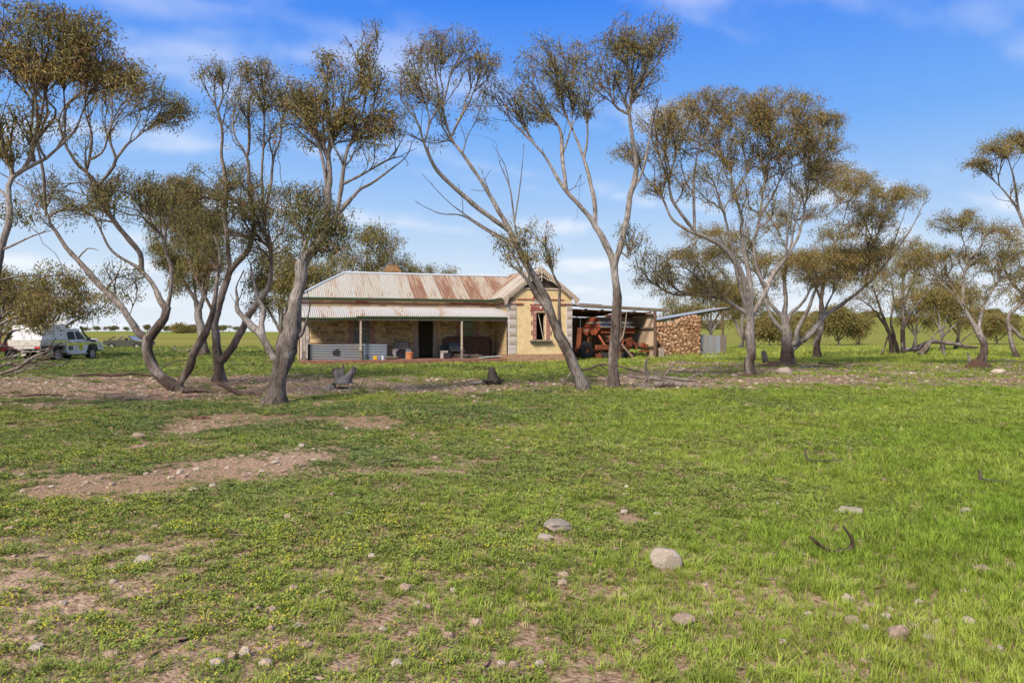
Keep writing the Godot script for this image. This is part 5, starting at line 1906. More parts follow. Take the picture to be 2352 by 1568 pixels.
	for b in [[0.5, 0.75, 0.3, 0.75, 1.4, 0.0], [1.0, 0.75, 0.4, 1.0, 1.4, 0.1], [1.0, 1.4, 0.1, 1.6, 1.4, 0.1], [1.2, 0.8, 0.4, 1.8, 1.15, 0.3], [1.8, 1.15, 0.3, 1.6, 1.45, 0.1], [2.4, 0.75, 0.4, 2.8, 1.3, 0.0], [2.3, 0.95, 0.6, 3.3, 0.75, 0.9], [0.2, 1.1, 0.2, 1.4, 0.95, 0.4]]:
		obj("strut", MB.new().bar(Vector3(b[0], b[1], b[2]), Vector3(b[3], b[4], b[5]), 0.05, 0.06, 0.008), M.orange, T)
	obj("ladder", MB.new().bar(Vector3(-1.0, 0.95, -1.9), Vector3(-1.0, 1.95, -1.9), 0.03, 0.03), M.orange_dark, T)
	obj("gearbox", MB.new().box(Vector3(2.0, 1.0, 0.5), Vector3(0.3, 0.55, 0.3), Basis.IDENTITY, 0.04), M.orange, T)
	obj("bracket", MB.new().prism(poly([[0, 0], [0.5, -0.18], [0.5, -0.38], [0.05, -0.3]]), 0.12, Transform3D(Basis.IDENTITY, Vector3(2.7, 1.0, 0.9))), M.orange, T)
	# big tyre at the left, discs under the frame
	var wheel := [[0.16, -0.13], [0.30, -0.13], [0.5, -0.10], [0.54, -0.05], [0.54, 0.05], [0.5, 0.10], [0.30, 0.13], [0.16, 0.13]]
	for p in [[-1.1, 0.54, -0.2], [3.0, 0.54, -0.9]]:
		var w := obj("wheel", MB.new().lathe(wheel, 28, Transform3D(Basis(Vector3.RIGHT, PI / 2), Vector3(p[0], p[1], p[2]))), M.tyre, T)
		obj("hub", MB.new().lathe([[0.0, -0.06], [0.16, -0.08], [0.18, 0.0], [0.16, 0.08], [0.0, 0.06]], 16, Transform3D(Basis(Vector3.RIGHT, PI / 2), Vector3(p[0], p[1], p[2]))), M.orange, w)
	for k in 11:
		obj("disc", MB.new().lathe([[0.0, -0.03], [0.2, -0.012], [0.215, 0.0], [0.2, 0.012], [0.0, 0.03]], 20, Transform3D(Basis(Vector3.UP, 0.35) * Basis(Vector3.BACK, PI / 2), Vector3(-0.6 + k * 0.3, 0.215, 0.35 + 0.1 * (k % 2)))), M.orange_dark if k % 3 == 0 else M.tyre, T)
	# drawbar to the right
	obj("drawbar", MB.new().bar(Vector3(2.6, 0.45, 0.8), Vector3(4.2, 0.42, 1.0), 0.1, 0.1, 0.01), M.orange, T)
	obj("drive_shaft", MB.new().tube(PackedVector3Array([Vector3(2.9, 0.92, 0.75), Vector3(4.3, 0.86, 0.9)]), PackedFloat32Array([0.05, 0.045]), 10), M.shaft_cream, T)
	for x in [3.1, 3.65]:
		obj("shaft_bracket", MB.new().box(Vector3(x, 0.72, 0.82), Vector3(0.09, 0.55, 0.1), Basis.IDENTITY, 0.015), M.orange, T)
	obj("hitch", MB.new().box(Vector3(4.35, 0.84, 0.9), Vector3(0.22, 0.28, 0.22), Basis.IDENTITY, 0.05), M.orange_dark, T)


func make_ruin() -> void:
	rng.seed = 23
	var a := Vector3(9.6, 0.0, -49.0)
	var turn := deg_to_rad(18)
	var R := thing("stone_ruin", "roofless rubble stone wall of a ruined outbuilding beyond the shed", "wall", a, turn)
	mat("clay", lin(0.27, 0.15, 0.08), 0.95, M.mortar.albedo_texture, 0.9)
	var core := obj("core", MB.new().prism(poly([[0, -0.1], [3.3, -0.1], [3.3, 2.6], [2.9, 2.72], [2.5, 2.62], [2.1, 2.45], [1.5, 2.3], [0.9, 2.18], [0.0, 2.15]]), 0.4, Transform3D(Basis.IDENTITY, Vector3(0, 0, -0.22))), M.clay, R)
	mat("rubble_a", lin(0.47, 0.29, 0.165), 0.95, M.mortar.albedo_texture, 1.6)
	mat("rubble_b", lin(0.36, 0.19, 0.10), 0.95, M.mortar.albedo_texture, 1.6)
	mat("rubble_c", lin(0.56, 0.385, 0.24), 0.95, M.mortar.albedo_texture, 1.6)
	var put := []
	for k in 2600:
		var sz := lerpf(0.17, 0.055, minf(1.0, k / 1500.0)) * rng.randf_range(0.8, 1.15)
		var q := Vector2(rng.randf_range(0.03, 3.27), rng.randf_range(0.04, 2.7))
		if q.y > lerpf(2.15, 2.7, smoothstep(0.6, 2.9, q.x)) - sz * 0.4 or put.size() > 296:
			continue
		var clear := true
		for e in put:
			if Vector2((q.x - e[0].x) * 0.82, q.y - e[0].y).length() < (sz + e[1]) * 0.74:
				clear = false
				break
		if not clear:
			continue
		put.append([q, sz])
		var o := obj("stone", rock_mesh(rng.randi()), M[["rubble_a", "rubble_b", "rubble_c", "rubble_a"][rng.randi() % 4]], core)
		o.transform = Transform3D(Basis(Vector3.BACK, wobble(0.7)).scaled_local(Vector3(sz * rng.randf_range(0.95, 1.2), sz * rng.randf_range(0.75, 0.95), 0.07)), Vector3(q.x, q.y, wobble(0.012)))
	for k in 12:
		var o := obj("cap_stone", rock_mesh(k), M[["rubble_a", "rubble_c"][k % 2]], R)
		o.transform = Transform3D(Basis(Vector3.BACK, rng.randf() * 3.0).scaled_local(Vector3(0.13, 0.09, 0.16)), Vector3(0.15 + k * 0.27, lerpf(2.15, 2.68, smoothstep(0.6, 2.9, 0.15 + k * 0.27)) + 0.03, -0.2 + wobble(0.1)))
	# skillion roof over it, on posts
	var K := thing("skillion_roof", "sagging iron roof on rough poles beside the stone ruin", "roof", a, turn)
	var at := func(s: float, t: float) -> Vector3:
		return Vector3(s, 2.42 + 0.16 * s + 0.0 * t, lerpf(-0.3, -2.6, t) )
	for k in 8:
		corrugated("roof_sheet", K, -0.4 + k * 0.78, 0.39 + k * 0.78, at, Vector3.UP, [0.0, 0.5, 1.0], M.zinc if k < 5 else M.zinc_old)
	obj("beam", MB.new().tube(PackedVector3Array([Vector3(-0.6, 2.27, -0.45), Vector3(2.0, 2.68, -0.45), Vector3(5.9, 3.26, -0.45)]), PackedFloat32Array([0.06, 0.075, 0.06]), 8, nz, 0.2), M.grey_wood, K)
	obj("beam", MB.new().tube(PackedVector3Array([Vector3(-0.6, 2.27, -2.45), Vector3(2.0, 2.68, -2.45), Vector3(5.9, 3.26, -2.45)]), PackedFloat32Array([0.06, 0.07, 0.06]), 8, nz, 0.2), M.grey_wood, K)
	obj("post", MB.new().tube(PackedVector3Array([Vector3(5.35, -0.1, -0.45), Vector3(5.36, 3.15, -0.45)]), PackedFloat32Array([0.08, 0.07]), 8, nz, 0.2), M.old_wood, K)
	obj("post", MB.new().tube(PackedVector3Array([Vector3(4.5, -0.1, -2.45), Vector3(4.5, 3.0, -2.45)]), PackedFloat32Array([0.08, 0.07]), 8, nz, 0.2), M.old_wood, K)
	obj("post", MB.new().tube(PackedVector3Array([Vector3(0.2, -0.1, -2.45), Vector3(0.2, 2.4, -2.45)]), PackedFloat32Array([0.08, 0.07]), 8, nz, 0.2), M.old_wood, K)
	# iron fence panel
	var P := thing("iron_fence", "upright grey corrugated iron fence between the ruin and its pole", "fence", a, turn)
	var fe := func(s: float, t: float) -> Vector3:
		return Vector3(s, lerpf(-0.05, 1.42 + 0.05 * sin(s * 2.0), t), -0.3)
	var kinds := ["zinc_old", "zinc_old", "zinc", "zinc_old"]
	for k in 3:
		corrugated("sheet", P, 3.34 + k * 0.72, 4.05 + k * 0.72, fe, Vector3.BACK, [0.0, 1.0], M[kinds[k]])
	obj("sheet_flat", MB.new().box(Vector3(5.28, 0.70, -0.26), Vector3(0.5, 1.46, 0.03), Basis.IDENTITY, 0.006), M.grey_wood, P)
	obj("rail", MB.new().bar(Vector3(3.3, 0.9, -0.38), Vector3(5.5, 0.9, -0.38), 0.06, 0.08), M.old_wood, P)
	# loose sheets and rubble on the ground
	var lie := func(s: float, t: float) -> Vector3:
		return Vector3(t * 1.7, 0.05 + 0.04 * sin(t * 3.0), s)
	var L := thing("loose_iron", "buckled grey iron sheet lying before the stone ruin", "metal sheet", a + Vector3(0.3, 0.02, 1.0), turn + 0.1)
	corrugated("sheet", L, -0.38, 0.38, lie, Vector3.UP, [0.0, 0.3, 0.6, 1.0], M.zinc_old, 0.076, 0.012, true)
	L = thing("loose_iron", "pale curled iron sheet lying near the fence foot", "metal sheet", a + Vector3(2.6, 0.02, 1.6), turn - 0.15)
	corrugated("sheet", L, -0.3, 0.3, lie, Vector3.UP, [0.0, 0.3, 0.6, 1.0], M.nose_0, 0.076, 0.012, true)


func ute_wheel(parent: Node, at: Vector3, r: float, tyre: Material, rim: Material, out: float) -> void:
	var w := Node3D.new()
	w.name = "wheel"
	parent.add_child(w, true)
	w.position = at
	var tn := Basis(Vector3.RIGHT, PI / 2 * out)
	obj("tyre", MB.new().lathe([[r * 0.6, -0.11], [r * 0.9, -0.125], [r * 0.98, -0.1], [r, -0.05], [r, 0.05], [r * 0.98, 0.1], [r * 0.9, 0.125], [r * 0.6, 0.11]], 28, Transform3D(tn, Vector3.ZERO)), tyre, w)
	var b := MB.new()
	b.lathe([[r * 0.62, 0.10], [r * 0.55, 0.09], [r * 0.5, 0.04], [0.0, 0.04]], 24, Transform3D(tn, Vector3.ZERO))
	obj("rim", b, M.tyre, w)
	var sp := MB.new()
	for k in 6:
		var an := TAU * k / 6.0
		sp.box(tn * Vector3(cos(an) * r * 0.3, 0.07, sin(an) * r * 0.3), Vector3(r * 0.52, 0.05, r * 0.2), tn * Basis(Vector3.UP, -an), 0.012)
	sp.lathe([[0.0, 0.09], [r * 0.2, 0.095], [r * 0.2, 0.04]], 14, Transform3D(tn, Vector3.ZERO))
	sp.lathe([[r * 0.63, 0.115], [r * 0.53, 0.10], [r * 0.55, 0.06]], 24, Transform3D(tn, Vector3.ZERO))
	obj("spokes", sp, rim, w)


func make_ute() -> void:
	var muck := noise_tex(FastNoiseLite.TYPE_SIMPLEX_SMOOTH, 0.01, 5, Color(0.80, 0.77, 0.73), Color(1, 1, 1), 512, Color(0.97, 0.96, 0.95), 71)
	var white := mat("ute_white", lin(0.72, 0.72, 0.74), 0.32, muck, 0.5)
	white.clearcoat_enabled = true
	white.clearcoat = 0.4
	mat("ute_tray", lin(0.55, 0.51, 0.46), 0.6, muck, 0.8)
	mat("hi_vis", lin(0.70, 0.68, 0.01), 0.5)
	mat("alloy", lin(0.42, 0.38, 0.34), 0.5)
	mat("chrome", lin(0.6, 0.6, 0.6), 0.25, null, 1.0, null, 0.0, 0.7)
	mat("car_glass", lin(0.05, 0.065, 0.065), 0.08)
	mat("tail_red", lin(0.45, 0.03, 0.02), 0.3)
	mat("tail_amber", lin(0.55, 0.22, 0.05), 0.3)
	mat("trim", lin(0.025, 0.025, 0.026), 0.6)
	var U := thing("work_ute", "white dual cab ute with yellow stripe parked facing away past the trees", "ute", Vector3(-26.3, 0.0, -43.2), deg_to_rad(86))
	U.position.y = gh(-26.3, -43.2)
	var side := Basis.IDENTITY
	# lower body, in profile; x forward
	obj("body", MB.new().prism(poly([[2.42, 0.55], [2.46, 0.85], [2.38, 1.02], [1.95, 1.13], [1.05, 1.19], [-0.86, 1.16], [-0.86, 0.48], [-0.2, 0.42], [0.9, 0.42], [1.02, 0.62], [1.18, 0.86], [1.5, 0.94], [1.82, 0.86], [1.98, 0.6]]), 1.74), M.ute_white, U)
	var cab := MB.new()
	var lo := [[1.08, 1.17], [-0.86, 1.155]]
	# cab walls lean in: build from a lofted outline
	var foot := [Vector2(1.10, 1.17), Vector2(-0.86, 1.15)]
	var head := [Vector2(0.42, 1.80), Vector2(-0.72, 1.80)]
	var hw := 0.86
	var tw := 0.70
	var p := [Vector3(foot[0].x, foot[0].y, hw), Vector3(foot[1].x, foot[1].y, hw), Vector3(head[1].x, head[1].y, tw), Vector3(head[0].x, head[0].y, tw)]
	var q := []
	for v in p:
		q.append(Vector3(v.x, v.y, -v.z))
	cab.quad(p[1], p[0], p[3], p[2])
	cab.quad(q[0], q[1], q[2], q[3])
	cab.quad(p[0], q[0], q[3], p[3])
	cab.quad(q[1], p[1], p[2], q[2])
	obj("cab", cab, M.ute_white, U)
	obj("roof", MB.new().box(Vector3(-0.14, 1.82, 0), Vector3(1.3, 0.09, 1.48), Basis.IDENTITY, 0.04), M.ute_white, U)
	for s in [-1.0, 1.0]:
		var wall := func(x: float, y: float, o: float) -> Vector3:
			var t := (y - 1.16) / 0.64
			return Vector3(x, y, s * (lerpf(hw, tw, t) + o))
		for w in [[[0.86, 1.24], [0.10, 1.22], [0.06, 1.68], [0.42, 1.68]], [[-0.02, 1.22], [-0.70, 1.22], [-0.62, 1.66], [-0.05, 1.68]]]:
			var g := MB.new()
			var c := []
			for z in w:
				c.append(wall.call(z[0], z[1], 0.012))
			if s > 0:
				g.quad(c[1], c[0], c[3], c[2])
			else:
				g.quad(c[0], c[1], c[2], c[3])
			obj("side_window", g, M.car_glass, U)
		obj("stripe", MB.new().prism(poly([[2.2, 0.92], [2.2, 1.0], [-0.86, 1.02], [-0.86, 0.90]]), 0.006, Transform3D(Basis.IDENTITY, Vector3(0, 0, s * 0.874))), M.hi_vis, U)
		for x in [0.02, -0.85]:
			obj("door_gap", MB.new().box(Vector3(x + 0.03, 0.8, s * 0.871), Vector3(0.016, 0.68, 0.008)), M.trim, U)
		for x in [0.22, -0.6]:
			obj("door_handle", MB.new().box(Vector3(x, 1.07, s * 0.885), Vector3(0.18, 0.035, 0.03), Basis.IDENTITY, 0.01), M.trim, U)
		obj("mirror", MB.new().box(Vector3(0.95, 1.25, s * 1.0), Vector3(0.12, 0.22, 0.2), Basis.IDENTITY, 0.03), M.trim, U)
		obj("side_step", MB.new().box(Vector3(0.08, 0.38, s * 0.88), Vector3(1.75, 0.07, 0.16), Basis.IDENTITY, 0.02), M.alloy, U)
		obj("headlight", MB.new().box(Vector3(2.3, 0.93, s * 0.68), Vector3(0.26, 0.16, 0.34), Basis(Vector3.UP, s * 0.3), 0.03), M.chrome, U)
		for x in [1.5, -1.59]:
			ute_wheel(U, Vector3(x, 0.37, s * 0.77), 0.37, M.tyre, M.alloy, s)
		obj("arch", MB.new().prism(poly([[1.0, 0.55], [1.14, 0.9], [1.5, 0.99], [1.86, 0.9], [2.0, 0.55], [1.93, 0.55], [1.8, 0.86], [1.5, 0.94], [1.2, 0.86], [1.07, 0.55]]), 0.05, Transform3D(Basis.IDENTITY, Vector3(0, 0, s * 0.875))), M.trim, U)
		obj("tray_side", MB.new().box(Vector3(-1.98, 1.08, s * 0.93), Vector3(2.1, 0.26, 0.035), Basis.IDENTITY, 0.01), M.ute_tray, U)
		obj("tray_stripe", MB.new().box(Vector3(-1.6, 1.12, s * 0.951), Vector3(1.3, 0.07, 0.008)), M.hi_vis, U)
		obj("tail_light", MB.new().box(Vector3(-3.04, 0.80, s * 0.76), Vector3(0.03, 0.11, 0.3), Basis.IDENTITY, 0.01), M.tail_red, U)
		obj("mud_flap", MB.new().box(Vector3(-2.05, 0.55, s * 0.77), Vector3(0.03, 0.45, 0.32)), M.ute_tray, U)
		obj("guard", MB.new().prism(poly([[-2.05, 0.62], [-1.95, 0.84], [-1.25, 0.84], [-1.12, 0.6], [-1.18, 0.6], [-1.3, 0.8], [-1.9, 0.8], [-1.99, 0.62]]), 0.3, Transform3D(Basis.IDENTITY, Vector3(0, 0, s * 0.78))), M.trim, U)
	obj("windscreen", MB.new().prism(poly([[1.04, 1.22], [1.07, 1.22], [0.52, 1.74], [0.49, 1.74]]), 1.42), M.car_glass, U)
	obj("rear_window", MB.new().box(Vector3(-0.805, 1.46, 0), Vector3(0.02, 0.36, 1.2), Basis(Vector3.BACK, -0.21)), M.car_glass, U)
	obj("bonnet", MB.new().box(Vector3(1.68, 1.15, 0), Vector3(1.2, 0.05, 1.5), Basis(Vector3.BACK, -0.07), 0.02), M.ute_white, U)
	var bull := MB.new()
	for s in [-1.0, 1.0]:
		bull.tube(PackedVector3Array([Vector3(2.5, 0.55, s * 0.45), Vector3(2.62, 0.9, s * 0.45), Vector3(2.55, 1.2, s * 0.45)]), PackedFloat32Array([0.04, 0.04, 0.04]), 8)
		bull.tube(PackedVector3Array([Vector3(2.62, 0.95, s * 0.45), Vector3(2.52, 1.0, s * 0.8), Vector3(2.3, 0.8, s * 0.92)]), PackedFloat32Array([0.035, 0.035, 0.035]), 8)
	bull.tube(PackedVector3Array([Vector3(2.56, 1.2, -0.5), Vector3(2.6, 1.22, 0), Vector3(2.56, 1.2, 0.5)]), PackedFloat32Array([0.04, 0.04, 0.04]), 8)
	bull.box(Vector3(2.5, 0.62, 0), Vector3(0.2, 0.24, 1.76), Basis.IDENTITY, 0.05)
	obj("bull_bar", bull, M.chrome, U)
	obj("snorkel", MB.new().tube(PackedVector3Array([Vector3(1.75, 1.1, 0.90), Vector3(1.2, 1.2, 0.90), Vector3(0.85, 1.5, 0.82), Vector3(0.62, 1.88, 0.74), Vector3(0.62, 2.0, 0.74)]), PackedFloat32Array([0.05, 0.05, 0.05, 0.05, 0.08]), 8), M.trim, U)
	obj("tray_floor", MB.new().box(Vector3(-1.98, 0.92, 0), Vector3(2.14, 0.08, 1.84), Basis.IDENTITY, 0.01), M.ute_tray, U)
	obj("tailgate", MB.new().box(Vector3(-3.03, 1.08, 0), Vector3(0.035, 0.26, 1.84), Basis.IDENTITY, 0.01), M.ute_tray, U)
	obj("rear_panel", MB.new().box(Vector3(-3.0, 0.80, 0), Vector3(0.06, 0.16, 1.86), Basis.IDENTITY, 0.01), M.ute_tray, U)
	obj("chassis", MB.new().box(Vector3(-1.3, 0.66, 0), Vector3(3.2, 0.16, 0.8)), M.trim, U)
	obj("axle", MB.new().tube(PackedVector3Array([Vector3(-1.59, 0.37, -0.7), Vector3(-1.59, 0.37, 0.7)]), PackedFloat32Array([0.07, 0.07]), 8), M.trim, U)
	var can := obj("canopy", MB.new().prism(poly([[-0.95, 1.22], [-0.95, 2.08], [-1.15, 2.12], [-2.75, 2.0], [-2.85, 1.22]]), 1.72), M.ute_white, U)
	for h in [[-1.32, 1.72, 0.06], [-1.16, 1.72, 0.035], [-1.3, 1.5, 0.045]]:
		obj("vent", MB.new().lathe([[0.0, 0.0], [h[2], 0.0], [h[2], 0.01], [0.0, 0.01]], 12, Transform3D(Basis(Vector3.RIGHT, PI / 2), Vector3(h[0], h[1], 0.863))), M.trim, can)
	obj("headboard", MB.new().box(Vector3(-0.9, 1.55, 0), Vector3(0.05, 1.2, 1.7), Basis.IDENTITY, 0.01), M.ute_tray, U)
	for s in [-0.8, 0.8]:
		obj("rack_bar", MB.new().bar(Vector3(-0.9, 2.1, s), Vector3(-0.9, 2.22, s), 0.04, 0.04), M.ute_tray, U)
	obj("rack_bar", MB.new().bar(Vector3(-0.9, 2.23, -0.85), Vector3(-0.9, 2.23, 0.85), 0.05, 0.05), M.ute_tray, U)
	var sg := obj("door_sign", MB.new().box(Vector3(-0.45, 0.73, 0.876), Vector3(0.36, 0.27, 0.012)), M.trim, U)
	for y in [0.80, 0.66]:
		obj("print", MB.new().box(Vector3(-0.45, y, 0.884), Vector3(0.26, 0.035, 0.006)), M.alloy, sg)
	var ys := obj("yellow_sign", MB.new().box(Vector3(0.42, 0.77, 0.878), Vector3(0.3, 0.34, 0.012)), M.hi_vis, U)
	for m in [[-0.08, 0.09, 0.09, 0.035], [-0.05, 0.0, 0.03, 0.12], [0.07, 0.09, 0.10, 0.035], [0.08, -0.02, 0.035, 0.1], [0.06, -0.1, 0.12, 0.03], [-0.09, -0.1, 0.05, 0.04]]:
		obj("print", MB.new().box(Vector3(0.42 + m[0], 0.77 + m[1], 0.886), Vector3(m[2], m[3], 0.006)), M.trim, ys)
	# red trailer half out of the picture
	mat("trailer_red", lin(0.33, 0.03, 0.03), 0.5, muck, 0.7)
	var tp := Vector3(-29.4, 0.0, -42.4)
	tp.y = gh(tp.x, tp.z)
	var R := thing("box_trailer", "red box trailer standing left of the white ute", "trailer", tp, deg_to_rad(80))
	obj("body", MB.new().box(Vector3(0, 0.78, 0), Vector3(2.2, 0.5, 1.6), Basis.IDENTITY, 0.02), M.trailer_red, R)
	obj("rail", MB.new().bar(Vector3(-1.1, 1.5, 0.75), Vector3(1.1, 1.5, 0.75), 0.05, 0.06), M.trailer_red, R)
	for x in [-1.05, 1.05]:
		obj("stake", MB.new().bar(Vector3(x, 1.0, 0.75), Vector3(x, 1.5, 0.75), 0.05, 0.05), M.trailer_red, R)
	for s in [-1.0, 1.0]:
		ute_wheel(R, Vector3(-0.1, 0.33, s * 0.86), 0.33, M.tyre, M.alloy, s)
	obj("drawbar", MB.new().bar(Vector3(1.1, 0.5, 0), Vector3(2.3, 0.42, 0), 0.08, 0.08), M.trim, R)


func make_sedan() -> void:
	mat("car_bronze", lin(0.055, 0.055, 0.038), 0.4)
	mat("car_faded", lin(0.26, 0.225, 0.175), 0.6)
	var at := px(296, 764, 78.0)
	at.y = gh(at.x, at.z)
	var C := thing("old_sedan", "faded bronze sedan wreck with missing windows out in the field", "car", at, deg_to_rad(-6))
	obj("body", MB.new().prism(poly([[2.35, 0.42], [2.38, 0.72], [1.15, 0.90], [-1.3, 0.93], [-2.35, 0.86], [-2.4, 0.45], [-1.85, 0.3], [-1.7, 0.55], [-1.4, 0.66], [-1.1, 0.55], [-0.95, 0.28], [0.95, 0.28], [1.1, 0.55], [1.4, 0.66], [1.7, 0.55], [1.85, 0.3]]), 1.72), M.car_bronze, C)
	obj("bonnet", MB.new().box(Vector3(1.72, 0.83, 0), Vector3(1.25, 0.03, 1.6), Basis(Vector3.BACK, -0.135), 0.01), M.car_faded, C)
	obj("roof", MB.new().box(Vector3(-0.45, 1.34, 0), Vector3(1.45, 0.06, 1.36), Basis.IDENTITY, 0.03), M.car_faded, C)
	var pil := MB.new()
	for s in [-1.0, 1.0]:
		pil.bar(Vector3(1.0, 0.9, s * 0.82), Vector3(0.25, 1.33, s * 0.66), 0.05, 0.05)
		pil.bar(Vector3(-0.35, 0.92, s * 0.83), Vector3(-0.42, 1.33, s * 0.66), 0.05, 0.09)
		pil.bar(Vector3(-1.75, 0.9, s * 0.8), Vector3(-1.15, 1.33, s * 0.66), 0.05, 0.12)
		ute_wheel(C, Vector3(1.4, 0.31, s * 0.76), 0.31, M.tyre, M.chrome, s)
		ute_wheel(C, Vector3(-1.4, 0.31, s * 0.76), 0.31, M.tyre, M.chrome, s)
		obj("headlight", MB.new().box(Vector3(2.36, 0.66, s * 0.62), Vector3(0.06, 0.13, 0.34), Basis.IDENTITY, 0.02), M.trim, C)
	obj("pillars", pil, M.car_bronze, C)
	obj("windscreen", MB.new().prism(poly([[0.97, 0.93], [1.0, 0.93], [0.27, 1.32], [0.24, 1.32]]), 1.3), M.glass, C)
	obj("bumper", MB.new().box(Vector3(2.4, 0.5, 0), Vector3(0.1, 0.14, 1.7), Basis.IDENTITY, 0.03), M.alloy, C)
	obj("seat", MB.new().box(Vector3(-0.1, 0.8, 0.3), Vector3(0.14, 0.6, 0.5), Basis(Vector3.BACK, 0.2), 0.05), M.trim, C)


# ---------------------------------------------------------------- the trees of the photograph
func make_trees() -> void:
	var mallee := Color(0.43, 0.40, 0.37)
	# the row in front
	tree("leaning_mallee", "mallee tree rooted beyond the left frame edge, its pale limb bending over the ute", 14.5, [
		[[-58, 955, 17], [-40, 800, 13], [-14, 650, 11], [0, 574, 10], [9, 544, 9.5], [21, 501, 9], [20, 458, 8], [18, 428, 8], [27, 407, 8], [49, 391, 7], [79, 376, 6.5], [104, 364, 6], [128, 343, 5.5], [146, 312, 5], [150, 262, 4], [146, 210, 3], [160, 160, 2]],
		[[27, 407, 5], [6, 346, 3.2], [-20, 290, 2.6], [-40, 230, 2]], [[79, 376, 5], [70, 315, 4], [73, 275, 3.5], [75, 240, 3], [45, 190, 2]], [[104, 364, 4.5], [85, 327, 3.5], [95, 260, 3], [110, 190, 2.2], [130, 120, 1.6]],
		[[128, 343, 4], [170, 300, 3], [195, 240, 2.4], [215, 180, 1.8]], [[0, 574, 4], [18, 568, 3.6], [76, 541, 2.8], [116, 529, 1.8]], [[20, 458, 4], [-30, 400, 3], [-60, 320, 2]], [[-14, 650, 4], [30, 635, 3], [100, 632, 2.2], [190, 637, 1.2]]],
		[[30, 62, 95, 58, 60], [130, 62, 80, 54, 60], [187, 96, 58, 48, 44], [75, 146, 110, 28, 60, 0.9], [182, 160, 112, 28, 64, 0.9], [250, 172, 60, 26, 30, 0.7], [19, 319, 45, 32, 22], [60, 250, 60, 40, 26], [-60, 200, 80, 70, 30], [20, 480, 40, 30, 10]],
		{"seed": 11, "tips": 1.2, "sprigs": 2, "rough": 3.0, "pale": mallee})
	tree("low_mallee", "low mallee rooted past the left frame edge, rusty leaves hanging before the ute", 16.0, [
		[[-170, 934, 14], [-130, 860, 11], [-85, 815, 8], [-40, 780, 6], [0, 745, 5], [37, 727, 4.4], [91, 711, 3], [134, 675, 1.6]], [[60, 722, 2.6], [95, 718, 2], [150, 724, 1.2]], [[37, 727, 3], [60, 690, 2], [74, 672, 1]], [[-40, 780, 4], [-10, 740, 3], [20, 700, 2.2], [50, 690, 1.4]], [[-85, 815, 6], [-70, 740, 4.6], [-40, 680, 3], [-20, 640, 2]]],
		[[92, 735, 24, 22, 12, 0.7], [75, 705, 34, 16, 10, 0.5], [50, 685, 40, 22, 10, 0.3], [-30, 650, 50, 40, 16]],
		{"seed": 27, "sprigs": 5, "rough": 1.2, "pale": mallee, "twigs": 0.4})
	tree("forked_mallee", "mallee with a U shaped trunk and a dark second stem, left of the picture", -1.0, [
		[[416, 898, 13], [378, 872, 14], [346, 837, 14], [335.5, 802, 14], [340, 778, 15], [354.5, 758, 12], [378, 731, 11], [384, 708, 11], [369, 690, 9], [357, 664, 8], [337, 635, 8], [311, 611, 6], [270, 588, 6], [249, 567, 5], [232, 532, 4.5], [213, 489, 3.6], [200, 450, 2.6]],
		[[340, 778, 11], [316, 761, 10], [293, 728, 8.5], [272, 696, 8.5], [240, 667, 8.5], [205, 629, 9], [176, 596, 7], [152, 570, 6.5], [129, 535, 6], [114, 514, 5.5], [104, 483, 5], [76, 446, 4], [43, 422, 3.5], [-5, 395, 2.8]],
		[[333, 622, 7], [319, 579, 7], [296, 552, 7], [272, 523, 6.5], [244, 483, 6], [221, 428, 6], [195, 394, 5.5], [171, 370, 5], [146, 327, 4.5], [140, 306, 4], [134, 276, 4], [150, 240, 3], [180, 215, 2]],
		[[221, 425, 5], [241, 407, 4.5], [259, 382, 4.5], [265, 364, 4.5], [259, 346, 4], [250, 312, 3.5], [262, 270, 2.6], [280, 235, 1.8]], [[265, 364, 3.5], [293, 330, 3], [311, 318, 2.5], [350, 285, 1.8]], [[196, 390, 4.5], [204, 367, 4], [210, 315, 4], [206, 270, 3], [222, 230, 2]], [[204, 367, 3.6], [232, 352, 3.4], [245, 320, 2.6], [240, 275, 2]],
		[[386, 700, 7], [390, 679, 6], [393, 617, 5.5], [378, 573, 5], [381, 514, 4], [372, 470, 2.6]], [[104, 483, 4], [98, 398, 4.4], [88, 350, 3.6], [70, 300, 2.4]], [[240, 667, 4], [262, 640, 2.4], [278, 610, 1.6]], [[176, 596, 3], [200, 570, 2], [225, 575, 1.2]],
		[[408, 888, 9], [434, 846, 11], [440, 816, 11], [457, 787, 11], [472, 763, 11], [481, 737, 10], [492, 690, 9], [500, 640, 7], [505, 590, 5.5], [490, 540, 4]], [[272, 696, 2], [262, 660, 1.6], [272, 625, 1.2]], [[293, 728, 2], [310, 690, 1.6], [335, 660, 1.2]]],
		[[300, 182, 70, 32, 44], [356, 232, 58, 38, 46], [262, 212, 85, 40, 56, 0.3], [405, 256, 28, 26, 20], [225, 432, 80, 42, 54, -0.3], [105, 442, 62, 44, 40, -0.2], [262, 462, 60, 40, 40, -0.3], [356, 452, 48, 46, 40, -0.3], [272, 638, 40, 32, 20, -0.4], [180, 470, 60, 36, 24, -0.2], [210, 300, 60, 40, 14], [150, 300, 50, 40, 12], [480, 560, 40, 30, 16, -0.3]],
		{"seed": 12, "sprigs": 2, "rough": 2.6, "pale": Color(0.391, 0.349, 0.319), "dark": Color(0.143, 0.112, 0.094), "bare": 0.6})
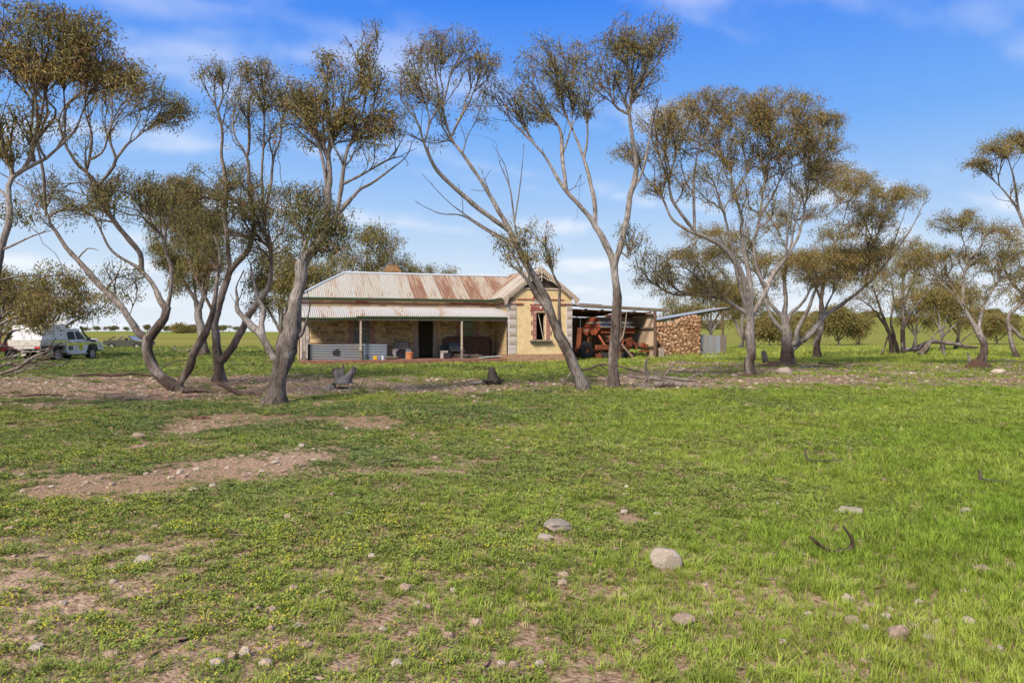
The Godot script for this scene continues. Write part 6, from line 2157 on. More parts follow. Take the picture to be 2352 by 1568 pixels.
	tree("tall_mallee", "bushy mallee whose thin upright stems rise above a dense olive crown", -1.0, [
		[[505, 877, 15], [502, 832, 14], [496, 785, 11], [496, 731, 11], [509, 676, 10], [527, 622, 9], [571, 571, 7.5], [582, 524, 7], [575, 470, 6.5], [572, 424, 6], [565, 360, 5.5], [538, 311, 4], [535, 262, 3], [540, 215, 2]],
		[[503, 832, 11], [513, 825, 11], [535, 796, 10], [553, 760, 10], [571, 724, 9], [600, 684, 7.5], [618, 651, 7], [622, 585, 6], [607, 520, 5.5], [602, 440, 5], [602, 375, 5], [606, 311, 4.5], [606, 225, 3], [600, 170, 1.6]],
		[[527, 622, 6], [522, 560, 6], [515, 490, 6], [520, 431, 6], [508, 360, 5], [510, 311, 4.4], [501, 255, 3.6], [475, 210, 2], [468, 180, 1.2]], [[501, 255, 3], [512, 215, 2], [505, 170, 1.4]], [[565, 360, 4.4], [572, 322, 4], [572, 244, 3], [585, 180, 1.8]],
		[[607, 500, 4], [622, 420, 4], [628, 360, 3.5], [643, 319, 3], [650, 250, 2]], [[496, 731, 5], [470, 680, 4], [440, 620, 3.4], [420, 560, 2.4]], [[571, 724, 4], [590, 690, 2], [600, 660, 1.4]]],
		[[476, 476, 85, 72, 110, -0.4], [556, 442, 70, 48, 70, -0.3], [600, 496, 70, 52, 80, -0.4], [476, 572, 58, 40, 46, -0.3], [531, 398, 48, 26, 26, 0.2], [487, 606, 40, 24, 30, 0.6], [497, 162, 38, 20, 26], [591, 158, 36, 22, 28], [572, 226, 36, 40, 32], [617, 212, 24, 34, 24], [658, 212, 38, 34, 34], [430, 450, 50, 50, 40, -0.3], [545, 540, 70, 50, 50, -0.4], [520, 230, 48, 50, 18], [640, 275, 48, 50, 16], [560, 300, 60, 40, 10]],
		{"seed": 13, "sprigs": 2, "rough": 2.4, "pale": Color(0.319, 0.274, 0.244), "leaf": 1.1, "bare": 0.55})
	tree("gnarled_mallee", "stout gnarled mallee with a broken white stub, in front of the cottage's left corner", -1.0, [
		[[633, 927, 19], [638, 894, 17], [647, 851, 19], [654, 803, 22], [669, 749, 20], [680, 694, 15], [689, 640, 13], [694, 600, 14], [716, 578, 12], [738, 549, 11], [753, 524, 10], [774, 491, 9], [796, 469, 8], [825, 436, 6], [851, 422, 5], [882, 400, 4], [930, 362, 2.4], [945, 330, 1.4]],
		[[745, 536, 8], [754, 476, 8], [754, 433, 8], [756, 412, 7.5], [752, 356, 6.5], [760, 319, 5.5], [775, 270, 5], [801, 229, 4], [827, 221, 3.4], [831, 165, 2.6], [820, 139, 2.2], [805, 100, 1.4]],
		[[754, 440, 5], [733, 337, 5], [712, 300, 4], [690, 260, 3], [670, 230, 2]], [[774, 491, 6], [782, 442, 6], [790, 375, 5], [805, 326, 4.4], [831, 300, 3.4], [857, 240, 2.6], [870, 190, 1.6]], [[805, 326, 3], [840, 270, 2.4], [880, 250, 2], [921, 244, 1.4]],
		[[785, 425, 4], [793, 420, 4], [838, 397, 3.4], [891, 367, 2.8], [917, 360, 2]], [[891, 367, 2], [915, 335, 1.4], [935, 290, 1]], [[827, 221, 2], [858, 150, 1.4], [882, 95, 1]],
		[[650, 822, 11], [629, 825, 10], [607, 778, 9], [571, 742, 8], [545, 713, 7], [545, 685, 5], [542, 658, 4], [560, 620, 2.4]], [[612, 785, 7], [600, 749, 6.4], [604, 716, 6.4], [589, 680, 6.6], [578, 622, 4.4], [574, 603, 2]], [[694, 600, 6], [700, 560, 5], [690, 520, 4], [670, 480, 2.4]],
		[[668, 790, 6], [690, 770, 5], [705, 735, 3.4], [712, 700, 2]], [[700, 470, 2], [690, 440, 1.5]]],
		[[712, 506, 58, 56, 74, -0.5], [774, 520, 44, 44, 40, -0.5], [683, 460, 58, 38, 50, -0.4], [752, 240, 66, 42, 62, 0.1], [842, 70, 32, 24, 14], [823, 124, 44, 38, 20], [748, 142, 28, 24, 18], [861, 180, 38, 34, 26], [883, 292, 34, 34, 26], [696, 232, 46, 38, 34], [816, 268, 40, 28, 22], [660, 560, 50, 40, 30, -0.4], [745, 300, 40, 26, 14], [800, 190, 60, 60, 22], [860, 245, 56, 46, 18], [720, 185, 50, 46, 18], [902, 225, 38, 38, 9], [690, 290, 50, 36, 10], [830, 330, 56, 36, 9]],
		{"seed": 14, "sprigs": 2, "rough": 1.2, "step": 0.09, "dark": Color(0.193, 0.167, 0.149), "pale": Color(0.332, 0.298, 0.271), "gnarl": 0.5, "leaf": 1.0, "flare": 1.2, "slim": 0.92, "bare": 0.6})
	tree("slanting_gum", "slender gum slanting left across the yellow gable with a broken stub", -1.0, [
		[[1340, 896, 16], [1325, 860, 15], [1305, 815, 14.5], [1285, 770, 14], [1272, 735, 13], [1258, 700, 12], [1235, 650, 11], [1205, 600, 10], [1171, 530, 9], [1137, 469, 8], [1107, 420, 7], [1062, 353, 6], [1036, 315, 5], [1013, 232, 3.6], [1000, 170, 2.2]],
		[[1171, 530, 7.5], [1107, 484, 6.5], [1032, 420, 5.5], [998, 382, 5], [975, 330, 4], [957, 277, 3.2], [931, 244, 2.4], [915, 200, 1.4]], [[1036, 315, 4.4], [1052, 280, 3.6], [1075, 240, 2.8], [1100, 180, 2]], [[1013, 250, 3], [1030, 190, 2.4], [1045, 120, 1.6]], [[975, 330, 3], [985, 270, 2.4], [960, 190, 1.6]],
		[[1262, 716, 9.5], [1235, 680, 9], [1215, 648, 8.5], [1186, 616, 7.5]], [[1215, 648, 4], [1210, 600, 3], [1205, 565, 2]],
		[[1159, 581, 5], [1122, 532, 3.4], [1062, 495, 2.6], [1010, 490, 2], [957, 465, 1]], [[1180, 560, 4], [1110, 520, 2.6], [1032, 465, 1.8], [968, 397, 1]], [[1190, 575, 3.4], [1182, 510, 3], [1171, 431, 2.2], [1148, 375, 1.2], [1140, 330, 0.8]], [[1182, 510, 2.4], [1195, 420, 1.8], [1204, 330, 0.9]], [[1171, 431, 1.6], [1160, 380, 1.2], [1130, 330, 0.8]],
		[[1290, 776, 4.6], [1284, 712, 4.4], [1286, 658, 4], [1277, 641, 3.6], [1259, 604, 2.8], [1245, 575, 1.6]], [[1137, 469, 2.4], [1120, 430, 1.6], [1105, 390, 1]], [[1062, 353, 2.2], [1075, 310, 1.6], [1100, 270, 1]]],
		[[985, 140, 62, 52, 44], [1050, 130, 60, 52, 46], [1105, 125, 42, 44, 34], [1000, 215, 50, 34, 26], [945, 200, 38, 44, 24], [1080, 200, 40, 36, 22], [1010, 95, 70, 22, 22], [1010, 310, 22, 30, 8], [960, 270, 46, 46, 10], [1095, 245, 40, 56, 10], [1205, 560, 62, 48, 52, 0.1]],
		{"seed": 15, "sprigs": 2, "rough": 3.3, "pale": mallee, "dark": Color(0.162, 0.132, 0.114), "slant": 0.25, "bare": 0.7})
	tree("forked_gum", "tall pale gum forking wide above the orange machine", -1.0, [
		[[1410, 891, 14], [1411, 845, 14], [1413, 790, 14], [1415, 730, 13], [1417, 670, 12], [1412, 615, 12], [1403, 588, 10], [1370, 521, 8.5], [1340, 480, 7.5], [1302, 440, 6.8], [1275, 400, 6], [1250, 356, 5], [1205, 308, 4], [1175, 280, 3], [1156, 250, 2]],
		[[1412, 612, 9.5], [1425, 560, 9], [1437, 514, 8.5], [1448, 450, 8], [1463, 394, 7.5], [1456, 337, 6.5], [1445, 262, 5.5], [1448, 240, 5], [1455, 190, 4], [1450, 130, 2.4]],
		[[1302, 438, 5.5], [1291, 356, 5], [1287, 300, 4.4], [1257, 255, 3.4], [1240, 200, 2.2]], [[1366, 516, 6], [1366, 469, 6], [1355, 412, 5.6], [1343, 367, 5], [1321, 311, 4.4], [1295, 247, 3.4], [1290, 180, 2]], [[1343, 367, 4], [1350, 310, 3], [1345, 250, 2.4], [1340, 190, 1.6]], [[1291, 356, 3], [1310, 300, 2.4], [1318, 230, 1.6]],
		[[1445, 262, 4], [1420, 250, 3.6], [1405, 225, 3], [1395, 170, 2]], [[1448, 240, 4], [1475, 200, 3], [1490, 150, 2.2], [1510, 100, 1.4]], [[1455, 190, 3], [1440, 150, 2.2], [1425, 90, 1.4]], [[1448, 450, 3], [1476, 395, 3.6], [1490, 330, 3], [1500, 280, 2]],
		[[1420, 580, 3.6], [1440, 590, 2.6], [1452, 560, 2], [1456, 530, 1.4]], [[1440, 590, 2], [1466, 570, 1.6], [1478, 530, 1]], [[1463, 394, 2], [1445, 360, 1.4], [1440, 320, 0.9]], [[1302, 438, 2], [1320, 430, 1.4], [1335, 400, 0.8]], [[1340, 480, 1.6], [1325, 500, 0.9]]],
		[[1285, 140, 78, 52, 66, 0.2], [1340, 180, 56, 48, 46], [1250, 190, 60, 46, 44], [1163, 222, 44, 40, 32], [1215, 250, 46, 32, 26], [1310, 230, 60, 36, 30], [1460, 80, 56, 44, 44], [1500, 95, 44, 50, 32], [1430, 125, 46, 50, 34], [1455, 185, 52, 40, 30], [1520, 70, 34, 34, 14], [1240, 130, 50, 38, 14], [1372, 140, 38, 56, 14], [1418, 190, 38, 46, 10], [1490, 165, 36, 46, 10], [1456, 545, 30, 26, 20]],
		{"seed": 16, "sprigs": 2, "rough": 3.2, "pale": mallee, "dark": Color(0.191, 0.154, 0.134), "slant": 0.25, "bare": 0.7})
	var t := tree("spreading_gum", "many limbed gum with a thick dark trunk, before the corrugated iron fence", -1.0, [
		[[1724, 864, 14], [1724, 830, 13], [1725, 800, 12.5], [1722, 765, 13], [1722, 735, 13], [1718, 700, 9], [1711, 651, 8], [1687, 599, 8], [1662, 568, 7.6], [1623, 545, 6.6], [1584, 530, 5.6], [1553, 511, 5], [1538, 493, 4.4], [1522, 455, 3.6], [1494, 421, 2.6], [1470, 385, 1.6]],
		[[1712, 722, 7], [1695, 707, 6], [1675, 692, 5.4], [1636, 679, 4.6], [1595, 676, 4.2], [1548, 676, 3.8], [1512, 658, 3.2], [1489, 640, 2.6], [1463, 607, 1.6]], [[1597, 536, 5], [1566, 493, 4.4], [1543, 457, 4], [1533, 403, 3.4], [1517, 364, 2.8], [1505, 310, 2]], [[1597, 530, 4.6], [1595, 480, 4.2], [1593, 429, 3.8], [1597, 385, 3.2], [1605, 339, 2.6], [1615, 280, 1.8]],
		[[1722, 730, 8], [1725, 676, 7], [1721, 625, 6.4], [1708, 568, 5.8], [1703, 522, 5.4], [1706, 506, 5], [1687, 442, 4.2], [1677, 390, 3.6], [1650, 340, 2.6], [1640, 290, 1.8]], [[1687, 442, 3], [1715, 400, 2.6], [1730, 350, 2]], [[1730, 722, 8], [1736, 712, 7.6], [1757, 676, 7], [1765, 651, 6.6], [1780, 625, 6.2], [1804, 594, 5.6], [1822, 563, 5], [1837, 535, 4.6], [1850, 470, 4], [1862, 400, 3], [1880, 330, 2]],
		[[1760, 661, 5], [1742, 625, 4.6], [1733, 570, 4.2], [1745, 500, 3.8], [1755, 430, 3.2], [1770, 360, 2.4], [1785, 290, 1.6]], [[1745, 500, 3], [1780, 440, 2.6], [1810, 370, 2]], [[1722, 740, 7], [1708, 690, 5.4], [1693, 630, 4.6], [1680, 560, 4], [1660, 480, 3.2], [1640, 420, 2.4], [1625, 370, 1.6]], [[1804, 594, 3.6], [1810, 520, 3], [1815, 440, 2.4], [1820, 370, 1.6]]],
		[[1530, 272, 52, 30, 40, 0.3], [1600, 245, 50, 30, 36, 0.3], [1645, 240, 50, 34, 38, 0.2], [1790, 230, 78, 26, 52, 0.2], [1740, 262, 50, 22, 28], [1825, 295, 66, 38, 52, 0.2], [1700, 368, 58, 26, 32], [1902, 264, 30, 9, 16], [1898, 335, 44, 50, 42], [1450, 347, 34, 18, 20], [1600, 315, 58, 32, 38], [1800, 350, 74, 36, 48], [1540, 335, 46, 36, 30], [1500, 430, 26, 14, 10], [1680, 300, 40, 40, 22], [1545, 640, 70, 36, 44, 0.2], [1500, 600, 40, 26, 14], [1640, 650, 50, 28, 24], [1870, 400, 50, 40, 30], [1760, 300, 70, 40, 30], [1690, 240, 60, 30, 20], [1560, 400, 50, 40, 16], [1640, 420, 60, 40, 18], [1730, 440, 60, 40, 18], [1590, 600, 60, 30, 20]],
		{"seed": 17, "tips": 1.9, "sprigs": 2, "rough": 2.1, "pale": mallee, "dark": Color(0.122, 0.094, 0.078), "tone": 0.4, "leaf": 1.1, "bare": 0.6, "flare": 0.5})
	mound(t, 1724, 864, 0.62, 0.26, 0.5)
	t = tree("twisted_gum", "broad twisted gum on a mound of roots, limb sweeping far to the right", -1.0, [
		[[1806, 838, 19], [1810, 818, 18], [1810, 797, 16], [1809, 769, 14], [1804, 740, 11], [1803, 719, 8], [1806, 698, 7], [1801, 640, 6], [1814, 580, 5], [1830, 500, 4], [1850, 440, 2.6], [1870, 390, 1.6]],
		[[1808, 765, 8], [1795, 755, 7], [1775, 733, 6], [1764, 705, 5], [1752, 650, 4.2], [1738, 600, 3.4], [1700, 560, 2.4], [1650, 530, 1.6]], [[1804, 738, 7], [1797, 726, 6], [1780, 709, 5], [1766, 690, 4.6], [1745, 640, 3.4], [1720, 590, 2.4]], [[1808, 745, 7], [1814, 730, 6], [1820, 716, 5.6], [1838, 702, 5], [1860, 668, 4], [1872, 620, 3]],
		[[1812, 800, 9], [1831, 783, 8], [1831, 761, 7], [1845, 733, 6], [1859, 705, 5], [1880, 650, 4], [1905, 590, 3.2], [1935, 520, 2.4], [1950, 450, 1.6]], [[1815, 806, 9.5], [1838, 785, 9], [1859, 768, 8.6], [1880, 743, 8], [1899, 721, 7], [1930, 702, 6], [1990, 655, 5], [2040, 600, 4.4], [2090, 530, 3.2], [2122, 468, 1.8]], [[1990, 655, 3.4], [2000, 590, 2.8], [2020, 530, 2.2], [2045, 480, 1.4]], [[2040, 600, 2.6], [2060, 540, 2], [2085, 470, 1.2]], [[1880, 743, 4], [1905, 690, 3], [1930, 640, 2.2]]],
		[[1800, 602, 58, 20, 46, 0.1], [1880, 598, 78, 22, 66, 0.0], [1960, 592, 58, 24, 48], [2008, 570, 40, 22, 30], [1900, 645, 60, 24, 34], [1920, 400, 56, 22, 36, 0.2], [1965, 432, 56, 30, 44, 0.2], [2052, 455, 52, 26, 44, 0.2], [2096, 440, 38, 10, 22], [1990, 492, 56, 26, 38], [1650, 545, 64, 26, 44, 0.3], [1600, 592, 58, 22, 34, 0.2], [1690, 580, 50, 26, 30], [1760, 520, 50, 40, 24], [1840, 500, 50, 40, 26], [1930, 545, 60, 30, 30], [2020, 520, 60, 30, 20], [1870, 440, 60, 40, 20], [1960, 640, 60, 30, 24], [1780, 640, 60, 30, 20]],
		{"seed": 18, "sprigs": 3, "tips": 1.7, "rough": 1.3, "pale": mallee, "dark": Color(0.119, 0.090, 0.077), "tone": 0.35, "leaf": 1.25, "cap": 0.5, "bare": 0.6, "puff": 0.11, "flare": 0.5})
	mound(t, 1790, 842, 1.25, 0.42, 0.9)
	# further back
	t = tree("straight_gum", "single dark trunk leaning slightly, just right of the twisted gum", -1.0, [[[1875, 824, 11], [1876, 790, 9], [1885, 755, 8.5], [1889, 719, 8], [1888, 690, 7], [1892, 650, 6], [1905, 600, 4], [1915, 560, 2.4]], [[1888, 690, 4], [1870, 650, 3], [1850, 610, 2]], [[1892, 650, 3.6], [1930, 620, 2.6], [1965, 590, 1.8]]],
		[[1905, 590, 60, 26, 44], [1960, 600, 50, 24, 30], [1850, 610, 40, 22, 24], [1920, 640, 60, 26, 26]], {"seed": 19, "tips": 1.6, "sprigs": 2, "rough": 6.0, "leaf": 1.5, "dark": Color(0.133, 0.102, 0.088), "cap": 0.5, "puff": 0.13, "flare": 1.0})
	tree("triple_stem_mallee", "dark mallee with three upright stems and a thin pole leaning beside it", -1.0, [
		[[2050, 817, 7], [2046, 775, 6], [2037, 752, 5], [2005, 709, 3.2], [1978, 687, 2]], [[2051, 812, 5.4], [2063, 814, 5], [2055, 775, 5], [2048, 737, 4], [2053, 690, 3], [2045, 630, 2]], [[2064, 812, 6], [2076, 816, 7], [2074, 765, 6], [2076, 709, 5], [2074, 644, 4], [2080, 590, 2.4]], [[2076, 755, 4], [2095, 715, 3], [2127, 675, 2.2], [2150, 650, 1.4]], [[2046, 770, 4], [2020, 700, 3], [2000, 640, 2]], [[2074, 700, 3], [2100, 640, 2.4], [2115, 595, 1.6]]],
		[[2060, 572, 66, 24, 52, 0.2], [2112, 592, 48, 26, 36, 0.2], [2010, 622, 58, 30, 44], [2080, 630, 64, 34, 44], [1990, 690, 38, 28, 26], [2050, 665, 50, 30, 22], [2130, 650, 40, 26, 20]], {"seed": 20, "tips": 1.6, "sprigs": 2, "rough": 3.5, "dark": Color(0.080, 0.061, 0.054), "pale": Color(0.271, 0.234, 0.211), "leaf": 1.6, "cap": 0.5, "puff": 0.14, "bare": 0.5, "flare": 0.3})
	t = tree("burl_gum", "gum with a swollen burl foot and umbrella crown near the right frame edge", -1.0, [
		[[2250, 843, 13], [2260, 812, 10.5], [2262, 790, 9], [2256, 778, 8.5], [2239, 747, 6.5], [2218, 715, 6], [2207, 696, 4], [2173, 657, 3.4], [2145, 645, 2.4]], [[2216, 710, 5], [2213, 681, 5], [2215, 634, 4], [2222, 590, 3], [2210, 540, 2]], [[2222, 600, 2.6], [2250, 570, 2.2], [2270, 540, 1.5]], [[2262, 785, 5.5], [2252, 752, 5], [2262, 700, 4], [2290, 650, 3], [2305, 605, 2]], [[2207, 696, 2.6], [2180, 640, 2.2], [2160, 600, 1.5]]],
		[[2198, 508, 52, 22, 42, 0.2], [2269, 530, 66, 18, 46, 0.4], [2156, 587, 66, 22, 54, 0.3], [2107, 613, 28, 16, 16, 0.3], [2306, 598, 52, 30, 42], [2232, 606, 40, 26, 26], [2250, 680, 56, 28, 26], [2330, 640, 40, 30, 24], [2180, 640, 44, 22, 18]], {"seed": 21, "tips": 1.6, "sprigs": 2, "rough": 1.2, "dark": Color(0.133, 0.102, 0.088), "leaf": 1.2, "cap": 0.5, "puff": 0.1, "bare": 0.6, "pale": mallee, "flare": 0.3})
	mound(t, 2246, 845, 0.75, 0.62, 0.55)
	tree("crooked_gum", "crooked gum with a double bent trunk at the right frame edge", -1.0, [
		[[2338, 824, 7], [2321, 774, 6], [2319, 726, 5.5], [2344, 699, 5], [2349, 673, 4.5], [2325, 650, 4], [2299, 594, 2.4]], [[2321, 740, 5], [2345, 775, 4.6], [2352, 778, 4.4], [2375, 800, 3.4]], [[2349, 673, 3.6], [2365, 620, 3], [2360, 560, 2]]],
		[[2330, 560, 44, 26, 34], [2352, 640, 40, 46, 34], [2300, 610, 36, 24, 16]], {"seed": 22, "tips": 1.6, "sprigs": 2, "rough": 0.6, "pale": Color(0.289, 0.244, 0.214), "leaf": 1.4, "cap": 0.4, "puff": 0.13})
	tree("edge_gum", "gum rooted beyond the right frame edge, its flat crown reaching into the sky", 24.0, [
		[[2470, 877, 15], [2450, 760, 12], [2415, 650, 10], [2375, 560, 7], [2340, 485, 4.6], [2306, 437, 3.4], [2261, 395, 2]], [[2340, 485, 3.6], [2329, 407, 3], [2315, 360, 2]], [[2375, 560, 5], [2380, 480, 4], [2370, 400, 3], [2350, 340, 2]], [[2415, 650, 6], [2440, 560, 5], [2450, 460, 4], [2440, 380, 2]]],
		[[2306, 345, 46, 18, 40, 0.2], [2252, 378, 38, 13, 26, 0.1], [2345, 322, 40, 20, 30, 0.2], [2420, 330, 60, 30, 30], [2338, 430, 22, 12, 6]], {"seed": 23, "sprigs": 2, "rough": 3.0, "pale": mallee, "cap": 0.5})
	tree("trunk_behind", "big gum standing well behind the forked mallee, pale split bark at its foot", 50.0, [
		[[467, 814, 13], [463, 770, 11], [456, 720, 10], [448, 690, 7], [425, 650, 5], [405, 600, 4], [392, 540, 2.6]], [[456, 715, 7], [470, 670, 6], [480, 600, 4.4], [472, 530, 3]], [[448, 690, 4], [440, 600, 3.4], [430, 520, 2.4], [425, 460, 1.4]]],
		[[398, 560, 46, 56, 60, -0.2], [430, 480, 62, 54, 70, -0.2], [390, 450, 50, 36, 36, -0.1], [470, 540, 46, 46, 46, -0.2], [440, 620, 50, 40, 40, -0.2]], {"seed": 24, "sprigs": 12, "leaf": 1.9, "rough": 1.0, "puff": 0.22, "gap": 1.4, "step": 0.3, "tip": 0.008, "reach": 0.1})
	var bo := {"sprigs": 6, "tips": 0.8, "reach": 0.1, "leaf": 2.0, "puff": 0.24, "gap": 1.2, "tip": 0.009, "rough": 1.4}
	var spec := [
		[120, 47.0, 205, 270, 31, {"stems": 6, "n": 30, "tone": 0.2}, "umbrella crowned mallee spreading behind the white ute"],
		[-10, 52.0, 200, 220, 32, {"stems": 5, "n": 26, "tone": 0.1}, "mallee behind the red trailer, cut by the left frame edge"],
		[640, 52.0, 240, 150, 33, {"stems": 4, "n": 34}, "dense olive gum filling the gap left of the gnarled mallee"],
		[712, 50.0, 225, 130, 34, {"stems": 4, "n": 36, "tone": 0.1}, "leafy gum brushing the cottage roof's left hip"],
		[765, 62.0, 235, 110, 35, {"stems": 3, "n": 22}, "narrow gum behind the left end of the roof ridge"],
		[846, 60.0, 325, 110, 36, {"stems": 4, "n": 24, "fork": 0.4}, "tallest gum behind the cottage, bare twigs above its crown"],
		[905, 64.0, 290, 100, 37, {"stems": 4, "n": 20, "fork": 0.4}, "thin topped gum just left of the chimney"],
		[952, 70.0, 205, 60, 38, {"stems": 3, "n": 18}, "small round topped tree right of the chimney"],
		[988, 78.0, 195, 50, 39, {"stems": 3, "n": 20}, "lower of two round trees over the roof ridge"],
		[1030, 78.0, 205, 60, 40, {"stems": 3, "n": 26}, "round tree over the ridge nearest the gable"],
		[1560, 62.0, 130, 110, 41, {"stems": 4, "n": 24}, "low mallee showing above the stone ruin"],
		[1640, 66.0, 190, 150, 42, {"stems": 5, "n": 30, "tone": 0.2}, "mallee behind the skillion roof poles"],
		[1700, 72.0, 170, 130, 43, {"stems": 5, "n": 28, "fork": 0.12}, "bushy mallee behind the spreading gum's trunk"],
		[1770, 105.0, 62, 120, 44, {"stems": 5, "n": 34, "fork": 0.12}, "round grey green bush between the two gum trunks"],
		[1930, 105.0, 85, 105, 45, {"stems": 5, "n": 40, "fork": 0.1}, "dark rounded bush right of the straight gum trunk"],
		[1972, 110.0, 70, 50, 46, {"stems": 2, "n": 22}, "small leaning tree beside the dark rounded bush"],
		[2102, 70.0, 150, 120, 47, {"stems": 4, "n": 26, "tone": 0.2, "dark": Color(0.058, 0.046, 0.042)}, "dark trunked mallee behind the fallen limb"],
		[2168, 62.0, 150, 140, 48, {"stems": 4, "n": 26, "tone": 0.3}, "low spreading mallee left of the burl gum"],
		[2196, 66.0, 170, 120, 49, {"stems": 4, "n": 24, "tone": 0.2}, "leaning mallee close behind the burl gum"],
		[2400, 60.0, 160, 150, 50, {"stems": 4, "n": 24}, "mallee beyond the right frame edge"],
		[1840, 130.0, 60, 90, 51, {"stems": 4, "n": 26, "fork": 0.1}, "far bush seen under the twisted gum's crown"],
		[2290, 115.0, 70, 100, 52, {"stems": 4, "n": 26, "fork": 0.1}, "far bush seen behind the crooked gum"],
	]
	for s in spec:
		var o: Dictionary = s[5].duplicate()
		o.merge(bo)
		var far: float = s[1]
		if far > 90.0:
			o.merge({"leaf": 3.6, "puff": 0.5, "tip": 0.016, "gap": 0.7}, true)
		var bx: float = (s[0] - 1176.0) / F * far
		var by: float = 764.0 + (EYE - gh(bx, -far)) / far * F
		var scale_up: float = 1.0
		back_tree("paddock_tree", s[6], s[0], by, far, s[2] * scale_up, s[3], s[4], o)
	# the far edge of the paddock, each tree on its own
	var r := RandomNumberGenerator.new()
	r.seed = 91
	var xs := [150, 196, 222, 250, 262, 292, 310, 338, 357, 383, 398, 412, 428, 444, 455, 470, 486, 500, 512, 526, 545]
	for k in xs.size():
		var far := r.randf_range(560.0, 640.0)
		var bx: float = (xs[k] - 1176.0) / F * far
		var by: float = 764.0 + (EYE - gh(bx, -far)) / far * F
		back_tree("horizon_tree", "small dark tree on the far skyline beyond the left field", xs[k], by, far, r.randf_range(11, 18), r.randf_range(14, 26), 600 + k, {"stems": 4, "n": 9, "sprigs": 7, "leaf": 5.0, "puff": 0.4, "gap": 0.3, "tip": 0.07, "group": "trees on the far skyline", "fork": 0.5, "step": 2.0, "tone": -0.4})
	var lone := [[412, 400.0, 18, 24], [434, 420.0, 10, 18]]
	for k in 2:
		var bx: float = (lone[k][0] - 1176.0) / F * lone[k][1]
		var by: float = 764.0 + (EYE - gh(bx, -lone[k][1])) / lone[k][1] * F
		back_tree("field_tree", ["lone tree standing out in the left field", "small shrub beside the lone tree in the left field"][k], lone[k][0], by, lone[k][1], lone[k][2], lone[k][3], 700 + k, {"stems": 3, "n": 9, "sprigs": 9, "leaf": 11.0, "puff": 0.8, "gap": 0.3, "tip": 0.05, "fork": 0.3, "step": 1.5})
	for k in 26:
		var x := r.randf_range(1500.0, 2360.0)
		var far := r.randf_range(260.0, 520.0)
		var bx: float = (x - 1176.0) / F * far
		var by: float = 764.0 + (EYE - gh(bx, -far)) / far * F
		back_tree("hill_shrub", "dark shrub dotted over the green rise on the right", x, by, far, r.randf_range(7, 14), r.randf_range(12, 26), 800 + k, {"stems": 3, "n": 8, "sprigs": 8, "leaf": 10.0, "puff": 0.9, "gap": 0.3, "tip": 0.05, "group": "shrubs on the far rise", "fork": 0.12, "step": 1.5, "tone": -0.3})


func mound(t: Node3D, x: float, y: float, w: float, h: float, dpt: float) -> void:
	if not M.has("root_earth"):
		mat("root_earth", lin(0.17, 0.095, 0.06), 0.95, M.limestone.albedo_texture, 1.5, M.limestone.heightmap_texture, 4.0, 0.0, true)
	var g := ground_at(x, y)
	for k in 5:
		var o := obj("root_mound", rock_mesh(k), M.root_earth, t)
		var s := 1.0 if k == 0 else 0.5
		o.transform = Transform3D(Basis(Vector3.UP, k * 1.3).scaled(Vector3(w * s * 0.75, h * s * 0.9, dpt * s * 0.75)), g - t.position + Vector3(0.0 if k == 0 else (k - 2.5) * w * 0.36, -h * 0.1, 0.0 if k == 0 else 0.12 * (k % 2)))


func wood(called: String, label: String, category: String, d: float, lines: Array, pale := Color(0.40, 0.36, 0.33), group := "") -> Node3D:
	if d < 0.0:
		d = -ground_at(lines[0][0][0], lines[0][0][1]).z
	var b := MB.new()
	b.colored = true
	b.smooth = true
	var origin := Vector3.ZERO
	for q in lines.size():
		var pts := PackedVector3Array()
		var rs := PackedFloat32Array()
		var cs := PackedColorArray()
		var l: Array = lines[q]
		for k in l.size():
			var dz: float = l[k][3] if l[k].size() > 3 else 0.0
			var p := px(l[k][0], l[k][1], d + dz)
			p.y = maxf(p.y, gh(p.x, p.z) + l[k][2] * d / F * 0.5)
			pts.append(p)
			rs.append(l[k][2] * d / F)
		if q == 0:
			origin = pts[0]
			origin.y = gh(origin.x, origin.z)
		# smooth the line
		var sp := PackedVector3Array()
		var sr := PackedFloat32Array()
		for k in pts.size() - 1:
			for e in 3:
				var t := e / 3.0
				sp.append(pts[k].cubic_interpolate(pts[k + 1], pts[maxi(k - 1, 0)], pts[mini(k + 2, pts.size() - 1)], t))
				sr.append(lerpf(rs[k], rs[k + 1], t))
		sp.append(pts[pts.size() - 1])
		sr.append(rs[rs.size() - 1])
		for k in sp.size():
			cs.append(pale.lerp(Color(0.13, 0.095, 0.075), clampf(0.25 + 1.4 * nz.get_noise_3dv(sp[k] * 3.0), 0.0, 0.85)))
		b.tube(sp, sr, 16 if sr[0] > 0.12 else 9 if sr[0] > 0.03 else 6, nz, 0.35, cs)
	shift(b, origin)
	var t := thing(called, label, category, origin, 0.0, group)
	obj("wood", b, M.bark, t)
	return t


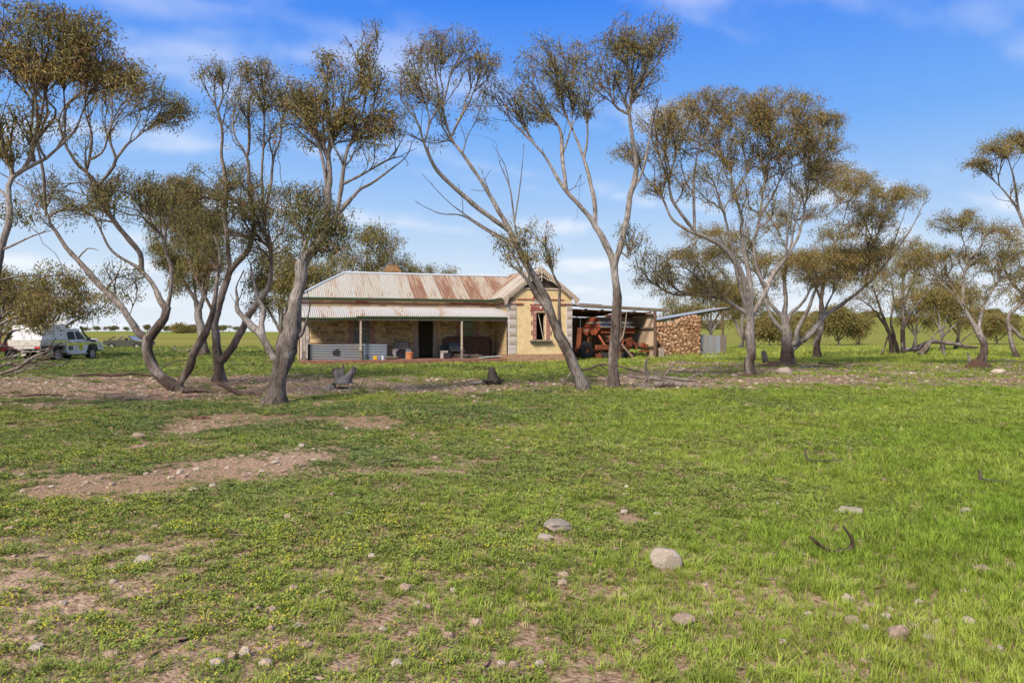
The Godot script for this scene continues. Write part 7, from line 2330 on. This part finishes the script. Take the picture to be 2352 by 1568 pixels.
func make_wood() -> void:
	# dead limbs reaching in from the left, before the ute
	wood("dead_branch", "pale forked dead branch rising at the left frame edge before the tray", "branch", 15.0, [[[-60, 860, 6], [-20, 815, 5], [4, 793, 4], [14, 778, 3.6], [22, 766, 3.4], [33, 759, 2.6], [44, 758, 1.6]], [[14, 778, 2.4], [30, 772, 1.4]], [[4, 793, 2.4], [30, 800, 2], [70, 808, 1.6], [110, 800, 1]]])
	wood("dead_branch", "long white dead branch snaking over the grass below the ute", "branch", 16.5, [[[-30, 872, 4], [0, 843, 3.6], [20, 834, 3.2], [43, 838, 3], [71, 832, 2.8], [102, 832, 2.4], [122, 835, 2], [142, 839, 1.6], [158, 829, 1]], [[20, 834, 2], [30, 820, 1.4], [60, 806, 1]]])
	wood("dead_branch", "brown dead branch slanting up in front of the ute's rear wheel", "branch", 15.8, [[[-10, 862, 3.6], [40, 845, 3.4], [57, 832, 3.2], [77, 819, 3], [102, 810, 2.6], [122, 797, 2], [140, 787, 1.2]], [[77, 819, 2], [110, 815, 1.6], [150, 800, 1]], [[102, 810, 1.6], [118, 790, 1.2], [128, 775, 0.8]]], Color(0.25, 0.19, 0.15))
	for k in 9:
		var r := RandomNumberGenerator.new()
		r.seed = k + 40
		var x := r.randf_range(-40, 40)
		var y := r.randf_range(815, 868)
		wood("dead_twig", "thin grey dead twig in the tangle at the left frame edge", "twig", 16.0 + k * 0.2, [[[x, y, 1.6], [x + 40, y - r.randf_range(5, 25), 1.3], [x + 85, y - r.randf_range(10, 45), 1.0], [x + 125, y - r.randf_range(15, 60), 0.6]], [[x + 40, y - 12, 1.0], [x + 60, y - 40, 0.6]]], Color(0.27, 0.22, 0.18), "dead twigs tangled at the left edge")
	# on the ground under the trees
	wood("fallen_branch", "dark fallen branch lying flat left of the forked mallee", "branch", 24.5, [[[165, 862, 2.2], [215, 860, 3], [262, 862, 3.4], [300, 858, 3], [345, 862, 2.4], [372, 855, 1.2]]], Color(0.13, 0.09, 0.07))
	wood("fallen_branch", "dark curved branch lying in the weeds far left", "branch", 18.6, [[[-10, 918, 2], [40, 912, 2.4], [90, 906, 2.6], [140, 908, 2], [180, 914, 1]]], Color(0.13, 0.09, 0.07))
	wood("fallen_branch", "thin arched branch behind the forked mallee's base", "branch", 27.0, [[[358, 868, 1.6], [370, 846, 1.6], [400, 830, 1.5], [435, 826, 1.2], [452, 828, 0.8]]], Color(0.16, 0.12, 0.1))
	wood("root", "exposed grey root sprawling between the bushy and the gnarled mallee", "root", 18.6, [[[500, 880, 5], [520, 888, 6], [545, 902, 6.5], [575, 915, 7], [600, 928, 5]], [[420, 898, 6], [455, 896, 5], [490, 900, 3]]], Color(0.2, 0.15, 0.12))
	wood("log_pile", "heap of dead grey limbs and burnt logs right of the forked gum", "wood pile", 21.6, [[[1502, 884, 7], [1535, 880, 7], [1565, 884, 8], [1572, 888, 8]], [[1478, 878, 4], [1492, 868, 4.4], [1520, 872, 4.6], [1560, 880, 4]], [[1490, 876, 4], [1484, 850, 3.6], [1483, 835, 3.2], [1488, 822, 3]], [[1440, 862, 2], [1475, 868, 3], [1520, 866, 3.4], [1575, 872, 3.6], [1600, 874, 2]], [[1526, 866, 2.4], [1540, 845, 2], [1552, 832, 1.6], [1575, 830, 0.9]], [[1545, 843, 1.4], [1565, 838, 0.8]], [[1570, 874, 2], [1600, 860, 1.6], [1640, 842, 1]], [[1452, 882, 3], [1478, 888, 3.6], [1505, 890, 3]], [[1600, 862, 1.4], [1604, 848, 0.9]]], Color(0.32, 0.28, 0.25))
	wood("fallen_branch", "twiggy grey branch lying between the slanting gum and the forked gum", "branch", 22.5, [[[1310, 852, 1.6], [1350, 848, 2.4], [1376, 838, 2.6], [1410, 838, 2.2], [1455, 850, 1.6], [1480, 856, 0.8]], [[1376, 838, 1.6], [1395, 850, 1.4], [1412, 868, 0.8]], [[1350, 848, 1.4], [1380, 860, 1.2], [1400, 872, 0.7]]], Color(0.2, 0.16, 0.14))
	wood("fallen_branch", "short white broken branch on the stones left of the slanting gum", "branch", 22.0, [[[1290, 868, 4], [1294, 878, 4.4], [1300, 886, 4]], [[1304, 866, 2.6], [1314, 852, 2]]], Color(0.55, 0.5, 0.46))
	wood("tree_stump", "low split grey stump with two horns before the verandah", "stump", -1.0, [[[788, 892, 27], [788, 886, 24], [788, 878, 21], [788, 870, 18], [787, 862, 12]], [[782, 874, 11], [777, 862, 11], [772, 852, 10], [769, 845, 7]], [[796, 874, 10], [803, 862, 9], [810, 852, 8], [813, 842, 6]], [[785, 866, 5], [787, 850, 4], [789, 836, 1.6]], [[770, 888, 8], [755, 890, 5], [742, 891, 3]]], Color(0.52, 0.48, 0.45))
	wood("tree_stump", "small grey stump on bare soil before the gabled wing", "stump", -1.0, [[[1133, 883, 24], [1133, 876, 17], [1131, 866, 12], [1130, 854, 9], [1130, 843, 7]], [[1122, 878, 6], [1104, 879, 4], [1080, 880, 2.4]], [[1142, 880, 6], [1152, 882, 4]]], Color(0.50, 0.46, 0.43))
	wood("tree_stump", "short leaning grey stump left of the root mound", "stump", 35.0, [[[1760, 832, 7], [1757, 820, 6], [1753, 806, 6]]], Color(0.30, 0.27, 0.25))
	wood("tree_stump", "pointed grey shard of trunk left of the burl gum", "stump", 33.6, [[[2232, 842, 4], [2228, 826, 4], [2222, 808, 1.2]]], Color(0.36, 0.33, 0.3))
	wood("fallen_limb", "long grey fallen limb stretched between the mallees on the right", "branch", 50.0, [[[2113, 815, 7], [2128, 800, 7], [2138, 784, 5.4], [2164, 786, 4.6], [2202, 791, 4], [2220, 796, 3.4], [2247, 798, 2.4]], [[2138, 784, 3], [2150, 765, 2], [2175, 750, 1.2]], [[2164, 786, 2.6], [2168, 805, 3], [2172, 816, 3]], [[2202, 791, 2], [2225, 770, 1.4], [2250, 755, 0.9]]], Color(0.25, 0.21, 0.19))
	wood("fallen_limb", "charcoal black burnt log lying behind the fallen limb", "log", 56.0, [[[2088, 808, 5], [2110, 800, 6], [2132, 788, 6]]], Color(0.03, 0.025, 0.025))
	wood("leaning_pole", "thin dark pole leaning on the three stemmed mallee", "pole", 49.0, [[[2024, 818, 2], [2033, 795, 1.8], [2040, 772, 1.6]]], Color(0.08, 0.06, 0.05))
	wood("bent_stick", "dark bent stick lying curved in the foreground grass on the right", "stick", 5.3, [[[1860, 1232, 3], [1885, 1252, 5.5], [1905, 1264, 4.4], [1935, 1266, 6], [1955, 1258, 5.5], [1958, 1240, 4], [1946, 1220, 2.8], [1937, 1206, 1.6]]], Color(0.14, 0.10, 0.085))
	wood("split_stick", "split brown stick lying among the foreground weeds", "stick", 5.2, [[[745, 1302, 2], [770, 1312, 4], [800, 1322, 5], [828, 1330, 3]]], Color(0.30, 0.22, 0.16))
	wood("grey_stick", "slim grey stick lying in the weeds left of centre", "stick", 6.2, [[[325, 1222, 2], [360, 1218, 2.4], [400, 1208, 2.6], [440, 1196, 1.4]]], Color(0.36, 0.34, 0.31))
	wood("weathered_stick", "flat weathered stick on the grass right of the bare track", "stick", 9.0, [[[842, 1063, 2], [875, 1060, 2.6], [915, 1055, 1.6]]], Color(0.34, 0.29, 0.24))
	wood("bark_slab", "curled brown slab of bark on bare soil before the gnarled mallee", "bark", 13.6, [[[440, 970, 3], [460, 966, 4], [482, 962, 3]]], Color(0.22, 0.11, 0.08))
	wood("dark_stick", "thin dark stick on the grass above the round boulder", "stick", 9.0, [[[1508, 1070, 1.6], [1540, 1070, 2.4], [1570, 1076, 3], [1594, 1078, 1.6]]], Color(0.12, 0.09, 0.08))
	wood("dark_stick", "small upright dark twig in the lush grass on the right", "stick", 8.0, [[[1858, 1058, 3], [1852, 1045, 2.6], [1850, 1030, 1.6]], [[1858, 1056, 1.6], [1900, 1058, 1.2], [1940, 1054, 0.8]]], Color(0.2, 0.17, 0.15))
	wood("dark_stick", "short dark twig standing in grass near the right frame edge", "stick", 7.6, [[[2254, 1102, 4], [2252, 1088, 3], [2250, 1080, 1.6]], [[2254, 1100, 1.6], [2290, 1104, 1.2], [2330, 1106, 0.8]]], Color(0.2, 0.17, 0.15))
	wood("fallen_branch", "pale flat slab of timber lying on soil before the three stemmed mallee", "timber", 50.0, [[[1988, 820, 2.4], [2005, 819, 3], [2030, 820, 2]]], Color(0.6, 0.56, 0.5))
	wood("fallen_branch", "long thin fallen branches lying across the soil under the twisted gum", "branch", 34.0, [[[1815, 846, 2], [1860, 850, 2.4], [1920, 848, 2], [1960, 852, 1.2]], [[1880, 834, 1.8], [1920, 836, 1.6], [1950, 834, 1]]], Color(0.25, 0.2, 0.17))
	wood("fallen_branch", "tangle of brown dead twigs behind the burl gum's foot", "branch", 36.0, [[[2265, 836, 1.6], [2300, 826, 1.6], [2345, 832, 1.2], [2380, 840, 0.8]], [[2270, 840, 1.4], [2310, 834, 1.2], [2360, 828, 0.8]], [[2290, 846, 1.2], [2330, 838, 1], [2370, 836, 0.8]]], Color(0.22, 0.17, 0.14))
	wood("old_log", "small grey log lying in the left field", "log", 62.0, [[[398, 800, 2.6], [408, 806, 3], [425, 806, 3], [436, 803, 2]], [[402, 803, 1.6], [399, 793, 1]]], Color(0.3, 0.25, 0.22))


func _ready() -> void:
	nz.seed = 4
	nz.frequency = 0.35
	nz.fractal_octaves = 3
	nz2.seed = 9
	nz2.frequency = 0.3
	nz3.seed = 15
	nz3.frequency = 0.5
	make_view()
	make_patches()
	make_land()
	make_litter()
	house_materials()
	make_house()
	make_shed()
	make_seeder()
	make_ruin()
	make_ute()
	make_sedan()
	make_sprigs()
	make_trees()
	make_wood()
	make_verandah_things()
	make_cover()
